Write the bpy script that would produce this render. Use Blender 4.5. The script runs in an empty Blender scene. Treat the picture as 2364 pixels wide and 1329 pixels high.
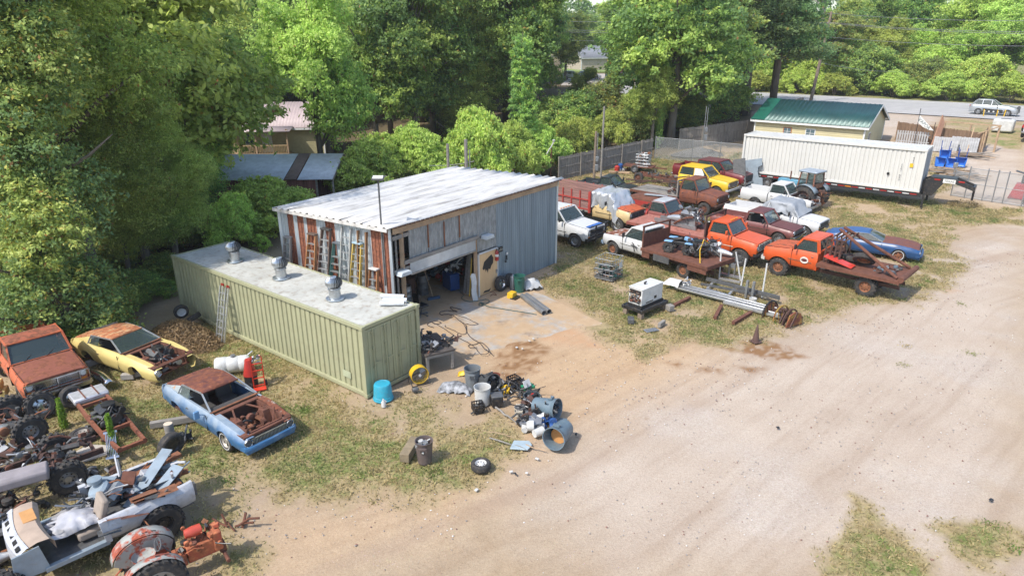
import bpy, bmesh, math, random
import numpy as np
from math import sin, cos, pi, radians as R, atan2, hypot, tan
from mathutils import Vector as V, Matrix
random.seed(7); rng = np.random.default_rng(11)
S = bpy.context.scene
# ------------------------------------------------------------ camera, sky, sun
FPX, CH, PIT = 1560.0, 11.45, 0.360
cam = bpy.data.objects.new('camera', bpy.data.cameras.new('camera')); S.collection.objects.link(cam); S.camera = cam
cam.data.sensor_width = 36; cam.data.lens = 36*FPX/2364; cam.data.clip_end = 3000; cam.data.clip_start = .2
cam.location = (0, 0, CH); cam.rotation_euler = (pi/2-PIT, 0, 0)
SUNAZ, SUNEL = R(40), R(52)          # direction the light travels in plan, height of the sun
sd = V((-cos(SUNAZ)*cos(SUNEL), -sin(SUNAZ)*cos(SUNEL), sin(SUNEL)))
W = bpy.data.worlds.new("World"); S.world = W; W.use_nodes = True
wn = W.node_tree.nodes; bgn = wn['Background']
sky = wn.new('ShaderNodeTexSky'); sky.sky_type = 'NISHITA'; sky.sun_disc = False
sky.sun_elevation = SUNEL; sky.sun_rotation = atan2(sd.x, sd.y); sky.dust_density = 1.5; sky.air_density = 1.0
W.node_tree.links.new(sky.outputs[0], bgn.inputs[0]); bgn.inputs[1].default_value = .15
sl = bpy.data.lights.new('sun', 'SUN'); sl.energy = 2.55; sl.angle = R(.6); sl.color = (1, .95, .87)
so = bpy.data.objects.new('sun', sl); S.collection.objects.link(so); so.rotation_euler = (-sd).to_track_quat('-Z', 'Y').to_euler()
S.view_settings.view_transform = 'Standard'; S.view_settings.look = 'None'; S.view_settings.gamma = 1; S.view_settings.exposure = 1.03
S.cycles.max_bounces = 6; S.cycles.transparent_max_bounces = 8; S.cycles.diffuse_bounces = 3
# ------------------------------------------------------------ plan geometry
E1 = V((-.788, .616)); E2 = V((.616, .788))      # along the buildings / across towards the road
def terr(x, y):
    s = .616*x+.788*y; t = min(1, max(0, (s-44)/44)); return 3.0*t*t*(3-2*t)
_c, _s = cos(PIT), sin(PIT)
def ray(px, py):
    a = (px-1182)/FPX; b = -(py-664.5)/FPX
    return a, _c+b*_s, -_s+b*_c
def gp(px, py, h=0.):
    d = ray(px, py); f = lambda t: CH+d[2]*t-terr(d[0]*t, d[1]*t)-h
    t = 4.
    while t < 400 and f(t) > 0: t += .5
    lo, hi = t-.5, t
    for _ in range(24):
        m = (lo+hi)/2
        if f(m) > 0: lo = m
        else: hi = m
    return d[0]*lo, d[1]*lo
def gz(px, py, h=0.):
    x, y = gp(px, py, h); return (x, y, terr(x, y)+h)
def at_depth(px, y):            # ground point on a bearing at plan depth y
    d = ray(px, 400.); t = y/d[1]; x = d[0]*t; return (x, y, terr(x, y))
# ------------------------------------------------------------ materials
def newmat(n):
    m = bpy.data.materials.new(n); m.use_nodes = True; nt = m.node_tree
    return m, nt, nt.nodes['Principled BSDF']
def nd(nt, t, **k):
    n = nt.nodes.new(t)
    for a, b in k.items():
        if a in n.inputs: n.inputs[a].default_value = b
        else: setattr(n, a, b)
    return n
def ramp(nt, src, pts):
    r = nt.nodes.new('ShaderNodeValToRGB'); e = r.color_ramp.elements
    while len(e) < len(pts): e.new(.5)
    for i, (p, c) in enumerate(pts):
        e[i].position = p; e[i].color = (*c, 1) if len(c) == 3 else c
    nt.links.new(src, r.inputs[0]); return r.outputs[0]
def mix(nt, f, a, b, mode='MIX'):
    m = nt.nodes.new('ShaderNodeMix'); m.data_type = 'RGBA'; m.blend_type = mode
    for i, x in ((0, f), (6, a), (7, b)):
        if hasattr(x, 'links') or hasattr(x, 'is_linked'): nt.links.new(x, m.inputs[i])
        else: m.inputs[i].default_value = x if i == 0 else (*x[:3], 1)
    return m.outputs[2]
def noise(nt, sc, det=6, vec=None, rough=.6, stretch=None, coord='Object'):
    tc = nt.nodes.new('ShaderNodeTexCoord'); n = nd(nt, 'ShaderNodeTexNoise', Scale=sc, Detail=det, Roughness=rough)
    out = tc.outputs[coord]
    if stretch:
        mp = nt.nodes.new('ShaderNodeMapping'); mp.inputs['Scale'].default_value = stretch
        nt.links.new(out, mp.inputs[0]); out = mp.outputs[0]
    nt.links.new(out, n.inputs['Vector']); return n.outputs['Fac']
_mc = {}
RUSTC = (.17, .055, .028)
def mat(name, col, rough=.55, metal=0., rust=0., rc=RUSTC, var=.18, sc=3., bump=0., stretch=None, spec=.5, dirt=.0):
    key = (name,)
    if key in _mc: return _mc[key]
    col = tuple(c*.86 for c in col); m, nt, b = newmat(name); L = nt.links
    n1 = noise(nt, sc, 6, stretch=stretch)
    dk = tuple(c*(1-var) for c in col); lt = tuple(min(.9, c*(1+var*.6)) for c in col)
    c = ramp(nt, n1, [(.3, dk), (.7, lt)])
    b.inputs['Roughness'].default_value = rough; b.inputs['Metallic'].default_value = metal
    b.inputs['Specular IOR Level'].default_value = spec
    if dirt:
        n3 = noise(nt, sc*2.3+1, 8, stretch=stretch, rough=.7)
        c = mix(nt, ramp(nt, n3, [(.5, (0, 0, 0)), (.72, (dirt,)*3)]), c, (.20, .15, .10))
    if rust:
        n2 = noise(nt, sc*.8+.7, 10, rough=.68, stretch=stretch); t = .80-.60*rust
        k = ramp(nt, n2, [(max(0, t-.03), (0, 0, 0)), (min(1, t+.04), (1, 1, 1))])
        n4 = noise(nt, 9, 8)
        rcol = ramp(nt, n4, [(.3, tuple(x*.55 for x in rc)), (.52, rc), (.75, (rc[0]*1.75, rc[1]*1.9, rc[2]*1.6))])
        c = mix(nt, k, c, rcol)
        mr = nt.nodes.new('ShaderNodeMapRange'); mr.inputs[3].default_value = rough; mr.inputs[4].default_value = .9
        L.new(k, mr.inputs[0]); L.new(mr.outputs[0], b.inputs['Roughness'])
        if metal:
            mm = nt.nodes.new('ShaderNodeMapRange'); mm.inputs[3].default_value = metal; mm.inputs[4].default_value = 0
            L.new(k, mm.inputs[0]); L.new(mm.outputs[0], b.inputs['Metallic'])
    L.new(c, b.inputs['Base Color'])
    if bump:
        bp = nt.nodes.new('ShaderNodeBump'); bp.inputs['Strength'].default_value = bump; bp.inputs['Distance'].default_value = .02
        L.new(noise(nt, sc*6, 8), bp.inputs['Height']); L.new(bp.outputs[0], b.inputs['Normal'])
    _mc[key] = m; return m
def glassmat(name, col=(.05, .07, .068), mixf=.35):
    if name in _mc: return _mc[name]
    m, nt, b = newmat(name); b.inputs['Base Color'].default_value = (*col, 1); b.inputs['Roughness'].default_value = .06
    b.inputs['Specular IOR Level'].default_value = .9
    t = nt.nodes.new('ShaderNodeBsdfTransparent'); t.inputs[0].default_value = (.75, .85, .82, 1)
    x = nt.nodes.new('ShaderNodeMixShader'); x.inputs[0].default_value = mixf
    o = nt.nodes['Material Output']; nt.links.new(b.outputs[0], x.inputs[1]); nt.links.new(t.outputs[0], x.inputs[2]); nt.links.new(x.outputs[0], o.inputs[0])
    _mc[name] = m; return m
# ------------------------------------------------------------ mesh builder
class MB:
    def __init__(s): s.v = []; s.f = []; s.mi = []; s.k = []
    def add(s, vs, fs, mi=0):
        o = len(s.v); s.k.append((o, len(s.f))); s.v += [tuple(p) for p in vs]; s.f += [tuple(o+i for i in f) for f in fs]; s.mi += [mi]*len(fs); return s
    def box(s, c, d, mi=0, rz=0, rx=0, ry=0):
        M = Matrix.Rotation(rz, 3, 'Z') @ Matrix.Rotation(ry, 3, 'Y') @ Matrix.Rotation(rx, 3, 'X')
        vs = [V(c)+M @ V((a*d[0]/2, b*d[1]/2, e*d[2]/2)) for a in (-1, 1) for b in (-1, 1) for e in (-1, 1)]
        return s.add(vs, [(0, 1, 3, 2), (4, 6, 7, 5), (0, 4, 5, 1), (2, 3, 7, 6), (0, 2, 6, 4), (1, 5, 7, 3)], mi)
    def bar(s, p, q, w, h=None, mi=0, up=(0, 0, 1)):
        p, q = V(p), V(q); h = h or w; d = (q-p); u = V(up)
        if d.length < 1e-6: return s
        if abs(d.normalized().dot(u)) > .98: u = V((0, 1, 0))
        a = d.cross(u).normalized()*w/2; b = d.cross(a).normalized()*h/2
        vs = [p-a-b, p+a-b, p+a+b, p-a+b, q-a-b, q+a-b, q+a+b, q-a+b]
        return s.add(vs, [(0, 1, 2, 3), (7, 6, 5, 4), (0, 4, 5, 1), (1, 5, 6, 2), (2, 6, 7, 3), (3, 7, 4, 0)], mi)
    def tube(s, pts, r, n=8, mi=0, cap=True):
        pts = [V(p) for p in pts]; k = len(pts); vs = []; rs = r if isinstance(r, (list, tuple)) else [r]*k
        pa = None
        for i, p in enumerate(pts):
            d = (pts[min(i+1, k-1)]-pts[max(i-1, 0)])
            d = d.normalized() if d.length > 1e-9 else V((0, 0, 1))
            if pa is None: a = d.orthogonal().normalized()
            else:
                a = pa-d*pa.dot(d); a = a.normalized() if a.length > 1e-5 else d.orthogonal().normalized()
            pa = a; b = d.cross(a)
            vs += [p+(a*cos(2*pi*j/n)+b*sin(2*pi*j/n))*rs[i] for j in range(n)]
        fs = [(i*n+j, i*n+(j+1) % n, (i+1)*n+(j+1) % n, (i+1)*n+j) for i in range(k-1) for j in range(n)]
        if cap: fs += [tuple(range(n))[::-1], tuple((k-1)*n+j for j in range(n))]
        return s.add(vs, fs, mi)
    def prism(s, poly, a, b, ax='y', mi=0):
        n = len(poly)
        mk = {'y': lambda p, t: (p[0], t, p[1]), 'z': lambda p, t: (p[0], p[1], t), 'x': lambda p, t: (t, p[0], p[1])}[ax]
        vs = [mk(p, a) for p in poly]+[mk(p, b) for p in poly]
        return s.add(vs, [tuple(range(n)), tuple(range(n, 2*n))[::-1]]+[(i, i+n, (i+1) % n+n, (i+1) % n) for i in range(n)], mi)
    def lathe(s, prof, n=20, c=(0, 0, 0), ax='z', mi=0, cap=False, M=None):
        vs = []
        for r, h in prof:
            for j in range(n):
                t = 2*pi*j/n; p = (r*cos(t), r*sin(t), h)
                if ax == 'y': p = (p[0], p[2], p[1])
                elif ax == 'x': p = (p[2], p[0], p[1])
                p = V(p)
                if M: p = M @ p
                vs.append(V(c)+p)
        k = len(prof)
        fs = [(i*n+j, i*n+(j+1) % n, (i+1)*n+(j+1) % n, (i+1)*n+j) for i in range(k-1) for j in range(n)]
        if cap: fs += [tuple(range(n))[::-1], tuple((k-1)*n+j for j in range(n))]
        return s.add(vs, fs, mi)
    def grid(s, P, mi=0):
        a, b = len(P), len(P[0]); vs = [p for r in P for p in r]
        return s.add(vs, [(i*b+j, i*b+j+1, (i+1)*b+j+1, (i+1)*b+j) for i in range(a-1) for j in range(b-1)], mi)
    def parts(s, name, mats, parent=None, **kw):      # one object per piece added
        out = []; K = s.k+[(len(s.v), len(s.f))]
        for i in range(len(s.k)):
            m = MB(); a, fa = K[i]; b, fb = K[i+1]; m.v = s.v[a:b]; m.f = [tuple(j-a for j in f) for f in s.f[fa:fb]]; m.mi = s.mi[fa:fb]
            out.append(m.obj(name, mats, parent, **kw))
        return out
    def obj(s, name, mats, parent=None, bevel=0, loc=None, rz=None, sharp=38, recalc=True):
        me = bpy.data.meshes.new(name); me.from_pydata(s.v, [], s.f)
        for m in (mats if isinstance(mats, (list, tuple)) else [mats]): me.materials.append(m)
        me.polygons.foreach_set('material_index', s.mi)
        if recalc:
            bm = bmesh.new(); bm.from_mesh(me); bmesh.ops.recalc_face_normals(bm, faces=bm.faces); bm.to_mesh(me); bm.free()
        me.polygons.foreach_set('use_smooth', [True]*len(me.polygons)); me.set_sharp_from_angle(angle=R(sharp))
        o = bpy.data.objects.new(name, me); S.collection.objects.link(o)
        if parent: o.parent = parent
        if loc: o.location = loc
        if rz is not None: o.rotation_euler = (0, 0, rz)
        if bevel:
            b = o.modifiers.new('bevel', 'BEVEL'); b.width = bevel; b.segments = 2; b.limit_method = 'ANGLE'; b.angle_limit = R(40)
        return o
def tag(o, label, cat, group=None, kind=None):
    if label: o['label'] = label
    if cat: o['category'] = cat
    if group: o['group'] = group
    if kind: o['kind'] = kind
    return o
def thing(name, label, cat, loc, rz=0, group=None):
    o = bpy.data.objects.new(name, None); S.collection.objects.link(o); o.location = loc; o.rotation_euler = (0, 0, rz)
    o.empty_display_size = .3
    return tag(o, label, cat, group)
def local(o, p):                 # world point -> local plan coords of a thing turned about z only
    d = V(p)-o.location; a = o.rotation_euler.z
    return V((d.x*cos(a)+d.y*sin(a), -d.x*sin(a)+d.y*cos(a), d.z))
def text(parent, body, size, loc, rot, m, name='lettering', ext=.004):
    c = bpy.data.curves.new(name, 'FONT'); c.body = body; c.size = size; c.align_x = 'CENTER'; c.align_y = 'CENTER'; c.extrude = ext
    t = bpy.data.objects.new(name, c); S.collection.objects.link(t); bpy.context.view_layer.update()
    me = bpy.data.meshes.new_from_object(t); bpy.data.objects.remove(t); me.name = name; me.materials.clear(); me.materials.append(m)
    o = bpy.data.objects.new(name, me); S.collection.objects.link(o); o.parent = parent; o.location = loc; o.rotation_euler = rot
    return o
def copytree(o, parent=None):
    c = o.copy(); S.collection.objects.link(c)
    if parent: c.parent = parent
    for ch in list(o.children): copytree(ch, c)
    return c
def interp(x, pts): return float(np.interp(x, [p[0] for p in pts], [p[1] for p in pts]))
def rnd(a, b): return random.uniform(a, b)
# common materials
RUST = mat('rusty_steel', (.15, .058, .035), .9, var=.4, sc=5, bump=.2)
RUSTL = mat('orange_rust', (.235, .095, .045), .9, var=.4, sc=6, bump=.2)
RUSTD = mat('dark_rust', (.085, .042, .032), .85, var=.4, sc=5, bump=.2)
BLK = mat('black_plastic', (.02, .02, .022), .5)
BLKP = mat('black_paint', (.018, .019, .022), .4, dirt=.4)
TYRE = mat('tyre_rubber', (.035, .034, .034), .85, var=.3, dirt=.5)
CHROME = mat('chrome', (.62, .62, .62), .22, .95, dirt=.3)
STEEL = mat('grey_steel', (.38, .39, .40), .45, .7, var=.2, dirt=.3)
ALU = mat('aluminium', (.66, .67, .68), .38, .75, var=.12, dirt=.2)
GREYM = mat('dark_grey_metal', (.12, .125, .13), .55, .3, var=.35, sc=6, dirt=.4)
WHITE = mat('white_paint', (.62, .62, .605), .4, dirt=.15)
WHITEP = mat('white_plastic', (.58, .58, .56), .45, dirt=.15)
GLASS = glassmat('car_glass')
WOOD = mat('weathered_wood', (.25, .19, .14), .85, var=.35, sc=2, stretch=(1, 1, 8), bump=.3)
WOODG = mat('grey_wood', (.27, .25, .225), .9, var=.3, sc=2, stretch=(1, 1, 6), bump=.3)
WOODT = mat('tan_wood', (.42, .29, .18), .8, var=.3, sc=2, bump=.2)
RED = mat('red_paint', (.42, .03, .022), .5, dirt=.3)
YEL = mat('yellow_plastic', (.75, .46, .02), .45, dirt=.15)
BLUEG = mat('blue_grey_plastic', (.13, .18, .22), .5, dirt=.2)
INT = mat('car_interior', (.055, .05, .047), .8)
TAN = mat('tan_vinyl', (.42, .32, .245), .7)
ENG = mat('engine_metal', (.09, .085, .08), .55, .4, rust=.35, sc=8, var=.5)
# ------------------------------------------------------------ ground
def inpoly(X, Y, poly):
    r = np.zeros(X.shape, bool); n = len(poly)
    for i in range(n):
        x0, y0 = poly[i]; x1, y1 = poly[(i+1) % n]
        c = ((y0 > Y) != (y1 > Y)); r ^= c & (X < (x1-x0)*(Y-y0)/((y1-y0) if y1 != y0 else 1e-9)+x0)
    return r
def sdist(X, Y, poly):          # signed distance, positive inside
    d = np.full(X.shape, 1e9); n = len(poly)
    for i in range(n):
        x0, y0 = poly[i]; x1, y1 = poly[(i+1) % n]; dx, dy = x1-x0, y1-y0
        t = np.clip(((X-x0)*dx+(Y-y0)*dy)/(dx*dx+dy*dy+1e-9), 0, 1)
        d = np.minimum(d, np.hypot(X-x0-t*dx, Y-y0-t*dy))
    return np.where(inpoly(X, Y, poly), d, -d)
def vnoise(X, Y, sc, seed):
    r = np.random.default_rng(seed); T = r.random((256, 256)); x = X*sc; y = Y*sc
    xi = np.floor(x).astype(int); yi = np.floor(y).astype(int); fx = x-xi; fy = y-yi
    fx = fx*fx*(3-2*fx); fy = fy*fy*(3-2*fy); g = lambda a, b: T[a % 256, b % 256]
    return (g(xi, yi)*(1-fx)+g(xi+1, yi)*fx)*(1-fy)+(g(xi, yi+1)*(1-fx)+g(xi+1, yi+1)*fx)*fy
def fbm(X, Y, sc, seed, o=4):
    a = 0; w = 1; t = 0
    for i in range(o): a = a+w*vnoise(X+i*31.7, Y-i*17.3, sc*2**i, seed+i); t += w; w *= .55
    return a/t
def pp(*pts): return [gp(*p) for p in pts]
P_GRASS = [  # patches of turf in the yard, corners on the ground
    (pp((250, 800), (520, 700), (800, 860), (845, 930), (1000, 905), (1180, 960), (1215, 1040), (1090, 1110), (960, 1170), (700, 1175), (520, 1200), (600, 1240), (560, 1329), (0, 1329), (0, 700), (160, 740)), .80, 1.1),
    (pp((420, 1060), (600, 1020), (860, 1010), (1030, 960), (1040, 1030), (850, 1110), (640, 1130), (470, 1170)), .72, .7),
    (pp((1240, 640), (1290, 600), (1420, 600), (1550, 640), (1760, 620), (2020, 680), (1880, 740), (1700, 800), (1540, 790), (1420, 790), (1330, 720)), .80, 1.1),
    (pp((1230, 650), (1290, 560), (1420, 560), (1450, 600), (1330, 640), (1270, 690)), .85, .6),
    (pp((1280, 420), (1500, 360), (1720, 350), (1720, 470), (1900, 440), (2140, 460), (2200, 470), (2364, 480), (2364, 505), (2200, 520), (2180, 600), (2080, 690), (1960, 700), (1700, 660), (1290, 620)), .85, 1.1),
    (pp((1360, 410), (1500, 360), (1720, 350), (1720, 440), (1550, 420), (1400, 430)), .95, .8),
    (pp((1960, 440), (2140, 470), (2364, 480), (2364, 520), (2150, 500), (2000, 470)), .9, .7),
    (pp((1880, 440), (2130, 545), (2240, 600), (2120, 700), (1900, 560)), .8, 1.4),
    (pp((2010, 1160), (2080, 1230), (2180, 1220), (2364, 1240), (2364, 1329), (1900, 1329), (1930, 1290), (1980, 1240)), 1.25, .9),
    (pp((1440, 800), (1500, 780), (1560, 800), (1500, 840), (1400, 790)), .58, .4),
    (pp((2150, 300), (2200, 272), (2364, 282), (2364, 350), (2300, 335), (2180, 330)), .8, .8),
    (pp((2150, 340), (2230, 380), (2200, 440), (2130, 450), (2140, 380)), .45, .5),
]
P_PALE = [   # pale gravel of the driveway
    (pp((1400, 1329), (1180, 1120), (1500, 900), (1700, 820), (1900, 760), (2100, 640), (2200, 560), (2364, 520), (2364, 1329)), 1.5),
    (pp((2130, 330), (2364, 330), (2364, 480), (2180, 440)), .8), (pp((1950, 244), (2364, 262), (2364, 275), (2180, 268), (2130, 300), (2040, 320)), .6),
]
P_WARM = [(pp((1060, 780), (1250, 660), (1400, 740), (1650, 800), (1900, 850), (1700, 960), (1350, 1000), (1200, 1100), (1000, 1210), (600, 1329), (500, 1329), (640, 1200), (980, 1120), (1230, 960), (1100, 850)), 1.2)]
P_DAMP = [pp((1640, 790), (1740, 780), (1830, 800), (1860, 830), (1800, 836), (1700, 812)), pp((1535, 826), (1570, 826), (1592, 842), (1550, 842)),
          pp((1596, 842), (1680, 848), (1660, 862), (1602, 852)), pp((1700, 842), (1790, 846), (1740, 862)), pp((1130, 845), (1150, 790), (1230, 780), (1290, 800), (1240, 850), (1150, 872)),
          pp((1490, 960), (1496, 964), (1480, 968), (1470, 962)), pp((1420, 680), (1440, 690), (1400, 694)), pp((900, 1105), (960, 1090), (1000, 1110), (930, 1125)),
          pp((1160, 765), (1235, 745), (1250, 775), (1180, 790)), pp((1650, 785), (1600, 790), (1570, 780), (1640, 770))]
P_ORANGE = [pp((1230, 755), (1320, 750), (1420, 800), (1330, 800), (1225, 772)), pp((2170, 660), (2230, 668), (2180, 676)), pp((1100, 712), (1200, 700), (1180, 730), (1110, 740))]
FOREST = [(-60, -5), (-32, 18), (-20.5, 24.5), (-17.3, 29.4), (-15.8, 35), (-12.5, 43), (-4, 48), (3.5, 55.5), (11.9, 61.5), (18.5, 66), (29, 81), (34, 100), (26, 260), (-200, 260), (-200, -5)]
def ground_attr(X, Y):
    w = fbm(X, Y, 1.3, 3, 4)-.5; w2 = fbm(X, Y, .35, 40, 3)-.5; f = fbm(X, Y, 4.5, 9, 3)
    wx = X+w*1.2; wy = Y+(fbm(X, Y, 1.1, 77, 4)-.5)*1.2
    g = np.zeros(X.shape)
    for poly, a, soft in P_GRASS:
        d = sdist(wx, wy, poly); g = np.maximum(g, a*np.clip(d/soft*.6+.5, 0, 1))
    pat = fbm(X, Y, .8, 21, 4)
    g = g*np.clip(.88+(pat-.45)*2.6+w2*1.1, .12, 1.25)
    S_ = .616*X+.788*Y
    g = np.where(S_ > 108.5, 1., g)
    g = np.clip(g, 0, 1)
    pale = np.zeros(X.shape); warm = np.zeros(X.shape); damp = np.zeros(X.shape); oran = np.zeros(X.shape)
    for p, soft in P_PALE: pale = np.maximum(pale, np.clip(sdist(wx, wy, p)/soft*.5+.5, 0, 1))
    for p, soft in P_WARM: warm = np.maximum(warm, np.clip(sdist(wx, wy, p)/soft*.5+.5, 0, 1))
    for p in P_DAMP: damp = np.maximum(damp, np.clip((sdist(X+w*.9, Y+w2*.9, p)+.08)/.3, 0, 1)*np.clip((f-.36)*5, .25, 1))
    for p in P_ORANGE: oran = np.maximum(oran, np.clip((sdist(X+w*.7, Y+w*.7, p))/.5+.3, 0, 1)*f)
    # wheel tracks along the drive, curving from the lower left up to the right
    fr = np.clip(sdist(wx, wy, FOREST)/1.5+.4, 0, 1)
    return g, pale, warm, np.clip(damp, 0, 1), np.clip(oran, 0, 1), fr
TR = pp((560, 1329), (900, 1215), (1250, 1090), (1600, 900), (1850, 760), (2050, 640), (2364, 560))
def track(X, Y):
    d = np.full(X.shape, 1e9); L = TR
    for i in range(len(L)-1):
        x0, y0 = L[i]; x1, y1 = L[i+1]; dx, dy = x1-x0, y1-y0
        t = np.clip(((X-x0)*dx+(Y-y0)*dy)/(dx*dx+dy*dy), 0, 1); nx = X-x0-t*dx; ny = Y-y0-t*dy
        s = np.sign(dx*ny-dy*nx); dd = np.hypot(nx, ny)*s; d = np.where(np.abs(dd) < np.abs(d), dd, d)
    return d
def make_ground():
    xs = np.concatenate([np.linspace(-900, -60, 12), np.linspace(-50, -24, 20), np.arange(-23, 34, .14), np.linspace(35, 60, 50), np.linspace(64, 900, 14)])
    ys = np.concatenate([np.linspace(-60, 8, 8), np.arange(9.5, 50, .14), np.arange(50, 72, .3), np.linspace(73, 130, 90), np.linspace(140, 1200, 14)])
    X, Y = np.meshgrid(xs, ys, indexing='ij'); s = .616*X+.788*Y; t = np.clip((s-44)/44, 0, 1); Z = 3*t*t*(3-2*t)
    dist_ = np.hypot(X, Y); Z = Z+np.clip((s-170)/400, 0, 1)*3
    g, pale, warm, damp, oran, fr = ground_attr(X, Y)
    near = (dist_ < 60)
    d = track(X, Y)+.25*(fbm(X, Y, .5, 5, 2)-.5)
    rut = sum(np.exp(-((d-o)/.22)**2) for o in (-2.6, -.9, .9, 2.7, 4.4))*.02
    ybump = (fbm(X, Y, .5, 60, 4)-.5)*.10+(fbm(X, Y, 3., 70, 3)-.5)*.03
    calm = np.clip(1-pale*.75, 0, 1)
    Z = Z-.06+np.where(near, ybump*calm-rut*np.clip(pale+warm, 0, 1)+g*.015*(fbm(X, Y, 6, 90, 2)), 0)*.8
    n, m = X.shape; vs = np.stack([X, Y, Z], -1).reshape(-1, 3)
    i = np.arange(n*m).reshape(n, m); F = np.stack([i[:-1, :-1], i[1:, :-1], i[1:, 1:], i[:-1, 1:]], -1).reshape(-1, 4)
    me = bpy.data.meshes.new('ground'); me.vertices.add(len(vs)); me.vertices.foreach_set('co', vs.ravel())
    me.loops.add(F.size); me.loops.foreach_set('vertex_index', F.ravel()); me.polygons.add(len(F))
    me.polygons.foreach_set('loop_start', np.arange(0, F.size, 4)); me.polygons.foreach_set('loop_total', np.full(len(F), 4))
    me.update(); me.polygons.foreach_set('use_smooth', np.ones(len(F), bool))
    lx = X*.74+Y*.67; stk = .6*fbm(d*1.0, lx*.06, 2.6, 131, 4)+.4*fbm(d, lx*.03, 9., 137, 2); stk2 = np.exp(-((np.abs(d-1.0)-1.6)/.5)**2)*fbm(X, Y, .4, 133, 3); grv = np.clip((fbm(X, Y, .32, 141, 4)-.53)*7, 0, 1)*np.clip(pale+.3, 0, 1)
    for nme, A, B, C_ in (('ga', g, pale, warm), ('gb', damp, oran, fr), ('gc', stk, stk2, grv)):
        ca = me.color_attributes.new(nme, 'FLOAT_COLOR', 'POINT')
        ca.data.foreach_set('color', np.stack([A, B, C_, np.ones(X.shape)], -1).ravel().astype('f'))
    m, nt, b = newmat('yard_ground'); L = nt.links
    a1 = nd(nt, 'ShaderNodeAttribute', attribute_name='ga'); a2 = nd(nt, 'ShaderNodeAttribute', attribute_name='gb')
    s1 = nt.nodes.new('ShaderNodeSeparateColor'); s2 = nt.nodes.new('ShaderNodeSeparateColor')
    L.new(a1.outputs['Color'], s1.inputs[0]); L.new(a2.outputs['Color'], s2.inputs[0])
    nb = noise(nt, .35, 5); nf = noise(nt, 9, 8, rough=.75); nm = noise(nt, 2.2, 8, rough=.7); ng = noise(nt, 40, 4, rough=.8)
    soil = mix(nt, nm, (.27, .20, .13), (.40, .31, .21))
    warm_ = mix(nt, nm, (.34, .235, .14), (.46, .335, .215))
    pale_ = mix(nt, ramp(nt, nb, [(.35, (0, 0, 0)), (.65, (1, 1, 1))]), (.375, .305, .24), (.42, .352, .285))
    c = mix(nt, s1.outputs[2], soil, warm_); c = mix(nt, s1.outputs[1], c, pale_)
    spk = ramp(nt, ng, [(.36, (.55, .5, .47)), (.5, (1, 1, 1)), (.66, (1, 1, 1)), (.74, (1.25, 1.25, 1.25))])
    c = mix(nt, .55, c, spk, 'MULTIPLY')
    # gravel speckle
    vo = nd(nt, 'ShaderNodeTexVoronoi', Scale=16.); tc = nt.nodes.new('ShaderNodeTexCoord'); L.new(tc.outputs['Object'], vo.inputs['Vector'])
    peb = ramp(nt, vo.outputs['Distance'], [(.0, (1, 1, 1)), (.16, (0, 0, 0))])
    pm = ramp(nt, noise(nt, .9, 5), [(.5, (0, 0, 0)), (.66, (.75, .75, .75))])
    pebm = mix(nt, 1.0, peb, pm, 'MULTIPLY'); c = mix(nt, pebm, c, vo.outputs['Color'])
    hs = nt.nodes.new('ShaderNodeHueSaturation'); hs.inputs['Saturation'].default_value = .25; hs.inputs['Value'].default_value = .62; L.new(vo.outputs['Color'], hs.inputs['Color'])
    c = mix(nt, mix(nt, .35, pebm, (0, 0, 0)), c, hs.outputs[0])
    a3 = nd(nt, 'ShaderNodeAttribute', attribute_name='gc'); s3 = nt.nodes.new('ShaderNodeSeparateColor'); L.new(a3.outputs['Color'], s3.inputs[0])
    c = mix(nt, .5, c, ramp(nt, s3.outputs[0], [(.30, (.82, .76, .71)), (.46, (.98, .96, .95)), (.62, (1.07, 1.07, 1.07))]), 'MULTIPLY')
    c = mix(nt, ramp(nt, s3.outputs[1], [(.3, (0, 0, 0)), (.7, (.4, .4, .4))]), c, (.29, .21, .155))
    v2 = nd(nt, 'ShaderNodeTexVoronoi', Scale=26.); L.new(tc.outputs['Object'], v2.inputs['Vector']); h2 = nt.nodes.new('ShaderNodeHueSaturation'); h2.inputs['Saturation'].default_value = .12; h2.inputs['Value'].default_value = .62; L.new(v2.outputs['Color'], h2.inputs['Color'])
    gf = nd(nt, 'ShaderNodeMath', operation='MULTIPLY'); L.new(s3.outputs[2], gf.inputs[0]); gf.inputs[1].default_value = .13; c = mix(nt, gf.outputs[0], c, h2.outputs[0])
    fine = noise(nt, 15, 5, rough=.95); c = mix(nt, .75, c, ramp(nt, fine, [(.30, (.62, .56, .52)), (.42, (.9, .88, .86)), (.5, (1, 1, 1)), (.66, (1.16, 1.17, 1.19))]), 'MULTIPLY')
    c = mix(nt, s2.outputs[0], c, (.21, .115, .055)); c = mix(nt, s2.outputs[1], c, (.40, .235, .13))
    # turf
    nt2 = noise(nt, 5.5, 8, rough=.8); dry = mix(nt, ramp(nt, nt2, [(.3, (0, 0, 0)), (.7, (1, 1, 1))]), (.17, .13, .065), (.39, .31, .175)); grn = mix(nt, ramp(nt, nt2, [(.3, (0, 0, 0)), (.7, (1, 1, 1))]), (.065, .10, .027), (.20, .24, .07))
    gk = ramp(nt, noise(nt, 1.6, 10, rough=.78), [(.43, (0, 0, 0)), (.60, (1, 1, 1))])
    gadd = nd(nt, 'ShaderNodeMath', operation='MULTIPLY_ADD'); L.new(s1.outputs[0], gadd.inputs[0]); gadd.inputs[1].default_value = 1.3; gadd.inputs[2].default_value = -1.2
    g2 = nd(nt, 'ShaderNodeMath', operation='ADD', use_clamp=True); L.new(gadd.outputs[0], g2.inputs[0]); L.new(gk, g2.inputs[1])
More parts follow.
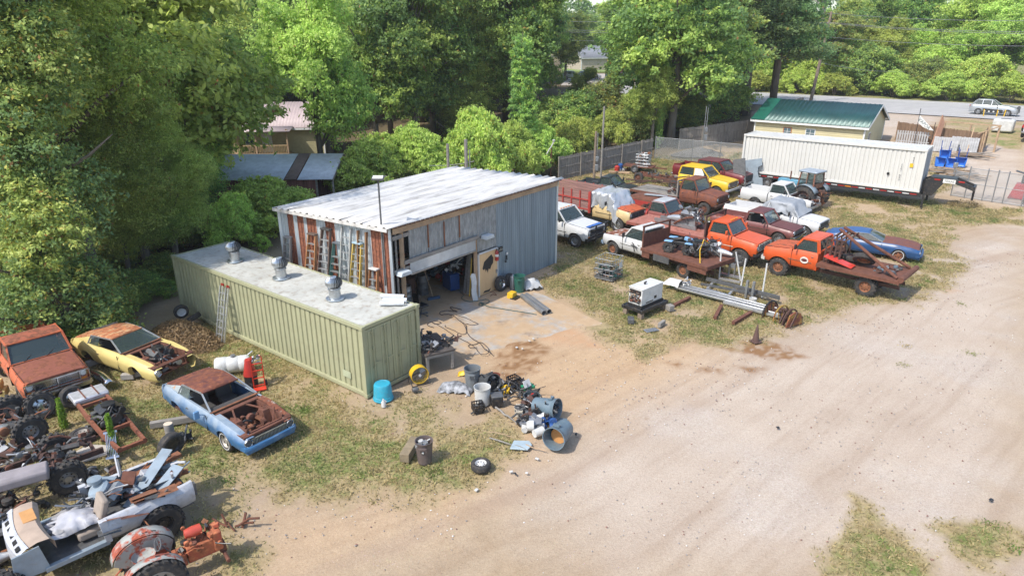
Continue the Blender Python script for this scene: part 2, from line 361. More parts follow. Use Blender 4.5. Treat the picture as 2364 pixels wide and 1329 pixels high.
    g3 = nd(nt, 'ShaderNodeMath', operation='MULTIPLY'); L.new(g2.outputs[0], g3.inputs[0]); L.new(s1.outputs[0], g3.inputs[1])
    turf = mix(nt, g3.outputs[0], dry, grn)
    gmask = nd(nt, 'ShaderNodeMath', operation='MULTIPLY_ADD', use_clamp=True); L.new(nf, gmask.inputs[0]); gmask.inputs[1].default_value = 1.6
    gm2 = nd(nt, 'ShaderNodeMath', operation='MULTIPLY_ADD'); L.new(s1.outputs[0], gm2.inputs[0]); gm2.inputs[1].default_value = 2.6; gm2.inputs[2].default_value = -1.35
    L.new(gm2.outputs[0], gmask.inputs[2]); c = mix(nt, gmask.outputs[0], c, turf)
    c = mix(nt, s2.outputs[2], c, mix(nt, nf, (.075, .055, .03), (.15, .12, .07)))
    L.new(c, b.inputs['Base Color']); b.inputs['Roughness'].default_value = .95; b.inputs['Specular IOR Level'].default_value = .15
    bp = nt.nodes.new('ShaderNodeBump'); bp.inputs['Strength'].default_value = .5; bp.inputs['Distance'].default_value = .05
    L.new(nf, bp.inputs['Height']); L.new(bp.outputs[0], b.inputs['Normal'])
    me.materials.append(m); o = bpy.data.objects.new('ground', me); S.collection.objects.link(o); o['kind'] = 'structure'
make_ground()
SLAB = [(-4.9, 25.0)]+pp((1075, 842), (1235, 800), (1420, 752), (1228, 661))
# grass blades and small tufts
def leafmesh(name, C, N, size, m, attr, elong=1.6, jit=.8):
    """C centres, N facing normals, size per leaf -> one mesh of little quads"""
    n = len(C); N = N+rng.normal(0, jit, (n, 3)); N /= np.linalg.norm(N, axis=1)[:, None]+1e-9
    T = np.cross(N, rng.normal(0, 1, (n, 3))); T /= np.linalg.norm(T, axis=1)[:, None]+1e-9; B = np.cross(N, T)
    T = T*(size*elong/2)[:, None]; B = B*(size/2)[:, None]
    v = np.stack([C-T, C-B*.9+T*.1, C+T, C+B*.9+T*.1], 1).reshape(-1, 3)
    me = bpy.data.meshes.new(name); me.vertices.add(len(v)); me.vertices.foreach_set('co', v.ravel())
    me.loops.add(len(v)); me.loops.foreach_set('vertex_index', np.arange(len(v))); me.polygons.add(n)
    me.polygons.foreach_set('loop_start', np.arange(0, len(v), 4)); me.polygons.foreach_set('loop_total', np.full(n, 4))
    ca = me.color_attributes.new('leaf', 'FLOAT_COLOR', 'POINT')
    ca.data.foreach_set('color', np.repeat(np.concatenate([attr, np.ones((n, 1))], 1), 4, axis=0).ravel().astype('f'))
    me.update(); me.materials.append(m); return me
def leafmat(name, rough=.55, trans=.35):
    m, nt, b = newmat(name); L = nt.links; a = nd(nt, 'ShaderNodeAttribute', attribute_name='leaf')
    oi = nt.nodes.new('ShaderNodeObjectInfo'); h = nt.nodes.new('ShaderNodeHueSaturation')
    mr = nt.nodes.new('ShaderNodeMapRange'); mr.inputs[3].default_value = .478; mr.inputs[4].default_value = .518; L.new(oi.outputs['Random'], mr.inputs[0]); L.new(mr.outputs[0], h.inputs['Hue'])
    mv = nt.nodes.new('ShaderNodeMapRange'); mv.inputs[3].default_value = .8; mv.inputs[4].default_value = 1.2; L.new(oi.outputs['Random'], mv.inputs[0]); L.new(mv.outputs[0], h.inputs['Value'])
    L.new(a.outputs['Color'], h.inputs['Color']); L.new(h.outputs[0], b.inputs['Base Color']); b.inputs['Roughness'].default_value = rough; b.inputs['Specular IOR Level'].default_value = .3
    t = nt.nodes.new('ShaderNodeBsdfTranslucent'); hs = nt.nodes.new('ShaderNodeHueSaturation'); hs.inputs['Value'].default_value = 1.5; L.new(h.outputs[0], hs.inputs['Color']); L.new(hs.outputs[0], t.inputs[0])
    x = nt.nodes.new('ShaderNodeMixShader'); x.inputs[0].default_value = trans+.08
    L.new(b.outputs[0], x.inputs[1]); L.new(t.outputs[0], x.inputs[2]); L.new(x.outputs[0], nt.nodes['Material Output'].inputs[0]); return m
LEAF = leafmat('leaf')
def grass_scatter():
    n = 1500000; X = rng.uniform(-24, 36, n); Y = rng.uniform(10, 66, n)
    g, pale, warm, damp, oran, fr = ground_attr(X, Y)
    keep = (np.abs(X/Y) < np.where(Y < 22, 1.05, .80)) & (rng.random(n) < np.clip((g-.25)*1.1, 0, 1)*np.clip(1.25-Y/90, .3, 1))
    keep &= ~inpoly(X, Y, SLAB)
    X, Y, g = X[keep], Y[keep], g[keep]; n = len(X)
    s = .616*X+.788*Y; t = np.clip((s-44)/44, 0, 1); Z = 3*t*t*(3-2*t)-.04
    sz = rng.uniform(.03, .075, n)*(1+Y/60); C = np.stack([X, Y, Z+sz*.35], -1)
    N = np.stack([rng.normal(0, 1, n), rng.normal(0, 1, n), np.full(n, .35)], -1)
    k = np.clip(fbm(X, Y, 1.4, 33, 5)*3-1.9+g*.45+rng.normal(0, .17, n), 0, 1)[:, None]
    col = (1-k)*np.array([.36, .285, .15])+k*np.array([.12, .18, .045]); col = col*rng.uniform(.7, 1.3, (n, 1))
    # ragged taller tufts
    q = 2600; cx = rng.uniform(-22, 34, q); cy = rng.uniform(11, 60, q); gg = ground_attr(cx, cy)[0]
    ok = (np.abs(cx/cy) < np.where(cy < 22, 1.05, .8)) & (rng.random(q) < np.clip(gg*1.3-.12, .03, 1)) & (fbm(cx, cy, .45, 55, 3) > .44) & ~inpoly(cx, cy, SLAB); cx, cy = cx[ok], cy[ok]; q = len(cx); per = 46
    th = np.repeat(rng.uniform(.05, .20, q), per)*rng.uniform(.3, 1.1, q*per); tx = np.repeat(cx, per)+rng.normal(0, .13, q*per); ty = np.repeat(cy, per)+rng.normal(0, .13, q*per)
    s = .616*tx+.788*ty; t = np.clip((s-44)/44, 0, 1); tz = 3*t*t*(3-2*t)-.05+th*.6
    C = np.concatenate([C, np.stack([tx, ty, tz], -1)]); N = np.concatenate([N, np.stack([rng.normal(0, 1, q*per), rng.normal(0, 1, q*per), np.full(q*per, .3)], -1)]); sz = np.concatenate([sz, np.full(q*per, .055)])
    kk = np.repeat(np.clip(rng.random(q)*1.2-.1, 0, 1), per)[:, None]; col = np.concatenate([col, ((1-kk)*np.array([.34, .27, .13])+kk*np.array([.13, .21, .04]))*rng.uniform(.6, 1.3, (q*per, 1))])
    me = leafmesh('grass', C, N, sz*.55, LEAF, col, 2.6, .25); o = bpy.data.objects.new('grass', me); S.collection.objects.link(o)
    tag(o, 'short patchy grass, part green and part dry straw, over the yard', 'grass', kind='stuff')

def make_slab():
    mb = MB(); C_ = V(SB)*.6+V(SA)*.4; O = [V(p) for p in SLAB]; O[0] = V(SLAB[0]); inn = [C_.lerp(p, .80) for p in O]
    mb.add([(*p, .004) for p in (V(SA), V(SB), V(SC), V(SD))], [(0, 1, 2, 3)])
    ring = [V(SA)]+inn[1:]+[V(SB)]; mb.add([(*p, .002) for p in ring], [tuple(range(len(ring)))])
    out = [V(SA)+V((-.1, -1.2))]+O[1:]+[V(SB)+V((.6, -.5))]
    for k in range(len(ring)-1): mb.add([(*ring[k], .002), (*ring[k+1], .002), (*out[k+1], -.13), (*out[k], -.13)], [(0, 1, 2, 3)])
    m, nt, b = newmat('stained_concrete'); L = nt.links
    c = ramp(nt, noise(nt, 1.5, 8, rough=.7), [(.35, (.25, .23, .205)), (.65, (.38, .36, .33))])
    c = mix(nt, ramp(nt, noise(nt, .42, 10, rough=.75), [(.40, (0, 0, 0)), (.52, (1, 1, 1))]), c, mix(nt, noise(nt, 3, 8), (.32, .22, .13), (.44, .325, .21)))
    c = mix(nt, ramp(nt, noise(nt, .8, 7, rough=.6), [(.58, (0, 0, 0)), (.72, (.7, .7, .7))]), c, (.15, .10, .065))
    c = mix(nt, .5, c, ramp(nt, noise(nt, 60, 3, rough=.9), [(.32, (.7, .67, .65)), (.5, (1, 1, 1)), (.7, (1.15, 1.15, 1.15))]), 'MULTIPLY')
    L.new(c, b.inputs['Base Color']); b.inputs['Roughness'].default_value = .95; b.inputs['Specular IOR Level'].default_value = .15
    o = mb.obj('concrete_slab', m, sharp=60); o['kind'] = 'structure'
SA = (-4.75, 25.26); SB = (2.33, 34.19); SC = gp(1037, 391, 4.3); SD = gp(643, 480, 4.32)
make_slab()
grass_scatter()
# ------------------------------------------------------------ corrugated helpers
def corr(mb, p0, p1, z0, z1, pitch, depth, mi=0, kind='trap', zt=None, off=0.):
    """vertical corrugated sheet from p0 to p1 in plan; depth grows to the left of p0->p1"""
    p0, p1 = V((p0[0], p0[1])), V((p1[0], p1[1])); d = p1-p0; Ln = d.length; u = d/Ln; n = V((-u.y, u.x))
    k = max(1, round(Ln/pitch)); P = []
    prof = [(0, 0), (.60, 0), (.68, 1), (.90, 1), (.98, 0)] if kind == 'trap' else [(0, 0), (.25, .5), (.5, 1), (.75, .5)] if kind == 'sine' else [(0, 0), (.7, 0), (.78, 1), (.92, 1)]
    for i in range(k):
        for a, b in prof: P.append(((i+a)/k, b))
    P.append((1, 0)); rows = [[], []]
    for t, h in P:
        q = p0+u*(t*Ln)+n*(h*depth+off); top = z1+((zt-z1)*t if zt is not None else 0)
        rows[0].append((q.x, q.y, z0)); rows[1].append((q.x, q.y, top))
    mb.grid(rows, mi)
def frame_box(mb, L, Wd, Hh, t, mi=0):
    for x in (0, L):
        for y in (0, Wd): mb.box((x, y, Hh/2), (t, t, Hh), mi)
    for z in (t/2, Hh-t/2):
        for y in (0, Wd): mb.box((L/2, y, z), (L-t, t*.7, t), mi)
        for x in (0, L): mb.box((x, Wd/2, z), (t*.7, abs(Wd)-t, t), mi)
def container(name, label, loc, rz, Hh, body, roofm, doorm=None, cast=None):
    L, Wd = 12.19, -2.44; t = thing(name, label, 'shipping container', loc, rz)
    f = MB(); frame_box(f, L, Wd, Hh, .14); f.obj('frame', body, t, bevel=.01)
    for y, s in ((-.03, 1), (Wd+.03, -1)):
        w = MB(); corr(w, (.07, y), (L-.07, y), .12, Hh-.1, .278, -.045*s if s > 0 else .045, 0, 'trap'); w.obj('side_wall', body, t, sharp=25)
    e = MB(); corr(e, (L-.03, Wd+.07), (L-.03, -.07), .12, Hh-.1, .26, .04); e.obj('end_wall', body, t, sharp=25)
    r = MB(); n = 44
    P = [[(.07+(L-.14)*i/(n*4)*1., y, Hh-.02+(.018 if i % 4 in (1, 2) else 0)) for i in range(n*4+1)] for y in (-.05, Wd+.05)]
    r.grid(P); r.obj('roof', roofm, t, sharp=20)
    fl = MB().box((L/2, Wd/2, .08), (L-.2, 2.2, .1)); fl.obj('floor', WOOD, t)
    for k in (0, 1):
        y0 = -.10-k*1.125; d = MB(); d.box((.0, y0-.55, Hh/2), (.05, 1.1, Hh-.34))
        for q in range(4): d.box((-.028, y0-.14-q*.27, Hh/2), (.03, .10, Hh-.5))
        dr = d.obj('door', doorm or body, t, bevel=.006)
        for q in (.27, .80):
            b = MB().tube([(-.075, y0-q, .2), (-.075, y0-q, Hh-.2)], .018, 6)
            for z in (.3, 1.0, Hh-.9, Hh-.3): b.box((-.06, y0-q, z), (.05, .08, .05))
            b.box((-.09, y0-q-.12, 1.15), (.02, .3, .04)); b.obj('locking_rod', doorm or body, dr)
        for z in (.35, .9, 1.6, Hh-.35): MB().box((-.03, -.03-k*2.36, z), (.03, .1, .09)).obj('hinge', body, dr)
    c = MB()
    for x in (0, L):
        for y in (0, Wd):
            for z in (.06, Hh-.06): c.box((x, y, z), (.18, .17, .13))
    c.parts('corner_casting', cast or body, t, bevel=.01)
    return t
GREENC = mat('olive_green_paint', (.37, .37, .225), .6, rust=.12, var=.1, sc=1.2, dirt=.25)
GREENR = mat('faded_container_roof', (.50, .495, .445), .8, var=.2, sc=1.1, dirt=.75, rust=.12, rc=(.30, .22, .15))
gc = container('shipping_container', 'olive green corrugated shipping container with pale roof and three roof vents', (-4.86, 20.0, 0), R(142), 2.59, GREENC, GREENR)
GA = gc
# roof turbine vents: fixed to the roof
GALV = mat('galvanised', (.55, .58, .60), .35, .85, var=.2, sc=6, dirt=.2)
for (px, py) in ((543, 603), (650, 642), (774, 690)):
    x, y = gp(px, py, 2.59); p = local(gc, (x, y, 2.6))
    b = MB().lathe([(.0, .01), (.34, .01), (.33, .05), (.21, .06), (.2, .35), (.23, .37), (.23, .40), (0, .4)], 20)
    v = b.obj('turbine_vent', GALV, gc); v.location = p
    h = MB()
    for k in range(20):
        a = 2*pi*k/20; pts0 = []; pts1 = []
        for j in range(9):
            th = -pi/2+.25+(pi-.35)*j/8; r = .29*cos(th)+.02; z = .62+.22*sin(th); tw = .22*j/8
            pts0.append((r*cos(a+tw), r*sin(a+tw), z)); pts1.append(((r-.045)*cos(a+tw+.26), (r-.045)*sin(a+tw+.26), z))
        h.grid([pts0, pts1])
    h.lathe([(0, .86), (.11, .84), (.12, .81)], 14); h.lathe([(0, .42), (.2, .4), (.2, .44)], 14)
    h.lathe([(.16, .44), (.19, .62), (.12, .80)], 12, mi=1)
    h.obj('turbine_head', [GALV, GREYM], v, sharp=60)
WHT = mat('white_roll', (.62, .64, .66), .45)
for i, (px, py) in enumerate(((907, 688), (912, 697), (905, 704))):
    x, y = gp(px, py, 2.62); o = MB().tube([(-.42, 0, 0), (.42, 0, 0)], .085, 14).tube([(.42, 0, 0), (.43, 0, 0)], .05, 10, 1).obj('sheet_roll', [WHT, BLK])
    o.location = (x, y, 2.69); o.rotation_euler = (0, 0, R(-6+i*5)); tag(o, ['pale sheet roll on the green container roof, farthest of the three from the edge', 'pale sheet roll on the green container roof, middle of the three', 'pale sheet roll on the green container roof, nearest of the three to the edge'][i], 'roll', 'sheet rolls on the container roof')
MB().box((1.0, .004, .55), (.42, .012, .25)).obj('vent_plate', mat('pale_green_paint', (.42, .45, .30), .6), gc)
# ------------------------------------------------------------ the workshop shed
A2, B2, C2, D2 = V(SA), V(SB), V(SC), V(SD)
UF = (B2-A2).normalized(); NF = V((UF.y, -UF.x))      # along the front, out of the front
UL = (D2-A2).normalized(); NL = V((-UL.y, UL.x)); NL = NL if NL.dot(V((0, -1))) > 0 else -NL
ZA, ZB, ZC, ZD = 4.36, 4.42, 4.30, 4.28
shed = thing('workshop_shed', 'corrugated metal workshop with low white ribbed roof and open roll-up door', 'shed', (*SA, 0))
def sl_(p, z=0): return (p[0]-SA[0], p[1]-SA[1], z)
def fw(t, out=0.): p = A2+UF*t+NF*out-V(SA); return p
FL = (B2-A2).length
METR = mat('white_roof_metal', (.74, .76, .77), .38, .25, var=.22, sc=.9, stretch=(1, 1, 1), dirt=.55)
METR, nt, b = newmat('white_rib_metal'); tc = nt.nodes.new('ShaderNodeTexCoord'); mp = nt.nodes.new('ShaderNodeMapping'); mp.vector_type = 'TEXTURE'; mp.inputs['Rotation'].default_value = (0, 0, R(51.6)); mp.inputs['Scale'].default_value = (3.2, .38, 1); nt.links.new(tc.outputs['Object'], mp.inputs[0])
n_ = nd(nt, 'ShaderNodeTexNoise', Scale=1.3, Detail=8., Roughness=.7); nt.links.new(mp.outputs[0], n_.inputs['Vector']); cc = ramp(nt, n_.outputs['Fac'], [(.33, (.28, .265, .245)), (.46, (.48, .465, .44)), (.62, (.60, .585, .555))])
nt.links.new(cc, b.inputs['Base Color']); b.inputs['Roughness'].default_value = .6; b.inputs['Specular IOR Level'].default_value = .25
METB = mat('blue_grey_sheet', (.255, .32, .37), .45, .35, var=.3, sc=1.6, stretch=(2, 2, .15), rust=.13)
METW = mat('pale_blue_sheet', (.62, .68, .71), .42, .35, var=.2, sc=1.6, stretch=(2, 2, .15), dirt=.2)
METR2 = mat('rust_streaked_sheet', (.55, .52, .49), .7, .2, var=.3, sc=2.2, rust=.80, stretch=(3, 3, .25), rc=(.21, .075, .042))
METG = mat('old_galvanised_sheet', (.33, .35, .355), .6, .35, var=.35, sc=5, rust=.12, stretch=(1, 1, .5))
# roof: ribs run from the left eave to the right end
rf = MB(); n = 17; oh = .22
a_ = A2-UF*.32+NF*oh; b_ = B2+UF*.25+NF*oh; c_ = C2+UF*.35; d_ = D2-UF*.3
rows = []
for i in range(n*4+1):
    s = i/(n*4); h = .075 if i % 4 in (1, 2) else 0
    s2 = s+(-.16/n if i % 4 == 2 else .09/n if i % 4 == 1 else 0)
    p = a_.lerp(d_, s2); q = b_.lerp(c_, s2); zp = (ZA+.1)*(1-s)+(ZD+.1)*s; zq = (ZB+.1)*(1-s)+(ZC+.1)*s
    rows.append([(*(p.lerp(q, k/12)-A2), (zp*(1-k/12)+zq*k/12)+h+.012*sin(k*2.1+i)) for k in range(13)])
rf.grid(rows); ro = rf.obj('roof', METR, shed, sharp=20); sm = ro.modifiers.new('t', 'SOLIDIFY'); sm.thickness = .012
fs = MB(); z = .0
fs.bar((*(a_-A2), ZA+.04), (*(d_-A2), ZD+.04), .03, .13); fs.bar((*(d_-A2), ZD+.04), (*(c_-A2), ZC+.04), .03, .16); fs.parts('eave_trim', METR, shed)
bm_ = MB(); bm_.bar((*fw(.1, .06), ZA-.10), (*fw(FL-.1, .06), ZB-.10), .06, .26); bm_.obj('front_beam', WOODT, shed)
dk = MB()
for k in range(46):
    t = .1+k*(FL-.2)/45; p = fw(t, oh-.01); dk.box((p.x, p.y, ZA+.075+(ZB-ZA)*t/FL), (.16, .08, .05), rz=atan2(UF.y, UF.x))
dk.obj('roof_edge_flashing', RUSTD, shed)
# left wall in strips, rusty and pale ones in turn
LL = (D2-A2).length
strips = [(0, .32, 1), (.32, .45, 0), (.45, 1.0, 1), (1.0, 2.25, 0), (2.25, 3.05, 0), (3.05, 3.6, 1), (3.6, 4.15, 0), (4.15, 4.75, 1), (4.75, 4.95, 0), (4.95, 5.35, 1), (5.35, 5.6, 0), (5.6, 5.98, 1), (5.98, LL, 0)]
for a, b, r in strips:
    p, q = A2+UL*a-A2, A2+UL*min(b, LL)-A2; w = MB(); zt = ZA+(ZD-ZA)*a/LL; zt2 = ZA+(ZD-ZA)*b/LL
    if b <= a: continue
    corr(w, p, q, .02, zt, .2, .03, 0, 'rib', zt2, off=rnd(0, .004)); w.obj('wall_sheet', METR2 if r else METW, shed, sharp=20)
w = MB(); p = D2-A2
w.bar((*p, 0), (*p, ZD), .12, .12); w.bar((0, 0, .0), (0, 0, ZA), .1, .1); w.parts('corner_trim', METW, shed)
w = MB(); corr(w, C2-A2, D2-A2, .02, ZC, .25, .03, 0, 'rib', ZD); w.obj('back_wall', METB, shed, sharp=20)
w = MB(); corr(w, B2-A2, C2-A2, .02, ZB, .25, .03, 0, 'rib', ZC); w.obj('end_wall', METB, shed, sharp=20)
# front wall: door opening from t=.55 to 4.75, panel above it, door, then solid sheet
tO, tP, tD = .72, 5.0, 6.45
def fpx(px, py):      # front wall coordinate of a photo position at the wall's foot
    x, y = gp(px, py); return (V((x, y))-A2).dot(UF)
w = MB()
corr(w, fw(tD), fw(FL), .02, ZA+(ZB-ZA)*tD/FL, .155, .025, 0, 'sine', ZB); w.obj('front_wall', METB, shed, sharp=20)
w = MB(); corr(w, fw(tP+.12), fw(tD), 2.14, ZA-.05, .155, .025, 0, 'sine'); w.obj('wall_sheet', METG, shed, sharp=20)
hts = [(.95, 2.72), (2.2, 2.70), (3.3, 2.68), (4.4, 2.68), (tP-.05, 2.66)]
for i in range(4):
    w = MB(); a = [.95, 2.05, 3.0, 3.95, tP+.12][i]; b = [.95, 2.05, 3.0, 3.95, tP+.12][i+1]
    corr(w, fw(a, .02), fw(b-.03, .02), 2.62, ZA-.16, .13, .025, 0, 'sine'); w.obj('wall_sheet', METG, shed, sharp=20)
    if i: MB().box((*fw(a-.02, .045), 3.5+.2*(i % 2)), (.07, .012, 1.1), rz=atan2(UF.y, UF.x)).obj('rusty_seam', RUSTL, shed)
# roll-up door
w = MB(); n = 10
rows = []
for k in range(n*3+1):
    z = 2.30+.5*k/(n*3); o = .06+(.016 if k % 3 == 1 else 0)
    rows.append([(*fw(.92, o+.02), z), (*fw(tP-.08, o+.02), z+.02)])
w.grid(rows); dd = w.obj('rollup_door', WHITE, shed, sharp=20); dd.modifiers.new('t', 'SOLIDIFY').thickness = .02
MB().bar((*fw(.92, .09), 2.29), (*fw(tP-.08, .09), 2.31), .06, .07).obj('door_bottom_rail', STEEL, dd)
MB().bar((*fw(.6, .1), 2.86), (*fw(tP+.1, .1), 2.90), .05, .16).obj('door_header', WOODG, shed)
ps = MB()
for t, wd in ((.06, .12), (.62, .17), (tP+.02, .16), (.32, .06)):
    ps = MB(); ps.bar((*fw(t, -.04), 0), (*fw(t, -.04), ZA-.2 if t < 1 else 2.9), wd, .12); ps.obj('post', WOODT if t > .5 else WOODG, shed)
ps = MB()
for z in (2.55, 3.95): ps.bar((*fw(.1, .02), z), (*fw(1.0, .02), z+.03), .05, .16)
ps.parts('cross_rail', WOODG, shed)
MB().bar((*fw(FL, .0), 0), (*fw(FL, .0), ZB), .09, .09).parts('corner_trim', METW, shed)
# inner frame: dark rafters and posts
ps = MB()
for t in (1.5, 4., 6.5, 9.): ps.bar((*(A2+UF*t-UL*-.1-A2), ZA-.12), (*(A2+UF*t+UL*(LL-.2)-A2), ZD-.12), .06, .14)
ps.parts('rafter', WOOD, shed)
# entry door
aF = atan2(UF.y, UF.x); doorm, nt, b = newmat('bare_door_ply')
cc = ramp(nt, noise(nt, 2, 6, stretch=(2, 2, .3)), [(.3, (.50, .32, .16)), (.7, (.62, .43, .24))]); nt.links.new(cc, b.inputs['Base Color'])
d = MB().box((0, 0, 1.03), (1.28, .05, 1.98)); dr = d.obj('door', doorm, shed); dr.location = (*fw((tP+.12+tD)/2, .05), 0); dr.rotation_euler = (0, 0, aF)
dp = MB().prism([(-.42, 1.32), (-.30, 1.62), (-.05, 1.74), (.22, 1.86), (.36, 1.66), (.34, 1.42), (.2, 1.3), (.12, 1.14), (.02, 1.22), (-.06, 1.02), (-.12, 1.2), (-.2, 1.1), (-.24, 1.28), (-.34, 1.22)], -.031, -.027); dp.obj('black_paint_patch', BLK, dr)
dp = MB().prism([(-.40, .10), (-.3, .2), (.0, .17), (.16, .22), (.05, .08), (-.2, .1)], -.031, -.027); dp.obj('black_paint_patch', BLK, dr)
fr = MB()
for x in (-.67, .67): fr.box((x, .0, 1.05), (.06, .09, 2.1))
fr.box((0, 0, 2.07), (1.4, .09, .06)); fr.obj('door_frame', WHITE, dr)
MB().box((.55, -.05, .95), (.06, .06, .18)).tube([(.55, -.05, 1.0), (.55, -.12, 1.0)], .03, 8).obj('handle', STEEL, dr)
# wall lamps (box fittings)
for px, t, z in (('a', .45, 2.42), ('b', tP+.62, 2.75)):
    l = MB().prism([(-.30, 0), (.30, 0), (.24, .16), (-.24, .16)], -.34, 0); o = l.obj('wall_lamp', mat('lamp_housing', (.55, .60, .63), .4), shed, bevel=.01); o.location = (*fw(t, .03), z); o.rotation_euler = (0, 0, aF)
# signs, fire extinguisher and gauge on the wall
def onwall(t, z, out=.05): p = A2+UF*t+NF*out; return (p.x, p.y, z)
SGN = mat('sign_white', (.75, .75, .72), .5)
def sign(name, label, t, z, w, h, m, lines, tm, ts):
    o = MB().box((0, 0, 0), (w, .012, h)).obj(name, m); o.location = onwall(t, z); o.rotation_euler = (0, 0, aF); tag(o, label, 'sign')
    for i, l in enumerate(lines): text(o, l, ts, (0, -.009, (len(lines)/2-.5-i)*ts*1.05), (pi/2, 0, 0), tm)
def fwall(px, py):     # position on the front wall plane seen at a photo pixel
    d = ray(px, py); D = V((d[0], d[1])); k = (A2.dot(NF)+.03)/D.dot(NF); p = V((0, 0, CH))+V(d)*k
    return (V((p.x, p.y))-A2).dot(UF), p.z
t, z = fwall(1143, 612); sign('sign', 'white KEEP OUT sign on the blue grey metal wall below the fire extinguisher', t, z, .36, .40, SGN, ['KEEP', 'OUT'], BLK, .14)
t, z = fwall(1155, 575); sign('sign', 'small black sign with pale lettering on the metal wall right of the door', t, z, .30, .26, BLK, ['NO', 'SMOKING'], mat('sign_cream', (.6, .55, .45), .5), .065)
t, z = fwall(1143, 600); fe = thing('fire_extinguisher', 'red fire extinguisher hung on the metal wall beside the plywood door', 'fire extinguisher', onwall(t, z, .14))
MB().lathe([(0, 0), (.075, .0), (.085, .04), (.085, .40), (.05, .47), (.03, .5), (0, .5)], 14).obj('cylinder', RED, fe)
MB().lathe([(.087, .2), (.087, .32)], 14).obj('label_band', SGN, fe)
MB().box((0, 0, .54), (.05, .05, .06)).tube([(.0, 0, .56), (.1, -.02, .5), (.11, -.02, .25)], .016, 6).obj('nozzle', BLK, fe)
t, z = fwall(1168, 593); ga = thing('wall_gauge', 'round white dial above black regulator knobs on the metal wall', 'gauge', onwall(t, z, .06), aF)
MB().lathe([(0, -.03), (.06, -.03), (.06, 0), (0, 0)], 14, (0.04, 0, .18), 'y').obj('dial', SGN, ga)
MB().tube([(-.02, 0, .1), (-.06, -.02, -.08), (-.08, -.03, -.2)], .025, 6).lathe([(0, -.05), (.05, -.05), (.05, 0), (0, 0)], 10, (-.08, 0, -.2), 'y').tube([(.03, 0, .08), (.05, 0, -.15)], .025, 6).obj('regulator', BLK, ga)
# floodlight on a pole at the roof corner
fl = thing('floodlight_pole', 'dark pole with grey floodlight rising from the front left shed corner', 'floodlight', (SA[0]-.32, SA[1]+.12, 0))
MB().tube([(0, 0, 2.0), (0, 0, 6.25)], .035, 8).obj('pole', GREYM, fl)
MB().box((0, 0, 6.33), (.46, .30, .07), rx=R(18)).obj('lamp_head', GREYM, fl, bevel=.01)
MB().box((0, -.02, 6.375), (.38, .22, .01), rx=R(18)).obj('lamp_panel', SGN, fl)
MB().tube([(.2, .06, 6.35), (.32, .1, 6.4)], .02, 6).obj('sensor', GREYM, fl)
# ladders against the left wall
def ladder(kind, label, t, h, wd, lean, col, cap=None, foot=.75):
    p = A2+UL*t+NL*foot; o = thing(kind, label, 'ladder', (p.x, p.y, 0), atan2(UL.y, UL.x)+pi); top = .12
    ly = -foot*1+top                                      # local +y points to the wall side
    nl = V((NL.x, NL.y)); a = o.rotation_euler.z; s = -1 if (-sin(a)*nl.x+cos(a)*nl.y) > 0 else 1
    Y = lambda z: s*(foot-top)*z/h; m = mat(col[0], col[1], .5, dirt=.4)
    r = MB()
    for x in (-1, 1):
        wb, wt = wd/2, wd/2*(.62 if kind == 'step_ladder' else 1)
        r.bar((x*wb+lean[0], 0, 0), (x*wt+lean[1], Y(h), h), .05, .12)
    r.parts('rail', m, o)
    st = MB(); n = int(h/.31)
    for i in range(1, n):
        z = i*.31; k = z/h; w = wd*(1-(.38 if kind == 'step_ladder' else 0)*k)
        st.box((lean[0]*(1-k)+lean[1]*k, Y(z), z), (w, .12 if kind == 'step_ladder' else .05, .035))
    st.parts('rung', ALU, o)
    if kind == 'step_ladder':
        b = MB()
        for x in (-1, 1): b.bar((x*wd*.45+lean[0], Y(0)+s*.12, 0), (x*wd*.3+lean[1], Y(h)+s*.05, h), .03, .05)
        for i in range(1, n, 2): b.box((lean[0]*.5+lean[1]*.5, Y(i*.31)+s*.1, i*.31), (wd*.6, .02, .02))
        b.obj('rear_frame', m, o)
        MB().box((lean[1], Y(h), h+.02), (wd*.68, .22, .06)).obj('top_cap', mat(cap[0], cap[1], .5), o, bevel=.01)
def lw(px): # along-wall coordinate from a photo column where ladders meet the mid wall
    d = ray(px, 620.); D = V((d[0], d[1])); den = D.dot(NL); k = A2.dot(NL)/den; return (D*k-A2).dot(UL)
FG = ('fibreglass_orange', (.45, .21, .09)); FY = ('fibreglass_yellow', (.60, .42, .10)); DK = ('fibreglass_brown', (.16, .11, .09)); GR = ('fibreglass_green', (.06, .16, .14)); GY = ('weathered_ladder_grey', (.33, .31, .28))
ladder('step_ladder', 'grey weathered stepladder leaning at the far end of the shed wall', lw(682), 3.1, .6, (0, -.12), GY, ('cap_grey', (.3, .3, .3)))
ladder('step_ladder', 'orange stepladder with brown cap and five steps showing, second from the forest end', lw(735), 3.5, .7, (-.1, 0), FG, ('cap_brown', (.15, .11, .09)))
ladder('step_ladder', 'tallest stepladder with dark brown rails against the corrugated wall', lw(765), 3.85, .78, (-.12, .06), DK, ('cap_dark', (.07, .07, .07)))
ladder('step_ladder', 'green railed stepladder in front of the rusty wall sheet', lw(789), 3.35, .7, (-.1, .04), GR, ('cap_slate', (.12, .14, .16)))
ladder('extension_ladder', 'slim aluminium extension ladder standing upright among stepladders', lw(812), 4.12, .5, (0, .05), ('aluminium_rail', (.42, .42, .40)))
ladder('step_ladder', 'yellow stepladder with a pale blue cap beside the shed corner', lw(835), 3.55, .7, (-.05, .02), FY, ('cap_blue', (.38, .52, .60)))
ladder('extension_ladder', 'brown and yellow wooden extension ladder behind the blue capped one', lw(848), 4.1, .45, (0, .0), ('wood_rail', (.28, .15, .07)), foot=.5)
ladder('step_ladder', 'short white capped stepladder nearest the shed corner post', lw(868), 2.6, .65, (.05, .0), FG, ('cap_white', (.62, .6, .58)), foot=.6)
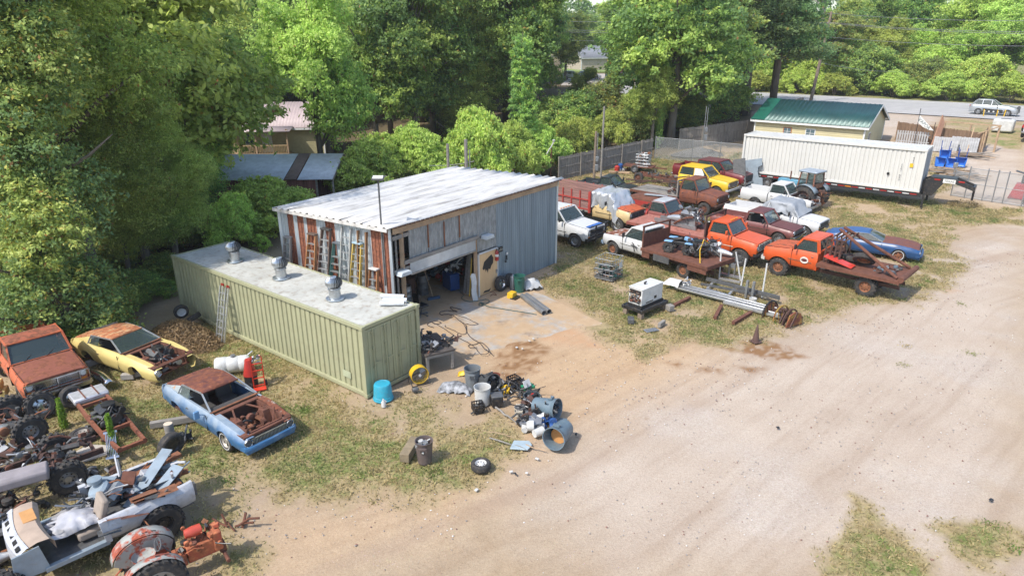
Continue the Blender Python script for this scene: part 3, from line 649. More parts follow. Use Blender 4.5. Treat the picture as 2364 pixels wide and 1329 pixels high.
# aluminium ladder leaning on the container
def wall_ladder():
    x, y = gp(512, 788); p = local(gc, (x, y, 0)); o = thing('extension_ladder', 'silver aluminium ladder with red tips leaning on the green container', 'ladder', (x, y, 0), gc.rotation_euler.z)
    h = 2.12; yy = -p.y+.06
    for dx in (0, .10):
        r = MB()
        for s in (-.2, .2): r.bar((s+dx, 0+dx*.6, 0), (s+dx+.12, yy+dx*.6, h), .03, .07)
        for i in range(1, 8): k = i/8; r.bar((-.2+dx+.12*k, yy*k+dx*.6, h*k), (.2+dx+.12*k, yy*k+dx*.6, h*k), .03, .03)
        r.obj('ladder_section', ALU, o)
    r = MB()
    for s in (-.2, -.1, .2, .3): r.box((s+.12, yy, h+.03), (.05, .05, .1))
    r.parts('end_cap', RED, o)
wall_ladder()
# ------------------------------------------------------------ vegetation
BARK = mat('bark', (.17, .145, .115), .95, var=.4, sc=5, stretch=(1, 1, .25), bump=.6)
BARKL = mat('pale_bark', (.34, .31, .27), .95, var=.35, sc=5, stretch=(1, 1, .25), bump=.5)
G1 = np.array([.23, .345, .08]); G2 = np.array([.42, .52, .125]); G3 = np.array([.15, .24, .085]); GY_ = np.array([.36, .31, .06]); GR_ = np.array([.26, .14, .055])
def blob_leaves(blobs, n, lsize, palette, aut=.03, fill=.25, hang=0.):
    """blobs: (x,y,z,rx,ry,rz,tint); leaves sit in small sprays scattered over and inside each blob"""
    B = np.array([b[:6] for b in blobs]); tint = np.array([b[6] for b in blobs]); ar = (B[:, 3]*B[:, 4]*B[:, 5])**.66
    ns = max(60, n//34); k = rng.choice(len(B), ns, p=ar/ar.sum())
    d = rng.normal(0, 1, (ns, 3)); d /= np.linalg.norm(d, axis=1)[:, None]
    d[:, 2] = np.where((d[:, 2] < -.3) & (rng.random(ns) < .5), -d[:, 2], d[:, 2])
    r = np.where(rng.random(ns) < fill, rng.random(ns)**.5, 1)*rng.normal(1.0, .17, ns)
    P = B[k, :3]+d*B[k, 3:6]*r[:, None]
    if hang: P[:, 2] -= hang*rng.random(ns)**2*(rng.random(ns) < .3)
    st = np.clip(tint[k]+rng.normal(0, .26, ns), 0, 1); sr = (B[k, 3]*rng.uniform(.16, .36, ns))
    j = rng.integers(0, ns, n); e = rng.normal(0, .55, (n, 3)); e[:, 2] *= .55
    C = P[j]+e*sr[j][:, None]; N = d[j]*.7+np.array([0, 0, .8])+e*.5; N /= np.linalg.norm(N, axis=1)[:, None]
    t = np.clip(st[j]+rng.normal(0, .12, n)+e[:, 2]*.35, 0, 1)[:, None]
    lo, mid, hi = palette; col = np.where(t < .5, lo+(mid-lo)*t*2, mid+(hi-mid)*(t*2-1))
    q = rng.random(ns)[j]*.5+rng.random(n)*.5; q = np.where(rng.random(n) < .5, rng.random(n), q); col = np.where((q < aut)[:, None], GY_, col); col = np.where((q > 1-aut*.6)[:, None], GR_, col)
    col = col*rng.uniform(.75, 1.25, (n, 1)); return C, N, lsize*rng.uniform(.6, 1.4, n), col
def crown_mesh(name, blobs, n, ls, pal, aut=.03, fill=.25, hang=0., jit=.7):
    C, N, s, col = blob_leaves(blobs, n, ls, pal, aut, fill, hang); return leafmesh(name, C, N, s, LEAF, col, 1.7, jit)
def mkmesh(mb, name, m):
    me = bpy.data.meshes.new(name); me.from_pydata(mb.v, [], mb.f); me.materials.append(m); me.polygons.foreach_set('use_smooth', [True]*len(me.polygons)); me.update(); return me
def tree_kind(kind, n, ls, seed, pal, aut=.03):
    """a crown and trunk about 10 m tall"""
    random.seed(seed); bl = []; tb = MB(); lean = rnd(-.6, .6); H = 10
    base = .22
    if kind == 'broad':
        nb = 26; hx = lambda z: lean*z/8
        tb.tube([(0, 0, -.3), (.05, 0, 1), (hx(3), .1, 3), (hx(6), -.1, 6), (hx(8), 0, 8.6)], [base*1.3, base, base*.85, base*.5, .05], 9)
        for i in range(nb):
            z = rnd(3.2, 9.2); R_ = (1.0-((z-6)/4.6)**2)**.5*3.1; a = rnd(0, 2*pi); r = R_*rnd(.25, 1)
            x, y = hx(z)+r*cos(a), r*sin(a); s = rnd(.75, 1.35); bl.append((x, y, z, s*1.15, s*1.15, s*.8, rnd(.15, .85)))
            if i % 2 == 0:
                z0 = max(2., z-rnd(1.5, 3)); tb.tube([(hx(z0), 0, z0), (hx(z0)*.5+x*.5, y*.5, (z0+z)/2+.2), (x, y, z)], [.09, .06, .02], 6)
    elif kind == 'viny':
        tb.tube([(0, 0, -.3), (.0, 0, 2), (.1, .1, 5), (-.1, 0, 9.6)], [base*1.5, base*1.1, base*.8, .08], 9)
        for i in range(34):
            z = 10*(i+.5)/34; w = (1.5+.5*sin(z*1.7+seed)+.3*sin(z*4))*(1.15-.05*z if z > 2 else .8); a = rnd(0, 2*pi); r = w*rnd(.15, .75)
            s = rnd(.55, .95); bl.append((r*cos(a), r*sin(a), max(.6, z), s*1.05, s*1.05, s*1.3, rnd(.1, .9)))
            if i % 4 == 1: tb.tube([(0, 0, z), (r*cos(a)*1.8, r*sin(a)*1.8, z+.8), (r*cos(a)*2.6, r*sin(a)*2.6, z+1.3)], [.06, .04, .01], 5)
    elif kind == 'pine':
        tb.tube([(0, 0, -.3), (0, 0, 5), (.05, 0, 9.8)], [base*1.0, base*.8, .05], 9)
        for i in range(30):
            z = 3.4+6.4*(i+.5)/30; w = 2.1*(1.12-(z-3)/7.6); a = i*2.4; r = w*rnd(.5, 1)
            bl.append((r*cos(a), r*sin(a), z, .85*w/2+.3, .85*w/2+.3, .42, rnd(.0, .6)))
            tb.tube([(0, 0, z-.4), (r*cos(a), r*sin(a), z)], [.05, .02], 5)
    elif kind == 'tall':
        tb.tube([(0, 0, -.3), (.1, 0, 3), (-.1, .1, 6), (.1, 0, 9.3)], [base*1.0, base*.8, base*.6, .05], 9)
        for i in range(24):
            z = rnd(4.0, 9.5); R_ = (1.05-((z-7)/3.2)**2 if abs(z-7) < 3.1 else .1)**.5*2.3; a = rnd(0, 2*pi); r = R_*rnd(.2, 1)
            s = rnd(.55, 1.05); bl.append((r*cos(a), r*sin(a), z, s*1.2, s*1.2, s*.7, rnd(.1, .9)))
            if i % 2: tb.tube([(0, 0, z-1.2), (r*cos(a), r*sin(a), z)], [.07, .02], 5)
    elif kind == 'sparse':
        tb.tube([(0, 0, -.3), (.3, 0, 3), (-.1, .2, 6), (.3, 0, 9.5)], [base*1.1, base*.85, base*.6, .04], 9)
        for i in range(22):
            z = rnd(2.8, 9.6); a = rnd(0, 2*pi); r = rnd(.6, 2.6); x, y = r*cos(a), r*sin(a)
            tb.tube([(.1, .1, z-1.3), (x*.5, y*.5, z-.4), (x, y, z), (x*1.25, y*1.25, z+.4)], [.09, .06, .03, .01], 5)
            s = rnd(.4, .8); bl.append((x, y, z, s*1.3, s*1.3, s*.6, rnd(.3, 1)))
            if i % 3 == 0: bl.append((x*.5, y*.5, z-.3, .5, .5, .4, rnd(.2, .6)))
    elif kind == 'bush':
        for i in range(13):
            a = rnd(0, 2*pi); r = rnd(0, 3.6); s = rnd(1.4, 2.6); bl.append((r*cos(a), r*sin(a), 3.2+rnd(-1.6, 3.2)*(1-r/7), s, s, s*.9, rnd(.2, .95)))
        for i in range(5): a = rnd(0, 6); tb.tube([(0, 0, -.2), (cos(a), sin(a), 3), (2.4*cos(a), 2.4*sin(a), 6)], [.22, .16, .05], 5)
    elif kind == 'mound':
        for i in range(26):
            a = rnd(0, 2*pi); r = rnd(0, 5.2); z = 4.6*(1-(r/5.9)**2)+rnd(-.3, .9); s = rnd(1.0, 1.9); bl.append((r*cos(a), r*sin(a), max(.6, z), s, s, s*.8, rnd(.35, 1)))
        for i in range(4): a = rnd(0, 6); tb.tube([(0, 0, -.2), (1.5*cos(a), 1.5*sin(a), 3)], [.2, .1], 5)
    return crown_mesh('foliage', bl, n, ls, pal, aut, .3, 1.2 if kind in ('viny', 'mound') else 0.), mkmesh(tb, 'trunk', BARKL if kind in ('sparse', 'tall') else BARK)
PA = (G3, G1, G2); PB = (G3*.9, G1*.8, G2*.85); PD = (G3*.8, G3*1.0, G1*.8); PL = (G1*.9, G2*.85, G2*1.05); PO = (G3+.03, np.array([.22, .29, .08]), np.array([.42, .46, .13]))
KIND = {}
for nm, kd, n, ls, sd_, pal, aut in (
    ('near_viny', 'viny', 130000, .052, 1, PO, .10), ('near_viny2', 'viny', 130000, .052, 2, PA, .05), ('near_broad', 'broad', 160000, .056, 3, (G1*.85, G2*.85, G2*1.05), .04), ('near_fine', 'broad', 120000, .055, 4, (G1*.8, G2*.75, G2), .02),
    ('broad', 'broad', 60000, .11, 5, PA, .02), ('broad2', 'broad', 60000, .11, 6, PB, .02), ('broad3', 'broad', 60000, .11, 17, PL, .02), ('viny', 'viny', 46000, .095, 7, PA, .04), ('tall', 'tall', 42000, .10, 8, PB, .03), ('tall2', 'tall', 42000, .10, 28, PA, .03),
    ('pine', 'pine', 46000, .085, 9, PD, .01), ('sparse', 'sparse', 26000, .09, 10, PO, .12), ('bush', 'bush', 44000, .19, 11, PA, .05), ('bush2', 'bush', 44000, .19, 12, PO, .10), ('mound', 'mound', 60000, .17, 13, PL, .01), ('mound2', 'mound', 60000, .17, 14, (G1*.9, G2, G2*1.15), .05)):
    KIND[nm] = tree_kind(kd, n, ls, sd_, pal, aut)
random.seed(5)
GRP = {'b': 'trees of the wood', 'm': 'bushes and vine mounds along the wood'}
def plant(kd, x, y, h, w=1., label=None, name=None, cat=None, rz=None, z=None, group=None):
    cr, tr = KIND[kd]; bushy = kd[:4] in ('bush', 'moun')
    o = bpy.data.objects.new(name or ('vine_mound' if kd[:4] == 'moun' else 'bush' if bushy else 'tree'), None); S.collection.objects.link(o)
    o.location = (x, y, (terr(x, y) if z is None else z)-.1); k = h/10; o.scale = (k*w, k*w, k); o.rotation_euler = (0, 0, rnd(0, 6.28) if rz is None else rz)
    for nme, me in (('foliage' if bushy else 'crown', cr), ('stem' if bushy else 'trunk', tr)):
        c = bpy.data.objects.new(nme, me); S.collection.objects.link(c); c.parent = o
    tag(o, label, cat or ('bush' if bushy else 'tree'), group); return o
def T(px, depth, h, kd, w=1., label=None, **k):
    x, y, z = at_depth(px, depth); return plant(kd, x, y, h, w, label, **k)
# hand placed trees, left to right
T(60, 24.5, 15.5, 'near_viny', 1.0, 'tall tree hung with reddish vines at the far left edge', rz=1.)
T(-40, 27, 16, 'near_viny2', 1.1, 'vine covered tree cut by the left edge of the view, behind the rusty truck')
T(158, 28.0, 17.5, 'near_broad', .85, 'big tree with thick bare grey trunk behind the rusty orange pickup', rz=.5)
T(300, 31.5, 10.5, 'near_fine', .95, 'feathery green tree with slim pale trunk left of the container end', rz=2.)
T(372, 32.5, 8.5, 'near_fine', .8, 'small slender tree close to the far end of the green container', rz=4.)
T(250, 30.5, 8.0, 'near_fine', .7, 'slender sapling with yellowish stem base in the wood edge left of the container', rz=5.)
T(428, 40, 18.5, 'near_viny2', .85, 'very tall trunk wrapped in bright green vines left of the pink roofed house', rz=.3)
T(215, 38, 19, 'near_broad', .8, 'tall dark tree behind the feathery tree at the left', rz=3.3)
T(300, 47, 19, 'broad2', .8, 'dark broad tree in the left wood between two viny trunks')
T(100, 40, 20, 'broad', 1., 'tall leafy tree rising behind the reddish vine tree')
T(490, 52, 9, 'broad', .6, 'leafy green tree at the left end of the pink roofed house')
T(458, 45, 6.0, 'near_broad', .8, 'round leafy tree beside the left end of the small tin roofed shed')
T(745, 53, 16, 'broad3', .72, 'leaning pale trunked tree in front of the right half of the pink roofed house', rz=1.2)
T(640, 82, 16, 'broad3', .95, 'bright green tree standing behind the pink roof')
T(560, 78, 15, 'broad', .95, 'green tree behind the left end of the pink roof')
T(1202, 58, 10.5, 'viny', .75, 'slim upright tree of pale green leaves on a bare pole like trunk behind the shed')
T(960, 67, 18, 'broad2', .85, 'dense dark green tree behind the middle of the white shed roof')
T(875, 66, 17, 'broad', .8, 'leafy tree just right of the pink roofed house')
T(1085, 71, 19, 'near_viny2', 1.1, 'tall vine clad tree behind the back corner of the shed roof')
T(1232, 75, 15, 'tall', .9, 'thin crowned tree left of the gap to the distant parking lot')
T(1540, 72, 17, 'sparse', 1.05, 'half bare tree with grey branches and yellowing leaves above the fence corner', rz=.6)
T(1622, 74, 19, 'sparse', 1.1, 'tall sparse tree with thick pale trunk right of the half bare one', rz=2.6)
T(1500, 66, 9, 'broad3', .75, 'yellow green tree leaning over the weathered fence corner')
T(1405, 80, 8.7, 'viny', .85, 'small dark green column of vines in the gap before the distant parking lot')
T(1345, 78, 6.6, 'broad', .8, 'small round tree at the left side of the gap to the parking lot')
T(1700, 80, 19, 'pine', 1.25, 'dark conifer rising behind the left end of the green roof')
T(1762, 82, 19, 'pine', 1.1, 'dark straight trunked pine nearest the leaning utility pole')
T(1655, 86, 19, 'broad2', .9, 'dark leafy tree behind the sparse pale trunk')
T(1850, 108, 17, 'sparse', 1.3, 'pale branched open tree beyond the road left of the utility pole')
T(1900, 118, 14, 'broad3', 1.2, 'light green spreading tree beyond the road behind the utility pole')
T(2068, 110, 10, 'broad3', .9, 'bright upright green tree standing alone at the far road verge')
T(1515, 66.5, 9.0, 'viny', .4, 'dead dark stem with brown vines at the fence corner')
LBL = ['leafy tree deep in the wood', 'dark leafy tree deep in the wood', 'tall thin tree deep in the wood', 'vine hung tree deep in the wood', 'dark conifer deep in the wood', 'light green tree deep in the wood']
# the wood behind
cnt = 0; pts = []; tries = 0
fp = FOREST
while cnt < 150 and tries < 9000:
    tries += 1; px = rnd(-120, 1830); dep = 34+((rnd(0, 1))**.8)*105; x, y, z = at_depth(px, dep); s = .616*x+.788*y
    if not bool(inpoly(np.array([x]), np.array([y]), fp)[0]): continue
    if bool(sdist(np.array([x]), np.array([y]), fp)[0] < 2.5): continue
    if 400 < px < 905 and dep < 84: continue
    if 860 < px < 1225 and dep < 69: continue
    if 1225 <= px < 1525 and dep < 76: continue
    if 0 < (x+22)*-.77+(y-68)*-.64 < 24 and abs((x+22)*-.64+(y-68)*.77) < 7: continue
    if px > 1760 and dep < 60: continue
    if 86 < s < 112 and px > 1200: continue
    m_ = 4.2+dep*.022
    if any(hypot(x-a, y-b) < m_ for a, b in pts): continue
    h = rnd(14, 20)
    if 1225 < px < 1525:
        if dep < 118: h = min(h, max(2.5, CH+(77-218)/FPX*dep-z-rnd(0, 1)))
        else: h = rnd(12, 15)
    kd = random.choice(['broad', 'broad', 'broad2', 'broad2', 'broad3', 'tall', 'tall2', 'viny', 'pine'] if h > 8 else ['bush', 'bush2'])
    if dep > 95 and kd == 'pine': kd = 'broad'
    pts.append((x, y)); cnt += 1
    Zs = ((150, 'at the left edge'), (300, 'left of the container'), (430, 'above the container end'), (600, 'behind the left of the pink roof'), (760, 'behind the right of the pink roof'), (900, 'right of the pink roofed house'), (1020, 'behind the middle of the shed roof'), (1130, 'behind the grey posts'), (1225, 'behind the right of the shed roof'), (1525, 'around the parking lot gap'), (1640, 'behind the fence corner'), (9999, 'behind the green roofed house'))
    side = next(b for a, b in Zs if px < a); fd = 'in front' if dep < 62 else 'midway back' if dep < 90 else 'far back'
    lb = {'broad': 'leafy green tree', 'broad2': 'dark leafy tree', 'broad3': 'light green tree', 'tall': 'tall thin tree', 'tall2': 'slender bright tree', 'viny': 'vine hung tree', 'pine': 'dark conifer', 'bush': 'low green bush', 'bush2': 'low yellowish bush'}[kd]
    plant(kd, x, y, h, rnd(.85, 1.1), '%s of the wood %s, %s' % (lb, side, fd), group='%s in the wood %s, %s' % (lb, side, fd))
# undergrowth along the wood edge and vine mounds behind the shed
def M_(px, dep, h, kd, w, label): mo = kd[:4] == 'moun'; T(px, dep, h*(1.45 if mo else 1.1), kd, w*(.82 if mo else 1), label)
M_(600, 39.5, 3.9, 'mound', 1.15, 'vine covered mound of bright leaves between the green container and the tin roofed shed')
M_(520, 36.5, 3.4, 'mound2', .8, 'leafy thicket above the far end of the green container')
M_(665, 42.5, 1.9, 'mound', .9, 'vine mound touching the left corner of the white shed roof')
M_(725, 43, 1.3, 'mound2', 1.0, 'low bright vines at the foot of the red boarded shed wall')
M_(880, 49, 5.2, 'mound', 1.0, 'bright green vine mound behind the shed roof, left of the two grey posts')
M_(960, 50, 5.8, 'mound', .9, 'rounded vine mound with tall shoots behind the shed roof')
M_(1100, 51, 6.6, 'mound2', .7, 'high vine mound hanging over the back right of the shed roof')
M_(1180, 55, 5.4, 'mound', .7, 'dark edged vine mound between the slim tree and the shed roof')
M_(1250, 58, 4.6, 'mound', .8, 'yellow green vine mound beside the rusty lamp pole')
M_(825, 49, 3.4, 'bush2', .8, 'brownish bush right of the red boarded shed')
M_(1330, 62.5, 4.2, 'mound2', .8, 'bright bush spilling over the left part of the weathered fence')
M_(1400, 66, 4.4, 'mound', .8, 'green thicket behind the middle of the weathered fence')
M_(1460, 69, 5.5, 'bush2', .9, 'yellowing cane thicket behind the right part of the weathered fence')
M_(1380, 73, 6.0, 'bush2', 1.1, 'brown and green scrub below the parking lot gap')
M_(1310, 69, 6.5, 'bush', 1.0, 'dark scrub left of the parking lot gap')
M_(1560, 73, 5, 'bush', 1.1, 'green undergrowth behind the far weathered fence')
M_(1650, 78, 6, 'bush', 1.0, 'dark undergrowth under the sparse pale trees')
M_(1510, 76, 6.5, 'mound', .8, 'yellow green vines behind the fence corner')
for i in range(16):
    px = -60+i*37; dep = 27.5+max(0, (px-60))*.021+rnd(0, 1.5)
    if 120 < px < 190: dep += 3
    T(px, dep+rnd(1.5, 4), rnd(2.2, 4), random.choice(['bush', 'bush2']), rnd(.8, 1.1), 'shaded bush in the left wood edge, number %s from the left' % 'one two three four five six seven eight nine ten eleven twelve thirteen fourteen fifteen sixteen'.split()[i], group='shaded undergrowth bushes')
for i in range(26):      # dark inside of the wood
    T(-80+i*30+rnd(-10, 10), 37+rnd(0, 6), rnd(5, 8), random.choice(['bush', 'broad2', 'viny']), 1.1, 'shaded understorey tree inside the left wood, '+('behind the reddish vine tree' if i < 7 else 'behind the feathery tree' if i < 12 else 'behind the container end' if i < 17 else 'right of the pink roofed house'), group='shaded understorey of the left wood %d' % (i > 6), cat='tree') if not 385 < i*30-80 < 880 else None
for px, dep, h in ((190, 27.2, 1.6), (235, 28.2, 2.0), (280, 29.3, 1.8), (330, 30.6, 2.2), (368, 31.6, 1.6), (110, 25.6, 1.8), (60, 24.4, 1.5)):
    T(px, dep, h, 'bush', 1.3, 'low leafy bush in the wood edge, '+{190: 'just right of the big bare trunk', 235: 'second right of the big bare trunk', 280: 'third right of the big bare trunk', 330: 'fourth right of the big bare trunk', 368: 'nearest the container end', 110: 'just left of the big bare trunk', 60: 'behind the rusty orange pickup'}[px], group='low leafy bushes at the left wood edge')
# roadside bank beyond the road
i = 0
for row, (d0, hh) in enumerate(((2.5, 5.5), (7, 9), (13, 13), (20, 15.5), (30, 17))):
    q = 0.
    while q < 150:
        a = V((26., 117.))-E1*q*1.0+E2*(d0+rnd(-1.2, 1.2)); q += rnd(5.0, 7.5)+row*.6
        d = (a.x/a.y*.94)
        if d > .83: continue
        h = hh*rnd(.75, 1.12)
        kd = random.choice(['mound', 'mound2', 'bush']) if row < 2 else random.choice(['broad3', 'broad', 'broad2', 'mound', 'viny']) if row < 4 else random.choice(['broad', 'broad2', 'tall'])
        w = .95 if row < 2 else 1.
        lb = {'mound': 'kudzu covered mound', 'mound2': 'yellow green vine mound', 'bush': 'leafy roadside bush', 'broad3': 'light green tree', 'broad': 'green tree', 'broad2': 'dark green tree', 'viny': 'vine wrapped tree', 'tall': 'tall thin tree'}[kd]
        zp = 1182+FPX*a.x/(a.y*_c+(CH-3)*_s); zn = ['behind the green roof', 'around the utility pole', 'right of the utility pole', 'left of the silver car', 'above the silver car'][sum(zp > v for v in (1800, 1930, 2070, 2220))]
        rr = ['at the far edge of the road', 'just behind the far road edge', 'up the bank beyond the road', 'high behind the bank beyond the road', 'on the skyline beyond the road'][row]
        plant(kd, a.x, a.y, h, w, '%s %s, %s' % (lb, rr, zn), group='%s %s, %s' % (lb, rr, zn))
for i, (px, dep, h) in enumerate(((1290, 185, 15), (1318, 200, 13.5), (1345, 188, 13), (1372, 205, 13.5), (1400, 190, 13), (1468, 250, 14), (1430, 255, 13), (1492, 190, 15), (1385, 262, 15), (1340, 240, 14), (1450, 240, 12))):
    T(px, dep, h, ['broad2', 'broad', 'tall'][i % 3], 1.0, 'distant rounded tree above the parking lot, '+['left end', 'second from the left', 'above the grey roof', 'right slope of the grey roof', 'between the two roofs', 'right of the tan roof', 'above the tan roof', 'right end', 'tall one behind the roofs', 'behind the grey roof', 'low one behind the tan roof'][i])
# far skyline wood that reads as one mass
bl = [(x, 262+rnd(-8, 8), 10+rnd(4, 9), 9, 6, 10, rnd(.1, .6)) for x in np.arange(-190, 250, 7.)]
me = crown_mesh('distant_wood', bl, 60000, .75, (G3, G1*.8, G1), .0, .1); o = bpy.data.objects.new('distant_wood', me); S.collection.objects.link(o); tag(o, 'far off line of dark green woodland closing the horizon', 'wood', kind='stuff')
# ------------------------------------------------------------ vehicle parts
def wheel(par, x, y, r, w=.2, rim=STEEL, rr=.58, lugs=0, side=1, style='steel', white=None, tilt=0, name='wheel', loc=None):
    """tyre with a rim child; side=+1 when the outer face looks to +y"""
    h = w/2; t = MB()
    t.lathe([(r*rr, -h*.8), (r*rr*1.06, -h), (r*.86, -h*1.05), (r*.97, -h*.8), (r, -h*.45), (r, h*.45), (r*.97, h*.8), (r*.86, h*1.05), (r*rr*1.06, h), (r*rr, h*.8)], 26, ax='y')
    if lugs:
        for k in range(lugs):
            a = 2*pi*k/lugs
            for s in (-1, 1):
                c = cos(a+.5*s*pi/lugs); q = sin(a+.5*s*pi/lugs)
                M = Matrix.Rotation(-(a+.5*s*pi/lugs), 3, 'Y'); bx = [M @ V((r-.02+p[0]*.05, s*h*.55+p[1]*h*.75, p[2]*r*.085)) for p in [(0, -.6, -1), (1, -.6, -1), (1, .6, -.3), (0, .6, -.3), (0, -.6, 1), (1, -.6, 1), (1, .6, 1.7), (0, .6, 1.7)]]
                t.add(bx, [(0, 1, 2, 3), (7, 6, 5, 4), (0, 4, 5, 1), (1, 5, 6, 2), (2, 6, 7, 3), (3, 7, 4, 0)])
    if white: t.lathe([(r*.72, h*1.02*side), (r*.80, h*1.045*side)], 26, ax='y', mi=1)
    o = t.obj(name, [TYRE, white or TYRE], par); o.location = loc or (x, y, r)
    R0 = r*rr; m = MB()
    m.lathe([(R0, h*.8), (R0*.96, h*.85), (R0*.88, h*.55), (R0*.80, h*.3), (R0*.45, h*.45), (R0*.4, h*.62), (R0*.22, h*.66), (0, h*.66)], 22, ax='y')
    m.lathe([(R0, -h*.8), (R0*.9, -h*.5), (0, -h*.4)], 16, ax='y')
    n = 5 if style == 'spoke' else 8
    for k in range(n):
        a = 2*pi*k/n; s = .15 if style == 'spoke' else .085
        M = Matrix.Rotation(a, 3, 'Y'); c = M @ V((R0*.64, h*.44, 0))
        m.lathe([(0, .012), (R0*s, .012), (R0*s*1.1, -.01)], 8, c, 'y', 1)
    ri = m.obj('rim', [rim, BLK], o); ri.scale = (1, side, 1)
    if tilt: o.rotation_euler = (0, 0, tilt)
    return o
def yfac(t, pr): return interp(t, pr)
PR = [(0, .90), (.12, .95), (.45, 1.0), (.62, 1.0), (.85, .965), (1, .90)]
class Body:
    def __init__(s, root, x0, x1, sill, arches, top, hw, pr=PR, zb=None, n=7, dx=.12):
        s.root = root; s.x0 = x0; s.x1 = x1; s.sill = sill; s.ar = arches; s.top = top; s.hw = hw; s.pr = pr; s.n = n
        xs = list(np.arange(x0, x1, dx))+[x1]
        for xc, r, zc in arches:
            for k in range(15): xs.append(xc+r*cos(pi*k/14)*.999)
        s.xs = sorted(set(round(x, 4) for x in xs if x0-1e-6 <= x <= x1+1e-6))
    def bot(s, x):
        z = s.sill if not callable(s.sill) else s.sill(x)
        for xc, r, zc in s.ar:
            if abs(x-xc) < r: z = max(z, zc+math.sqrt(r*r-(x-xc)**2))
        return z
    def T(s, x): return interp(x, s.top)
    def H(s, x): return interp(x, s.hw)
    def pt(s, x, z, off=0.):
        z0 = s.sill if not callable(s.sill) else s.sill(x); t = (z-z0)/max(.01, s.T(x)-z0); return s.H(x)*yfac(min(1, max(0, t)), s.pr)+off
    def side(s, name, m, sg, xa=None, xb=None, off=0., lip=.06, inner=True, parent=None, zlo=None):
        xs = [x for x in s.xs if (xa is None or x >= xa-1e-6) and (xb is None or x <= xb+1e-6)]
        if xa is not None and xa not in xs: xs = [xa]+xs
        if xb is not None and xb not in xs: xs = xs+[xb]
        P = []
        for x in xs:
            b, t = s.bot(x), s.T(x); z0 = s.sill if not callable(s.sill) else s.sill(x)
            if zlo: b = max(b, zlo)
            b = min(b, t-.02); row = []
            if inner: row.append((x, sg*(s.pt(x, b)-.14), b))
            for k in range(s.n+1):
                z = max(b, z0+(t-z0)*k/s.n); row.append((x, sg*(s.pt(x, z)+off), z))
            if inner and lip: row.append((x, sg*(s.pt(x, t)-lip), t-.004))
            P.append(row)
        mb = MB(); mb.grid(P); return mb.obj(name, m, parent or s.root, sharp=32)
    def panel(s, name, m, xa, xb, crown=.03, inset=.02, zoff=.012, parent=None, w=None, nx=8):
        P = []
        for i in range(nx+1):
            x = xa+(xb-xa)*i/nx; h = (w or s.pt(x, s.T(x))-inset)
            P.append([(x, h*v, s.T(x)+zoff+crown*(1-v**4)*(.4+.6*sin(pi*i/nx)**.5 if 0 < i < nx else .5)) for v in (-1, -.97, -.72, -.5, -.25, 0, .25, .5, .72, .97, 1)])
        P2 = [[(p[0], p[1], p[2]-(.05 if abs(j-5) == 5 else 0)) for j, p in enumerate(r)] for r in P]
        mb = MB(); mb.grid(P2)
        mb.grid([[(p[0], p[1], p[2]) for p in P2[-1]], [(p[0]+.005, p[1], p[2]-.07) for p in P2[-1]]])
        return mb.obj(name, m, parent or s.root, sharp=30)
    def cap(s, name, m, x, z0, z1, thick=.04, parent=None, w=None):
        h = w or s.pt(x, (z0+z1)/2)-.01
        return MB().box((x, 0, (z0+z1)/2), (thick, 2*h, z1-z0)).obj(name, m, parent or s.root, bevel=.01)
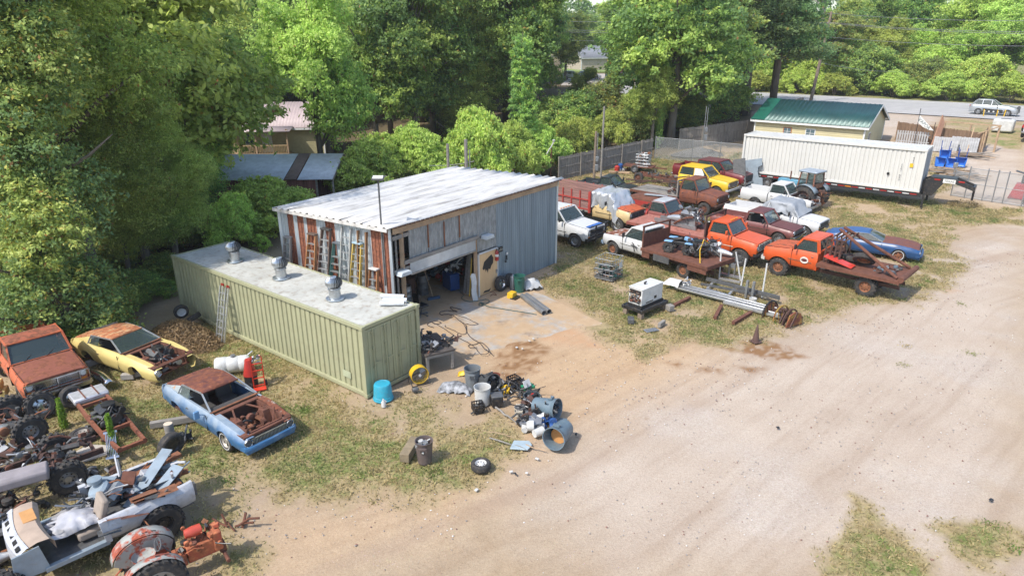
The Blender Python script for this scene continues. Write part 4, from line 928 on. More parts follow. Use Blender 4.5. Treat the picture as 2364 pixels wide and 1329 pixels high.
def cabin(root, body, roofm, W0, W1, zb, zr, a0, a1, c1, c0, bp=(), glass=GLASS, wind=True, sideg=True, rearg=True, crown=.05, pw=.07, interior=True, floor=.5):
    """greenhouse: a0/a1 windscreen base/top x, c1/c0 rear top/base x"""
    f = MB()
    for s in (-1, 1):
        f.bar((a0, s*W0, zb), (a1, s*W1, zr), pw*.8, pw); f.bar((c0, s*W0, zb), (c1, s*W1, zr), pw*1.1, pw*1.4)
        for b in bp: f.bar((b, s*W0, zb), (b*.98+.02*a1, s*W1, zr), pw, pw*.7)
        f.bar((a1, s*W1, zr-.02), (c1, s*W1, zr-.02), pw*.8, pw)
    f.bar((a1, -W1, zr-.02), (a1, W1, zr-.02), pw, pw*.7); f.bar((c1, -W1, zr-.02), (c1, W1, zr-.02), pw, pw*.7)
    f.bar((a0, -W0, zb), (a0, W0, zb), pw, .05); f.bar((c0, -W0, zb+.03), (c0, W0, zb+.03), pw, .1)
    f.obj('cab_frame', body, root)
    P = []; nx = 8; e = .045
    for i in range(nx+1):
        u = i/nx*2-1; x = (a1+e)+(c1-e-a1-e)*i/nx
        P.append([(x, v*(W1+e), zr+crown*(1-abs(u)**3)*(1-abs(v)**3)+(.012 if abs(v) < .99 else -.035)-(.03 if i in (0, nx) else 0)) for v in (-1, -.93, -.7, -.35, 0, .35, .7, .93, 1)])
    r = MB(); r.grid(P); ro = r.obj('roof', roofm, root, sharp=35); so_ = ro.modifiers.new('t', 'SOLIDIFY'); so_.thickness = .03
    i_ = .012
    if wind and glass: MB().grid([[(a0-i_, -W0+.03, zb+.02), (a0+.02, 0, zb+.02), (a0-i_, W0-.03, zb+.02)], [(a1-i_, -W1+.03, zr-.03), (a1+.02, 0, zr-.03), (a1-i_, W1-.03, zr-.03)]]).obj('windshield', glass, root)
    if rearg and glass: MB().grid([[(c0+i_, -W0+.12, zb+.06), (c0+i_, W0-.12, zb+.06)], [(c1+i_, -W1+.12, zr-.06), (c1+i_, W1-.12, zr-.06)]]).obj('rear_window', glass, root)
    if sideg and glass:
        xs = [(a0, a1)]+[(b, b*.98+.02*a1) for b in sorted(bp, reverse=True)]+[(c0, c1)]
        for s in (-1, 1):
            for (p0, p1), (q0, q1) in zip(xs[:-1], xs[1:]):
                MB().grid([[(p0-.02, s*(W0-.015), zb+.01), (q0+.02, s*(W0-.015), zb+.01)], [(p1, s*(W1-.015), zr-.02), (q1, s*(W1-.015), zr-.02)]]).obj('side_window', glass, root)
    if interior:
        n = 1 if not bp or len(bp) < 1 else 2; s_ = MB()
        L = (a0-c0); 
        for k in range(n):
            xs_ = c0+.25+k*L*.45 if n == 2 else c0+.28
            st = MB().box((xs_+.2, 0, zb-.22), (.5, W0*1.7, .16)).box((xs_-.08, 0, zb+.02), (.14, W0*1.7, .55), ry=R(-10)); st.obj('seat', INT, root, bevel=.03)
        MB().box((a0-.18, 0, zb-.05), (.3, W0*1.85, .16)).obj('dashboard', INT, root)
        MB().tube([(a0-.42+.0, .36+.19*cos(a), zb+.05+.0) if 0 else (a0-.45+.08*sin(a), .36+.19*cos(a), zb+.03+.17*sin(a)) for a in [2*pi*k/12 for k in range(13)]], .014, 5).obj('steering_wheel', BLK, root)
        MB().box(((a0+c0)/2, 0, floor), (a0-c0, W0*1.9, .05)).obj('cab_floor', INT, root)
def mirror(root, x, y, z, m=BLK):
    s = 1 if y > 0 else -1
    MB().bar((x, y, z-.1), (x+.02, y+s*.2, z), .025).box((x, y+s*.24, z), (.08, .16, .24)).obj('mirror', m, root, bevel=.02)
def bumper(root, x, w, z, m, h=.16, d=.12, wrap=.25, name='bumper'):
    P = [(x-wrap, w), (x-wrap*.3, w-.015), (x, w-.12), (x+.03, 0), (x, -w+.12), (x-wrap*.3, -w+.015), (x-wrap, -w)]
    mb = MB(); mb.grid([[(p[0]-d*.6, p[1], z-h/2) for p in P], [(p[0], p[1], z-h/2) for p in P], [(p[0]+.02, p[1], z) for p in P], [(p[0], p[1], z+h/2) for p in P], [(p[0]-d*.6, p[1], z+h/2) for p in P]])
    return mb.obj(name, m, root, sharp=40)
LAMP = mat('headlamp_glass', (.72, .74, .72), .15, .2); AMB = mat('amber_lens', (.75, .25, .02), .3); TAIL = mat('red_lens', (.4, .02, .015), .3)
SEAM = mat('dark_gap', (.012, .012, .012), .9)
def truck(name, label, anchor, yaw, lp, P, cat='truck', z=0, group=None):
    """anchor: world (x,y) of the local plan point lp; x forward with 0 at the front axle"""
    c, s = cos(yaw), sin(yaw); ox = anchor[0]-(lp[0]*c-lp[1]*s); oy = anchor[1]-(lp[0]*s+lp[1]*c)
    t = thing(name, label, cat, (ox, oy, terr(ox, oy)-.04+z), yaw, group)
    g = P.get; w = g('w', 1.98)/2; r = g('r', .38); wb = g('wb', 3.2); fo = g('fo', .8); sill = g('sill', .48)
    zf, zc, zbelt, zr = g('zf', 1.08), g('zc', 1.18), g('zb', 1.22), g('zr', 1.8)
    a0, a1, c1, c0 = g('cab', (-.75, -1.2, -2.0, -2.1)); bm, hm, rm = g('body'), g('hood') or g('body'), g('roof') or g('body')
    ra = r+g('gap', .1); xr = c0 if g('bed') != 'box' else c0
    tp = [(c0, zbelt), (a0, zbelt), (a0+.12, zc), (fo-.25, zf), (fo, zf-.05)]
    hw = [(c0, w*.97), (a0, w*.98), (0, w), (fo-.25, w*.985), (fo-.06, w*.95), (fo, w*.90)]
    B = Body(t, c0, fo, sill, [(0, ra, r)], tp, hw)
    ex = g('nose', False)
    for sg in (-1, 1): B.side('fender', bm, sg, a0+.06, fo); B.side('cab_side', bm, sg, c0, a0+.06)
    for sg in (-1, 1):       # doors sit slightly proud
        ds = g('doors', 1); xa, xb = c0+(.14 if ds == 1 else .1), a0-.02; L = (xb-xa)
        for k in range(ds):
            p, q = xa+L*k/ds+.012, xa+L*(k+1)/ds-.012; d = B.side('door', g('doorm') or bm, sg, p, q, .010, 0, False, zlo=sill+.06)
            x = p+.1; MB().box((x, sg*(B.pt(x, zbelt-.22)+.025), zbelt-.22), (.13, .03, .035)).obj('handle', CHROME, d)
        MB().prism([(a0, zbelt-.02), (a0+.02, zbelt-.02), (a0+.02, sill+.05), (a0, sill+.05)], sg*(B.H(a0)*.9), sg*(B.H(a0)+.004)).obj('door_gap', SEAM, t)
    if hm != 'none':
        B.panel('hood', hm, a0+.1, fo-.02, g('crown', .045))
    if hm != 'none':
        sm_ = MB()
        for sg in (-1, 1): sm_.bar((a0+.15, sg*w*.875, zc+.022), (fo-.06, sg*w*.84, zf+.012), .012, .010)
        sm_.bar((a0+.10, -w*.8, zc+.03), (a0+.10, w*.8, zc+.03), .02, .010); sm_.parts('hood_gap', SEAM, t)
        wp = MB()
        for y in (.15, -.5): wp.bar((a0+.03, y, zbelt+.03), (a0-.16, y+.38, zbelt+.22), .014, .014)
        wp.parts('wiper', BLK, t)
    tr_ = MB()
    for sg in (-1, 1): tr_.box(((a0+c0)/2+.2, sg*(B.H(a0)+.008), sill+.35), (a0-c0-.1, .012, .03))
    if P.get('trim', True): tr_.parts('side_trim', g('grille') or CHROME, t)
    MB().box(((a0+fo)/2-.05, 0, .62), (fo-a0-.3, w*1.4, .35)).box((a0+.08, 0, (zc+sill)/2), (.06, w*1.8, zc-sill-.02)).obj('engine_bay', RUSTD, t)
    MB().box((c0+.02, 0, (zbelt+sill)/2), (.04, w*1.88, zbelt-sill)).obj('cab_back', bm, t, bevel=.01)
    cabin(t, bm, rm, w*.88, w*.80, zbelt, zr, a0, a1, c1, c0, g('bp', ()), floor=sill+.1, **(g('cabkw') or {}))
    # front end
    gz0, gz1 = sill+.22, zf-.05; gm = g('grille', GREYM); fw_ = w*.88
    if g('front', True):
        MB().box((fo-.06, 0, (gz0+gz1)/2), (.06, fw_*2, gz1-gz0+.06)).obj('front_panel', g('frontm') or bm, t, bevel=.02)
        gr = MB(); gw = fw_*.72; gr.box((fo-.025, 0, (gz0+gz1)/2), (.03, gw*2, gz1-gz0-.06)); go = gr.obj('grille', BLK, t)
        gb = MB(); nb = g('bars', 5)
        for k in range(nb): gb.box((fo-.0, 0, gz0+.05+(gz1-gz0-.1)*k/(nb-1)), (.03, gw*2-.04, .022))
        for y in (-gw, 0, gw): gb.box((fo-.0, y, (gz0+gz1)/2), (.03, .03, gz1-gz0-.04))
        gb.obj('grille_bars', gm, go)
        for sg in (-1, 1):
            hl = MB().lathe([(0, .03), (.085, .025), (.10, 0), (.10, -.03)], 16, ax='x'); h = hl.obj('headlight', LAMP, t); h.location = (fo-.01, sg*fw_*.86, (gz0+gz1)/2+.03)
            MB().lathe([(.10, .03), (.125, .02), (.125, -.02)], 16, ax='x').obj('bezel', CHROME, h)
            MB().box((fo-.02, sg*fw_*.86, gz0+.02), (.04, .16, .05)).obj('turn_signal', AMB, t)
    if g('bump', CHROME): bumper(t, fo+.12, w*.98, sill+.10, g('bump', CHROME))
    # running gear
    f = MB()
    for y in (-.42, .42): f.box((-(wb+g('ro', 1.1))/2+fo/2-.1, y, r+.12), (wb+g('ro', 1.1)+fo-.3, .07, .16))
    for x in (-.6, -wb*.5, -wb, -wb-.7): f.box((x, 0, r+.12), (.1, .84, .1))
    f.obj('chassis', RUSTD, t)
    rims = g('rims', STEEL); 
    for k, x in enumerate((0, -wb)):
        MB().tube([(x, -w+.2, r), (x, w-.2, r)], .06, 8).lathe([(0, -.15), (.16, -.1), (.16, .1), (0, .15)], 10, (x, 0, r)).obj('axle', RUSTD, t)
        for sg in (-1, 1):
            wheel(t, x, sg*(w-.14), r, g('tw', .22), rims, g('rr', .56), g('lugs', 0), sg, g('rst', 'steel'))
            if x < 0 and g('dual'): wheel(t, x, sg*(w-.42), r, g('tw', .22), rims, .56, 0, sg)
    if g('mir', True):
        for sg in (-1, 1): mirror(t, a0-.2, sg*w*.93, zbelt+.18, g('mirm', BLK))
    bx0 = c0-.06; bx1 = -(wb+g('ro', 1.1)); bed = g('bed')
    if bed == 'box':
        zt = g('zbed', zbelt-.04); bbm = g('bedm') or bm
        BB = Body(t, bx1, bx0, sill, [(-wb, ra, r)], [(bx1, zt), (bx0, zt)], [(bx1, w*.96), (bx1+.15, w*.99), (bx0, w*.99)])
        for sg in (-1, 1):
            BB.side('bed_side', bbm, sg, None, None, 0, .09)
            MB().box(((bx0+bx1)/2, sg*(w*.99*.9-.11), (zt+.62)/2+.12), (bx0-bx1-.02, .02, zt-.62-.02)).obj('bed_inner_side', bbm, t)
            wa = MB().prism([(-wb-.45, .66), (-wb+.45, .66), (-wb+.38, .95), (-wb-.38, .95)], sg*(w*.78), sg*(w*.62)); wa.obj('wheel_well', g('floorm') or bbm, t, bevel=.03)
            MB().box((bx1-.005, sg*(w*.87), (zt+sill)/2+.18), (.03, .12, .26)).obj('tail_light', TAIL, t)
        MB().box((bx0-.02, 0, (zt+.62)/2), (.05, w*1.75, zt-.62)).obj('bed_front', bbm, t)
        if g('gate', True): MB().box((bx1+.03, 0, (zt+.55)/2), (.06, w*1.6, zt-.55)).obj('tailgate', bbm, t, bevel=.015)
        fb = MB(); fb.box(((bx0+bx1)/2, 0, .66), (bx0-bx1, w*1.72, .03))
        for k in range(9): fb.box(((bx0+bx1)/2, -.7+k*.175, .68), (bx0-bx1-.1, .05, .02))
        fb.obj('bed_floor', g('floorm') or RUSTD, t)
        if g('rbump', True): bumper_ = MB().box((bx1-.12, 0, sill+.08), (.16, w*1.8, .16)).obj('rear_bumper', g('bump', CHROME) or STEEL, t, bevel=.03)
    elif bed == 'flat':
        zd = g('zd', 1.0); wd = g('wd', w*1.12); fm = g('deckm', RUST)
        d = MB(); nn = g('slats', 0)
        if nn:
            for k in range(nn): d.box(((bx0+bx1)/2, -wd+(k+.5)*2*wd/nn, zd), (bx0-bx1, 2*wd/nn*.62, .05))
            d.box(((bx0+bx1)/2, 0, zd-.07), (bx0-bx1-.02, wd*1.96, .04), 1)
        else: d.box(((bx0+bx1)/2, 0, zd), (bx0-bx1, wd*2, .06))
        dk_ = d.obj('deck', [fm, g('deck2', RUSTD)], t)
        e = MB()
        for sg in (-1, 1): e.box(((bx0+bx1)/2, sg*(wd+.02), zd-.06), (bx0-bx1+.04, .05, .17))
        e.box((bx1-.03, 0, zd-.08), (.06, wd*2+.08, .22)); e.obj('deck_rail', g('railm', fm), t, bevel=.01)
        cr = MB()
        for k in range(8): cr.box((bx1+.3+(bx0-bx1-.5)*k/7, 0, zd-.12), (.08, wd*1.9, .12))
        cr.obj('cross_member', RUSTD, t)
        if g('head', True):
            hh = g('hh', .9); hb = MB()
            for y in (-wd+.06, wd-.06): hb.box((bx0-.04, y, zd+hh/2), (.08, .08, hh))
            hb.box((bx0-.04, 0, zd+hh), (.08, wd*2, .08)); hb.box((bx0-.04, 0, zd+hh*.35), (.03, wd*1.85, hh*.62)); hb.obj('headboard', g('headm', fm), t)
    return t, B, (bx0, bx1, w, sill)
# engine / junk clusters
def engine(par, loc, rz=0, s=1., name='engine', mats=None, seed=1):
    random.seed(seed); mb = MB(); ms = mats or [ENG, STEEL, RUST, BLK]
    mb.box((0, 0, .22), (.62, .42, .34), 0).box((-.02, .17, .46), (.5, .2, .18), 0, rx=R(-30)).box((-.02, -.17, .46), (.5, .2, .18), 0, rx=R(30)).box((0, 0, .50), (.3, .22, .1), 1)
    mb.lathe([(.0, 0), (.17, 0), (.18, .09), (.06, .11), (0, .11)], 14, (.02, 0, .56), mi=3)
    mb.lathe([(0, -.03), (.14, -.03), (.14, .03), (0, .03)], 14, (.36, 0, .3), 'x', 1).lathe([(0, -.03), (.09, -.03), (.09, .03), (0, .03)], 12, (.36, .2, .48), 'x', 3)
    mb.tube([(-.3, 0, .2), (-.7, 0, .18), (-.95, 0, .14)], [.17, .12, .07], 10, 1)
    for k in range(9):
        x = rnd(-.3, .3); y = rnd(-.3, .3); mb.tube([(x, y, .45), (x+rnd(-.2, .2), y+rnd(-.25, .25), .62), (x+rnd(-.3, .3), rnd(-.35, .35), .35)], .018, 5, random.choice([1, 3, 3, 2]))
    for sg in (-1, 1): mb.tube([(.25, sg*.26, .4), (0, sg*.31, .36), (-.3, sg*.3, .2), (-.5, sg*.3, .05)], .04, 7, 2)
    o = mb.obj(name, ms, par); o.location = loc; o.rotation_euler = (0, 0, rz); o.scale = (s, s, s); return o
def junk(par, name, mats, loc, ext, n, seed, rz=0, kinds='btc', size=.22):
    """a tangle of small scrap pieces read as one pile"""
    random.seed(seed); mb = MB()
    for k in range(n):
        p = V((rnd(-1, 1)*ext[0]/2, rnd(-1, 1)*ext[1]/2, rnd(0, 1)**1.4*ext[2])); mi = random.randrange(len(mats)); q = random.choice(kinds); s = size*rnd(.5, 1.3)
        if q == 'b': mb.box(p, (s*rnd(.5, 1.6), s*rnd(.3, 1), s*rnd(.15, .6)), mi, rnd(0, 3), rnd(-.6, .6), rnd(-.6, .6))
        elif q == 't':
            d = V((rnd(-1, 1), rnd(-1, 1), rnd(-.3, .5))).normalized()*s*1.8; mb.tube([p, p+d*.5+V((0, 0, rnd(-.05, .1))), p+d], rnd(.012, .035), 6, mi)
        elif q == 'c': mb.lathe([(0, 0), (s*.4, 0), (s*.4, s*.35), (s*.2, s*.4), (0, s*.4)], 10, p, random.choice('xyz'), mi)
        elif q == 'p':
            mb.grid([[(p.x, p.y, p.z), (p.x+s*1.4, p.y+s*.2, p.z+.05)], [(p.x+s*.1, p.y+s, p.z+rnd(-.05, .2)), (p.x+s*1.5, p.y+s*1.1, p.z+rnd(-.05, .25))]], mi)
    o = mb.obj(name, mats, par, recalc=False); o.location = loc; o.rotation_euler = (0, 0, rz); return o
def tarp(par, m, fn, nx=26, ny=20, name='tarp', amp=.05, seed=3):
    """draped sheet; fn(u,v)->(x,y,z) for u,v in 0..1"""
    P = []
    for i in range(nx+1):
        row = []
        for j in range(ny+1):
            u, v = i/nx, j/ny; p = V(fn(u, v)); w = float(vnoise(np.array([u*9.+seed]), np.array([v*7.+seed*2]), 1., seed)[0]-.5)+.6*float(vnoise(np.array([u*20.+seed]), np.array([v*17.]), 1., seed+5)[0]-.5)
            e = min(1, 4*max(abs(u-.5)-.25, 0)+4*max(abs(v-.5)-.25, 0)+.35)
            row.append(p+V((w*amp*e*.7, w*amp*e, w*amp*e)))
        P.append(row)
    o = MB(); o.grid(P); ob = o.obj(name, m, par, sharp=180, recalc=False); return ob
def paint(n, c, **k): return mat(n, c, k.pop('rough', .38), **k)
ORG = paint('orange_paint', (.62, .095, .022), rust=.10, var=.12, dirt=.2)
ORGH = paint('orange_rust_hood', (.50, .10, .03), rust=.42, rough=.6)
OLDO = paint('old_orange_truck', (.50, .12, .045), rust=.40, rough=.6)
BRN = paint('rust_brown_body', (.17, .06, .04), rust=.5, rough=.75, var=.3)
PWHT = paint('white_truck_paint', (.60, .60, .595), rust=.03, var=.06, dirt=.12)
PWHT2 = paint('white_rust_hood', (.66, .62, .56), rust=.62, rough=.6)
YELP = paint('yellow_truck_paint', (.72, .47, .035), var=.06, dirt=.1)
MAR = paint('maroon_paint', (.16, .022, .025), var=.2, rust=.06)
MARR = paint('faded_maroon_roof', (.14, .05, .05), rough=.6, var=.25)
BLKT = paint('black_truck_paint', (.035, .045, .055), rough=.35, var=.3, dirt=.25)
REDP = paint('old_red_paint', (.40, .045, .035), rust=.25, rough=.6)
REDD = paint('faded_red_wood', (.30, .16, .14), rough=.85, var=.35, sc=3, stretch=(.3, 1, 4), dirt=.3)
TARPS = mat('silver_tarp', (.50, .52, .54), .32, .35, var=.15, sc=2, bump=.3)
TARPG = mat('grey_tarp', (.30, .32, .345), .6, .05, var=.15, sc=2, bump=.3)
BLUP = paint('dark_blue_paint', (.02, .075, .20), rough=.35, var=.25, dirt=.15)
BLUL = paint('light_blue_paint', (.12, .26, .44), rough=.42, var=.3, sc=1.2, dirt=.25)
# right hand group ------------------------------------------------------
BASE = dict(w=1.98, wb=3.3, r=.39, fo=.8, sill=.5, zf=1.1, zc=1.2, zb=1.24, zr=1.84, cab=(-.72, -1.15, -1.98, -2.12))
SD = dict(w=2.03, wb=3.6, r=.40, fo=.85, sill=.5, zf=1.2, zc=1.33, zb=1.36, zr=1.98, cab=(-.72, -1.35, -3.05, -3.2), bp=(-1.95,), doors=2)
MED = dict(w=2.05, wb=4.2, r=.45, fo=.85, sill=.68, zf=1.38, zc=1.5, zb=1.55, zr=2.15, cab=(-.55, -.95, -1.75, -1.9), dual=True)
Y = R(-43)
# white crew cab half behind the shed
t, B, bx = truck('pickup_truck', 'white crew cab pickup with black grille guard poking out from behind the shed corner', gp(1325, 571), R(-40), (0, -1.0), dict(SD, body=PWHT, bed='box', cab=(-.72, -1.3, -2.6, -2.8), bump=BLKP, bars=3), 'pickup truck')
gg = MB()
for y in (-.5, .5): gg.box((1.12, y, .95), (.06, .08, 1.0))
for z in (.7, .95, 1.2, 1.42): gg.tube([(1.0, -.85, z), (1.14, -.7, z), (1.16, 0, z), (1.14, .7, z), (1.0, .85, z)], .03, 8)
gg.obj('grille_guard', BLKP, t); MB().box((.66, 0, 1.27), (.25, 1.3, .03)).obj('hood_deflector', paint('blue_trim', (.02, .12, .45)), t)
for k in range(5): MB().box((-1.33, -.5+k*.25, 2.03), (.08, .1, .03)).obj('roof_light', AMB, t)
# red stake truck, cab under silver tarp
ax, ay = gp(1423, 528, .2)
t, B, bx = truck('stake_truck', 'old red wooden stake truck with its cab under a silver tarp', (ax, ay), Y, (0, -1.0), dict(MED, body=paint('cream_rust_cab', (.66, .50, .26), rust=.25), hood=ORGH, bed='flat', ro=1.7, wb=4.6, head=False, zd=1.1, slats=9, deckm=WOODG), 'truck')
x0, x1 = bx[0], bx[1]; wd = 1.12
for sg in (-1, 1):
    s_ = MB()
    for k in range(6): s_.box(((x0+x1)/2, sg*wd, 1.2+k*.185), (x0-x1, .03, .165))
    s_.obj('stake_side', REDD, t)
    s_ = MB()
    for k in range(7): s_.box((x1+.1+(x0-x1-.2)*k/6, sg*(wd+.05), 1.65), (.07, .06, 1.2))
    for z in (1.12, 1.72): s_.box(((x0+x1)/2, sg*(wd+.06), z), (x0-x1, .05, .07))
    s_.box((x0-.03, sg*(wd+.04), 1.6), (.14, .12, 1.35)); s_.parts('stake', REDP, t)
s_ = MB()
for k in range(6): s_.box((x0-.02, 0, 1.2+k*.185), (.04, wd*2, .165))
s_.obj('stake_front', RUSTD, t)
def tf(u, v):
    a = (v-.5)*2; x = .05-2.1*u; h = min(1, max(0, .15+u*3.2)) if u < .3 else 1; yy = a*1.5
    top = 1.42+.85*min(1, max(0, (u-.02)/.30)); 
    if abs(yy) < .9: return (x, yy, top+.05*cos(yy))
    return (x, (1.0+.06*(abs(yy)-.9))*(1 if yy > 0 else -1), top-(abs(yy)-.9)*1.5)
tarp(t, TARPS, tf, 34, 26, amp=.24, name='tarp')
# black compact pickup
truck('pickup_truck', 'small black pickup behind the red stake truck', gp(1462, 449, .5), R(-33), (.75, -.5), dict(BASE, w=1.72, wb=2.75, r=.34, fo=.75, zf=.95, zc=1.02, zb=1.06, zr=1.6, sill=.38, body=BLKT, bed='box', ro=1.0, cab=(-.55, -1.15, -1.75, -2.0), bump=BLKT), 'pickup truck')
# bare rusty chassis with wheel between black pickup and yellow truck
x, y, z = gz(1535, 425); t = thing('rusty_chassis', 'bare rusty chassis between the black pickup and yellow crew cab', 'chassis', (x, y, z), Y)
f = MB()
for yy in (-.42, .42): f.bar((-2.6, yy, .55), (2.2, yy, .5), .09, .18)
for xx in (-2.4, -1.2, 0, 1.1, 2.1): f.bar((xx, -.42, .52), (xx, .42, .52), .1, .1)
f.obj('frame', RUST, t); f = MB()
for xx in (-1.9, 1.4): f.tube([(xx, -.9, .4), (xx, .9, .4)], .07, 8)
f.parts('axle', RUSTD, t); wheel(t, -1.9, -.95, .42, .24, RUST, side=-1); wheel(t, 1.4, .95, .42, .24, RUST, side=1)
junk(t, 'scrap', [RUST, RUSTD, GREYM, ENG], (0, 0, .5), (3.6, 1.2, .35), 50, 4)
# yellow crew cab
t, B, bx = truck('pickup_truck', 'bright yellow crew cab truck with plastic sheet over its front window', gp(1682, 452, .25), R(-42), (.95, -.85), dict(SD, w=2.0, body=YELP, bed='none', ro=1.2, bump=paint('pale_bumper', (.5, .52, .52)), grille=CHROME, rims=CHROME), 'truck')
MB().grid([[(-1.0, -.93, 1.38), (-1.9, -.93, 1.38)], [(-1.35, -.88, 1.93), (-1.9, -.86, 1.93)]]).obj('plastic_sheet', mat('plastic_sheet', (.72, .74, .72), .3, bump=.6), t)
# maroon crew cab
t, B, bx = truck('pickup_truck', 'maroon crew cab pickup with faded roof at the back of the yard', gp(1688, 440), R(-44), (0, -1.0), dict(SD, body=MAR, hood=MARR, roof=MARR, bed='box', ro=1.25, wb=4.0, rims=CHROME), 'pickup truck')
# brown rusty flatbed
ax, ay = gp(1622, 497)
t, B, bx = truck('flatbed_truck', 'dark brown rusty flatbed truck with rounded cab and wooden slat bed', (ax, ay), Y, (0, -1.02), dict(MED, body=BRN, bed='flat', slats=8, deckm=WOODG, railm=RUST, ro=1.5, grille=BRN, bump=RUSTD, zr=2.25, rims=RUST, hh=1.1), 'truck')
p = MB(); p.bar((bx[0]+.1, -.7, 1.9), (bx[1]-1.3, .1, 1.35), .08); p.bar((bx[0]+.3, -.2, 2.35), (bx[1]-.6, -.9, 1.25), .07); p.parts('boom_pole', RUSTD, t)
junk(t, 'scrap', [RUST, RUSTD, ENG], (bx[0]-.6, 0, 1.05), (.9, 1.7, .7), 30, 8)
# rusty low car body behind the stake truck
x, y = gp(1500, 470, .4)
t = thing('rusty_car_body', 'low rust brown hood and fenders behind the red stake truck', 'car body', (x, y, terr(x, y)), R(137))
B = Body(t, -1.4, 1.3, .35, [(.55, .42, .36)], [(-1.4, .95), (.6, .98), (1.3, .85)], [(-1.4, .95), (.9, .93), (1.3, .8)])
for sg in (-1, 1): B.side('fender', RUST, sg)
B.panel('hood', RUST, -1.35, 1.28, .08); B.cap('front_panel', RUST, 1.27, .4, .85); wheel(t, .55, .8, .36, .2, RUST, side=1); wheel(t, .55, -.8, .36, .2, RUST, side=-1)
MB().box((-.5, .1, 1.1), (1.5, .7, .03), rz=.3, rx=.1).obj('loose_panel', paint('pale_grey_panel', (.40, .43, .46)), t)
# old cab with pale roof
t, B, bx = truck('pickup_truck', 'old maroon bodied pickup cab with pale grey roof behind the long orange rollback', gp(1545, 530, .3), Y, (-.5, -1.0), dict(BASE, body=paint('maroon_rust_body', (.22, .06, .05), rust=.4), hood=paint('rusty_hood_b', (.25, .08, .05), rust=.6), roof=paint('pale_grey_roof', (.46, .48, .50), rust=.08), bed='box', ro=1.1, bedm=REDP, zr=1.86), 'pickup truck')
junk(t, 'scrap', [RUSTD, ENG, RUST], (bx[0]-.5, 0, 1.0), (.8, 1.3, .4), 24, 12)
# white pickup with missing front end
t, B, bx = truck('pickup_truck', 'white pickup with its front end stripped to a bare bumper, beside the tractor', gp(1888, 484, .3), Y, (.95, .2), dict(BASE, body=PWHT, bed='box', w=1.85, wb=3.0, r=.35, hood='none', front=False, bump=STEEL, floorm=PWHT), 'pickup truck')
engine(t, (-.1, 0, .5), 0, 1.1, seed=3); junk(t, 'radiator', [RUST, GREYM, STEEL], (.6, 0, .55), (.3, 1.3, .5), 26, 31)
# white pickup with grey tarp
t, B, bx = truck('pickup_truck', 'white pickup with grey tarp tied over its cab, in the row behind the orange trucks', gp(1852, 551), Y, (0, -1.0), dict(BASE, body=PWHT, bed='box', wb=3.9, ro=1.3, cab=(-.72, -1.15, -2.3, -2.45), grille=GREYM, floorm=WHITE, bump=None), 'pickup truck')
def tf2(u, v):
    a = (v-.5)*2*1.75; x = -.35-2.35*u; top = 1.28+.68*min(1, max(0, u/.28)); top = top if u < .85 else top-(u-.85)*2
    if abs(a) < .82: return (x, a, top+.04)
    return (x, (.86+.16*min(1, (abs(a)-.82)))*(1 if a > 0 else -1), top-(abs(a)-.82)*(.75+.25*sin(u*9)))
tarp(t, TARPG, tf2, 34, 26, amp=.2, name='tarp', seed=6)
for nm, p, m, lb in (('tool_bag', (bx[1]+1.0, .2, .68), paint('blue_bag', (.02, .12, .4)), 'blue cloth bag lying in the bed of the tarp covered white pickup'), ('dark_bag', (bx[0]-.5, -.3, .68), BLK, 'dark crumpled bag in the bed behind the grey tarp')):
    w_ = V((t.location.x+p[0]*cos(Y)-p[1]*sin(Y), t.location.y+p[0]*sin(Y)+p[1]*cos(Y), t.location.z+p[2]))
    o = tarp(None, m, lambda u, v: ((u-.5)*.8, (v-.5)*.6, .28*sin(pi*u)*sin(pi*v)), 12, 10, nm, .1); o.location = w_; tag(o, lb, 'bag')
# maroon coupe utility cab between rollback and white pickup
t, B, bx = truck('pickup_truck', 'low maroon pickup without side windows between the orange rollback and grey tarped truck', gp(1828, 553, .45), Y, (.7, -.7), dict(BASE, body=paint('maroon_fade', (.19, .07, .065), rust=.3), hood=paint('brown_hood', (.13, .045, .04), rust=.15, rough=.6), roof=MARR, bed='box', w=1.9, wb=3.2, zr=1.72, zb=1.14, zc=1.1, zf=1.0, cabkw=dict(sideg=False)), 'pickup truck')
# orange rollback with long slatted bed
t, B, bx = truck('rollback_truck', 'bright orange truck with long faded red slatted bed carrying a grey engine', gp(1704, 614), Y, (0, -.98), dict(MED, r=.48, body=ORG, bed='flat', slats=13, deckm=paint('faded_red_steel', (.42, .17, .13), rust=.35, rough=.7), deck2=paint('dusty_red', (.30, .10, .075), rust=.4), railm=paint('dusty_red', (.30, .10, .075)), ro=2.0, wb=4.9, zd=1.22, wd=1.15, headm=RUSTD, hh=1.15, grille=paint('cream_grille', (.62, .58, .48)), bump=BLKP, mirm=ORG, rims=GREYM), 'truck')
RB = t
for k in range(3): MB().box((-.95, -.3+k*.3, 2.24), (.1, .1, .05)).obj('roof_light', AMB, t)
wx = lambda T_, p: (T_.location.x+p[0]*cos(T_.rotation_euler.z)-p[1]*sin(T_.rotation_euler.z), T_.location.y+p[0]*sin(T_.rotation_euler.z)+p[1]*cos(T_.rotation_euler.z), T_.location.z+p[2])
e = thing('engine', 'large grey engine on its frame cradle standing on the red slatted truck bed', 'engine', wx(t, (bx[0]-2.0, .1, 1.26)), Y)
engine(e, (.4, 0, .1), 0, 1.5, 'engine_block', [STEEL, ALU, RUST, ENG], 9); MB().bar((-1.7, -.3, .15), (1.0, -.4, .1), .1, .2).bar((-1.7, .35, .15), (1.0, .4, .1), .1, .2).parts('cradle_rail', STEEL, e); junk(e, 'fittings', [ENG, STEEL, RUST, CHROME], (.5, 0, .4), (1.2, .9, .8), 55, 10, size=.2)
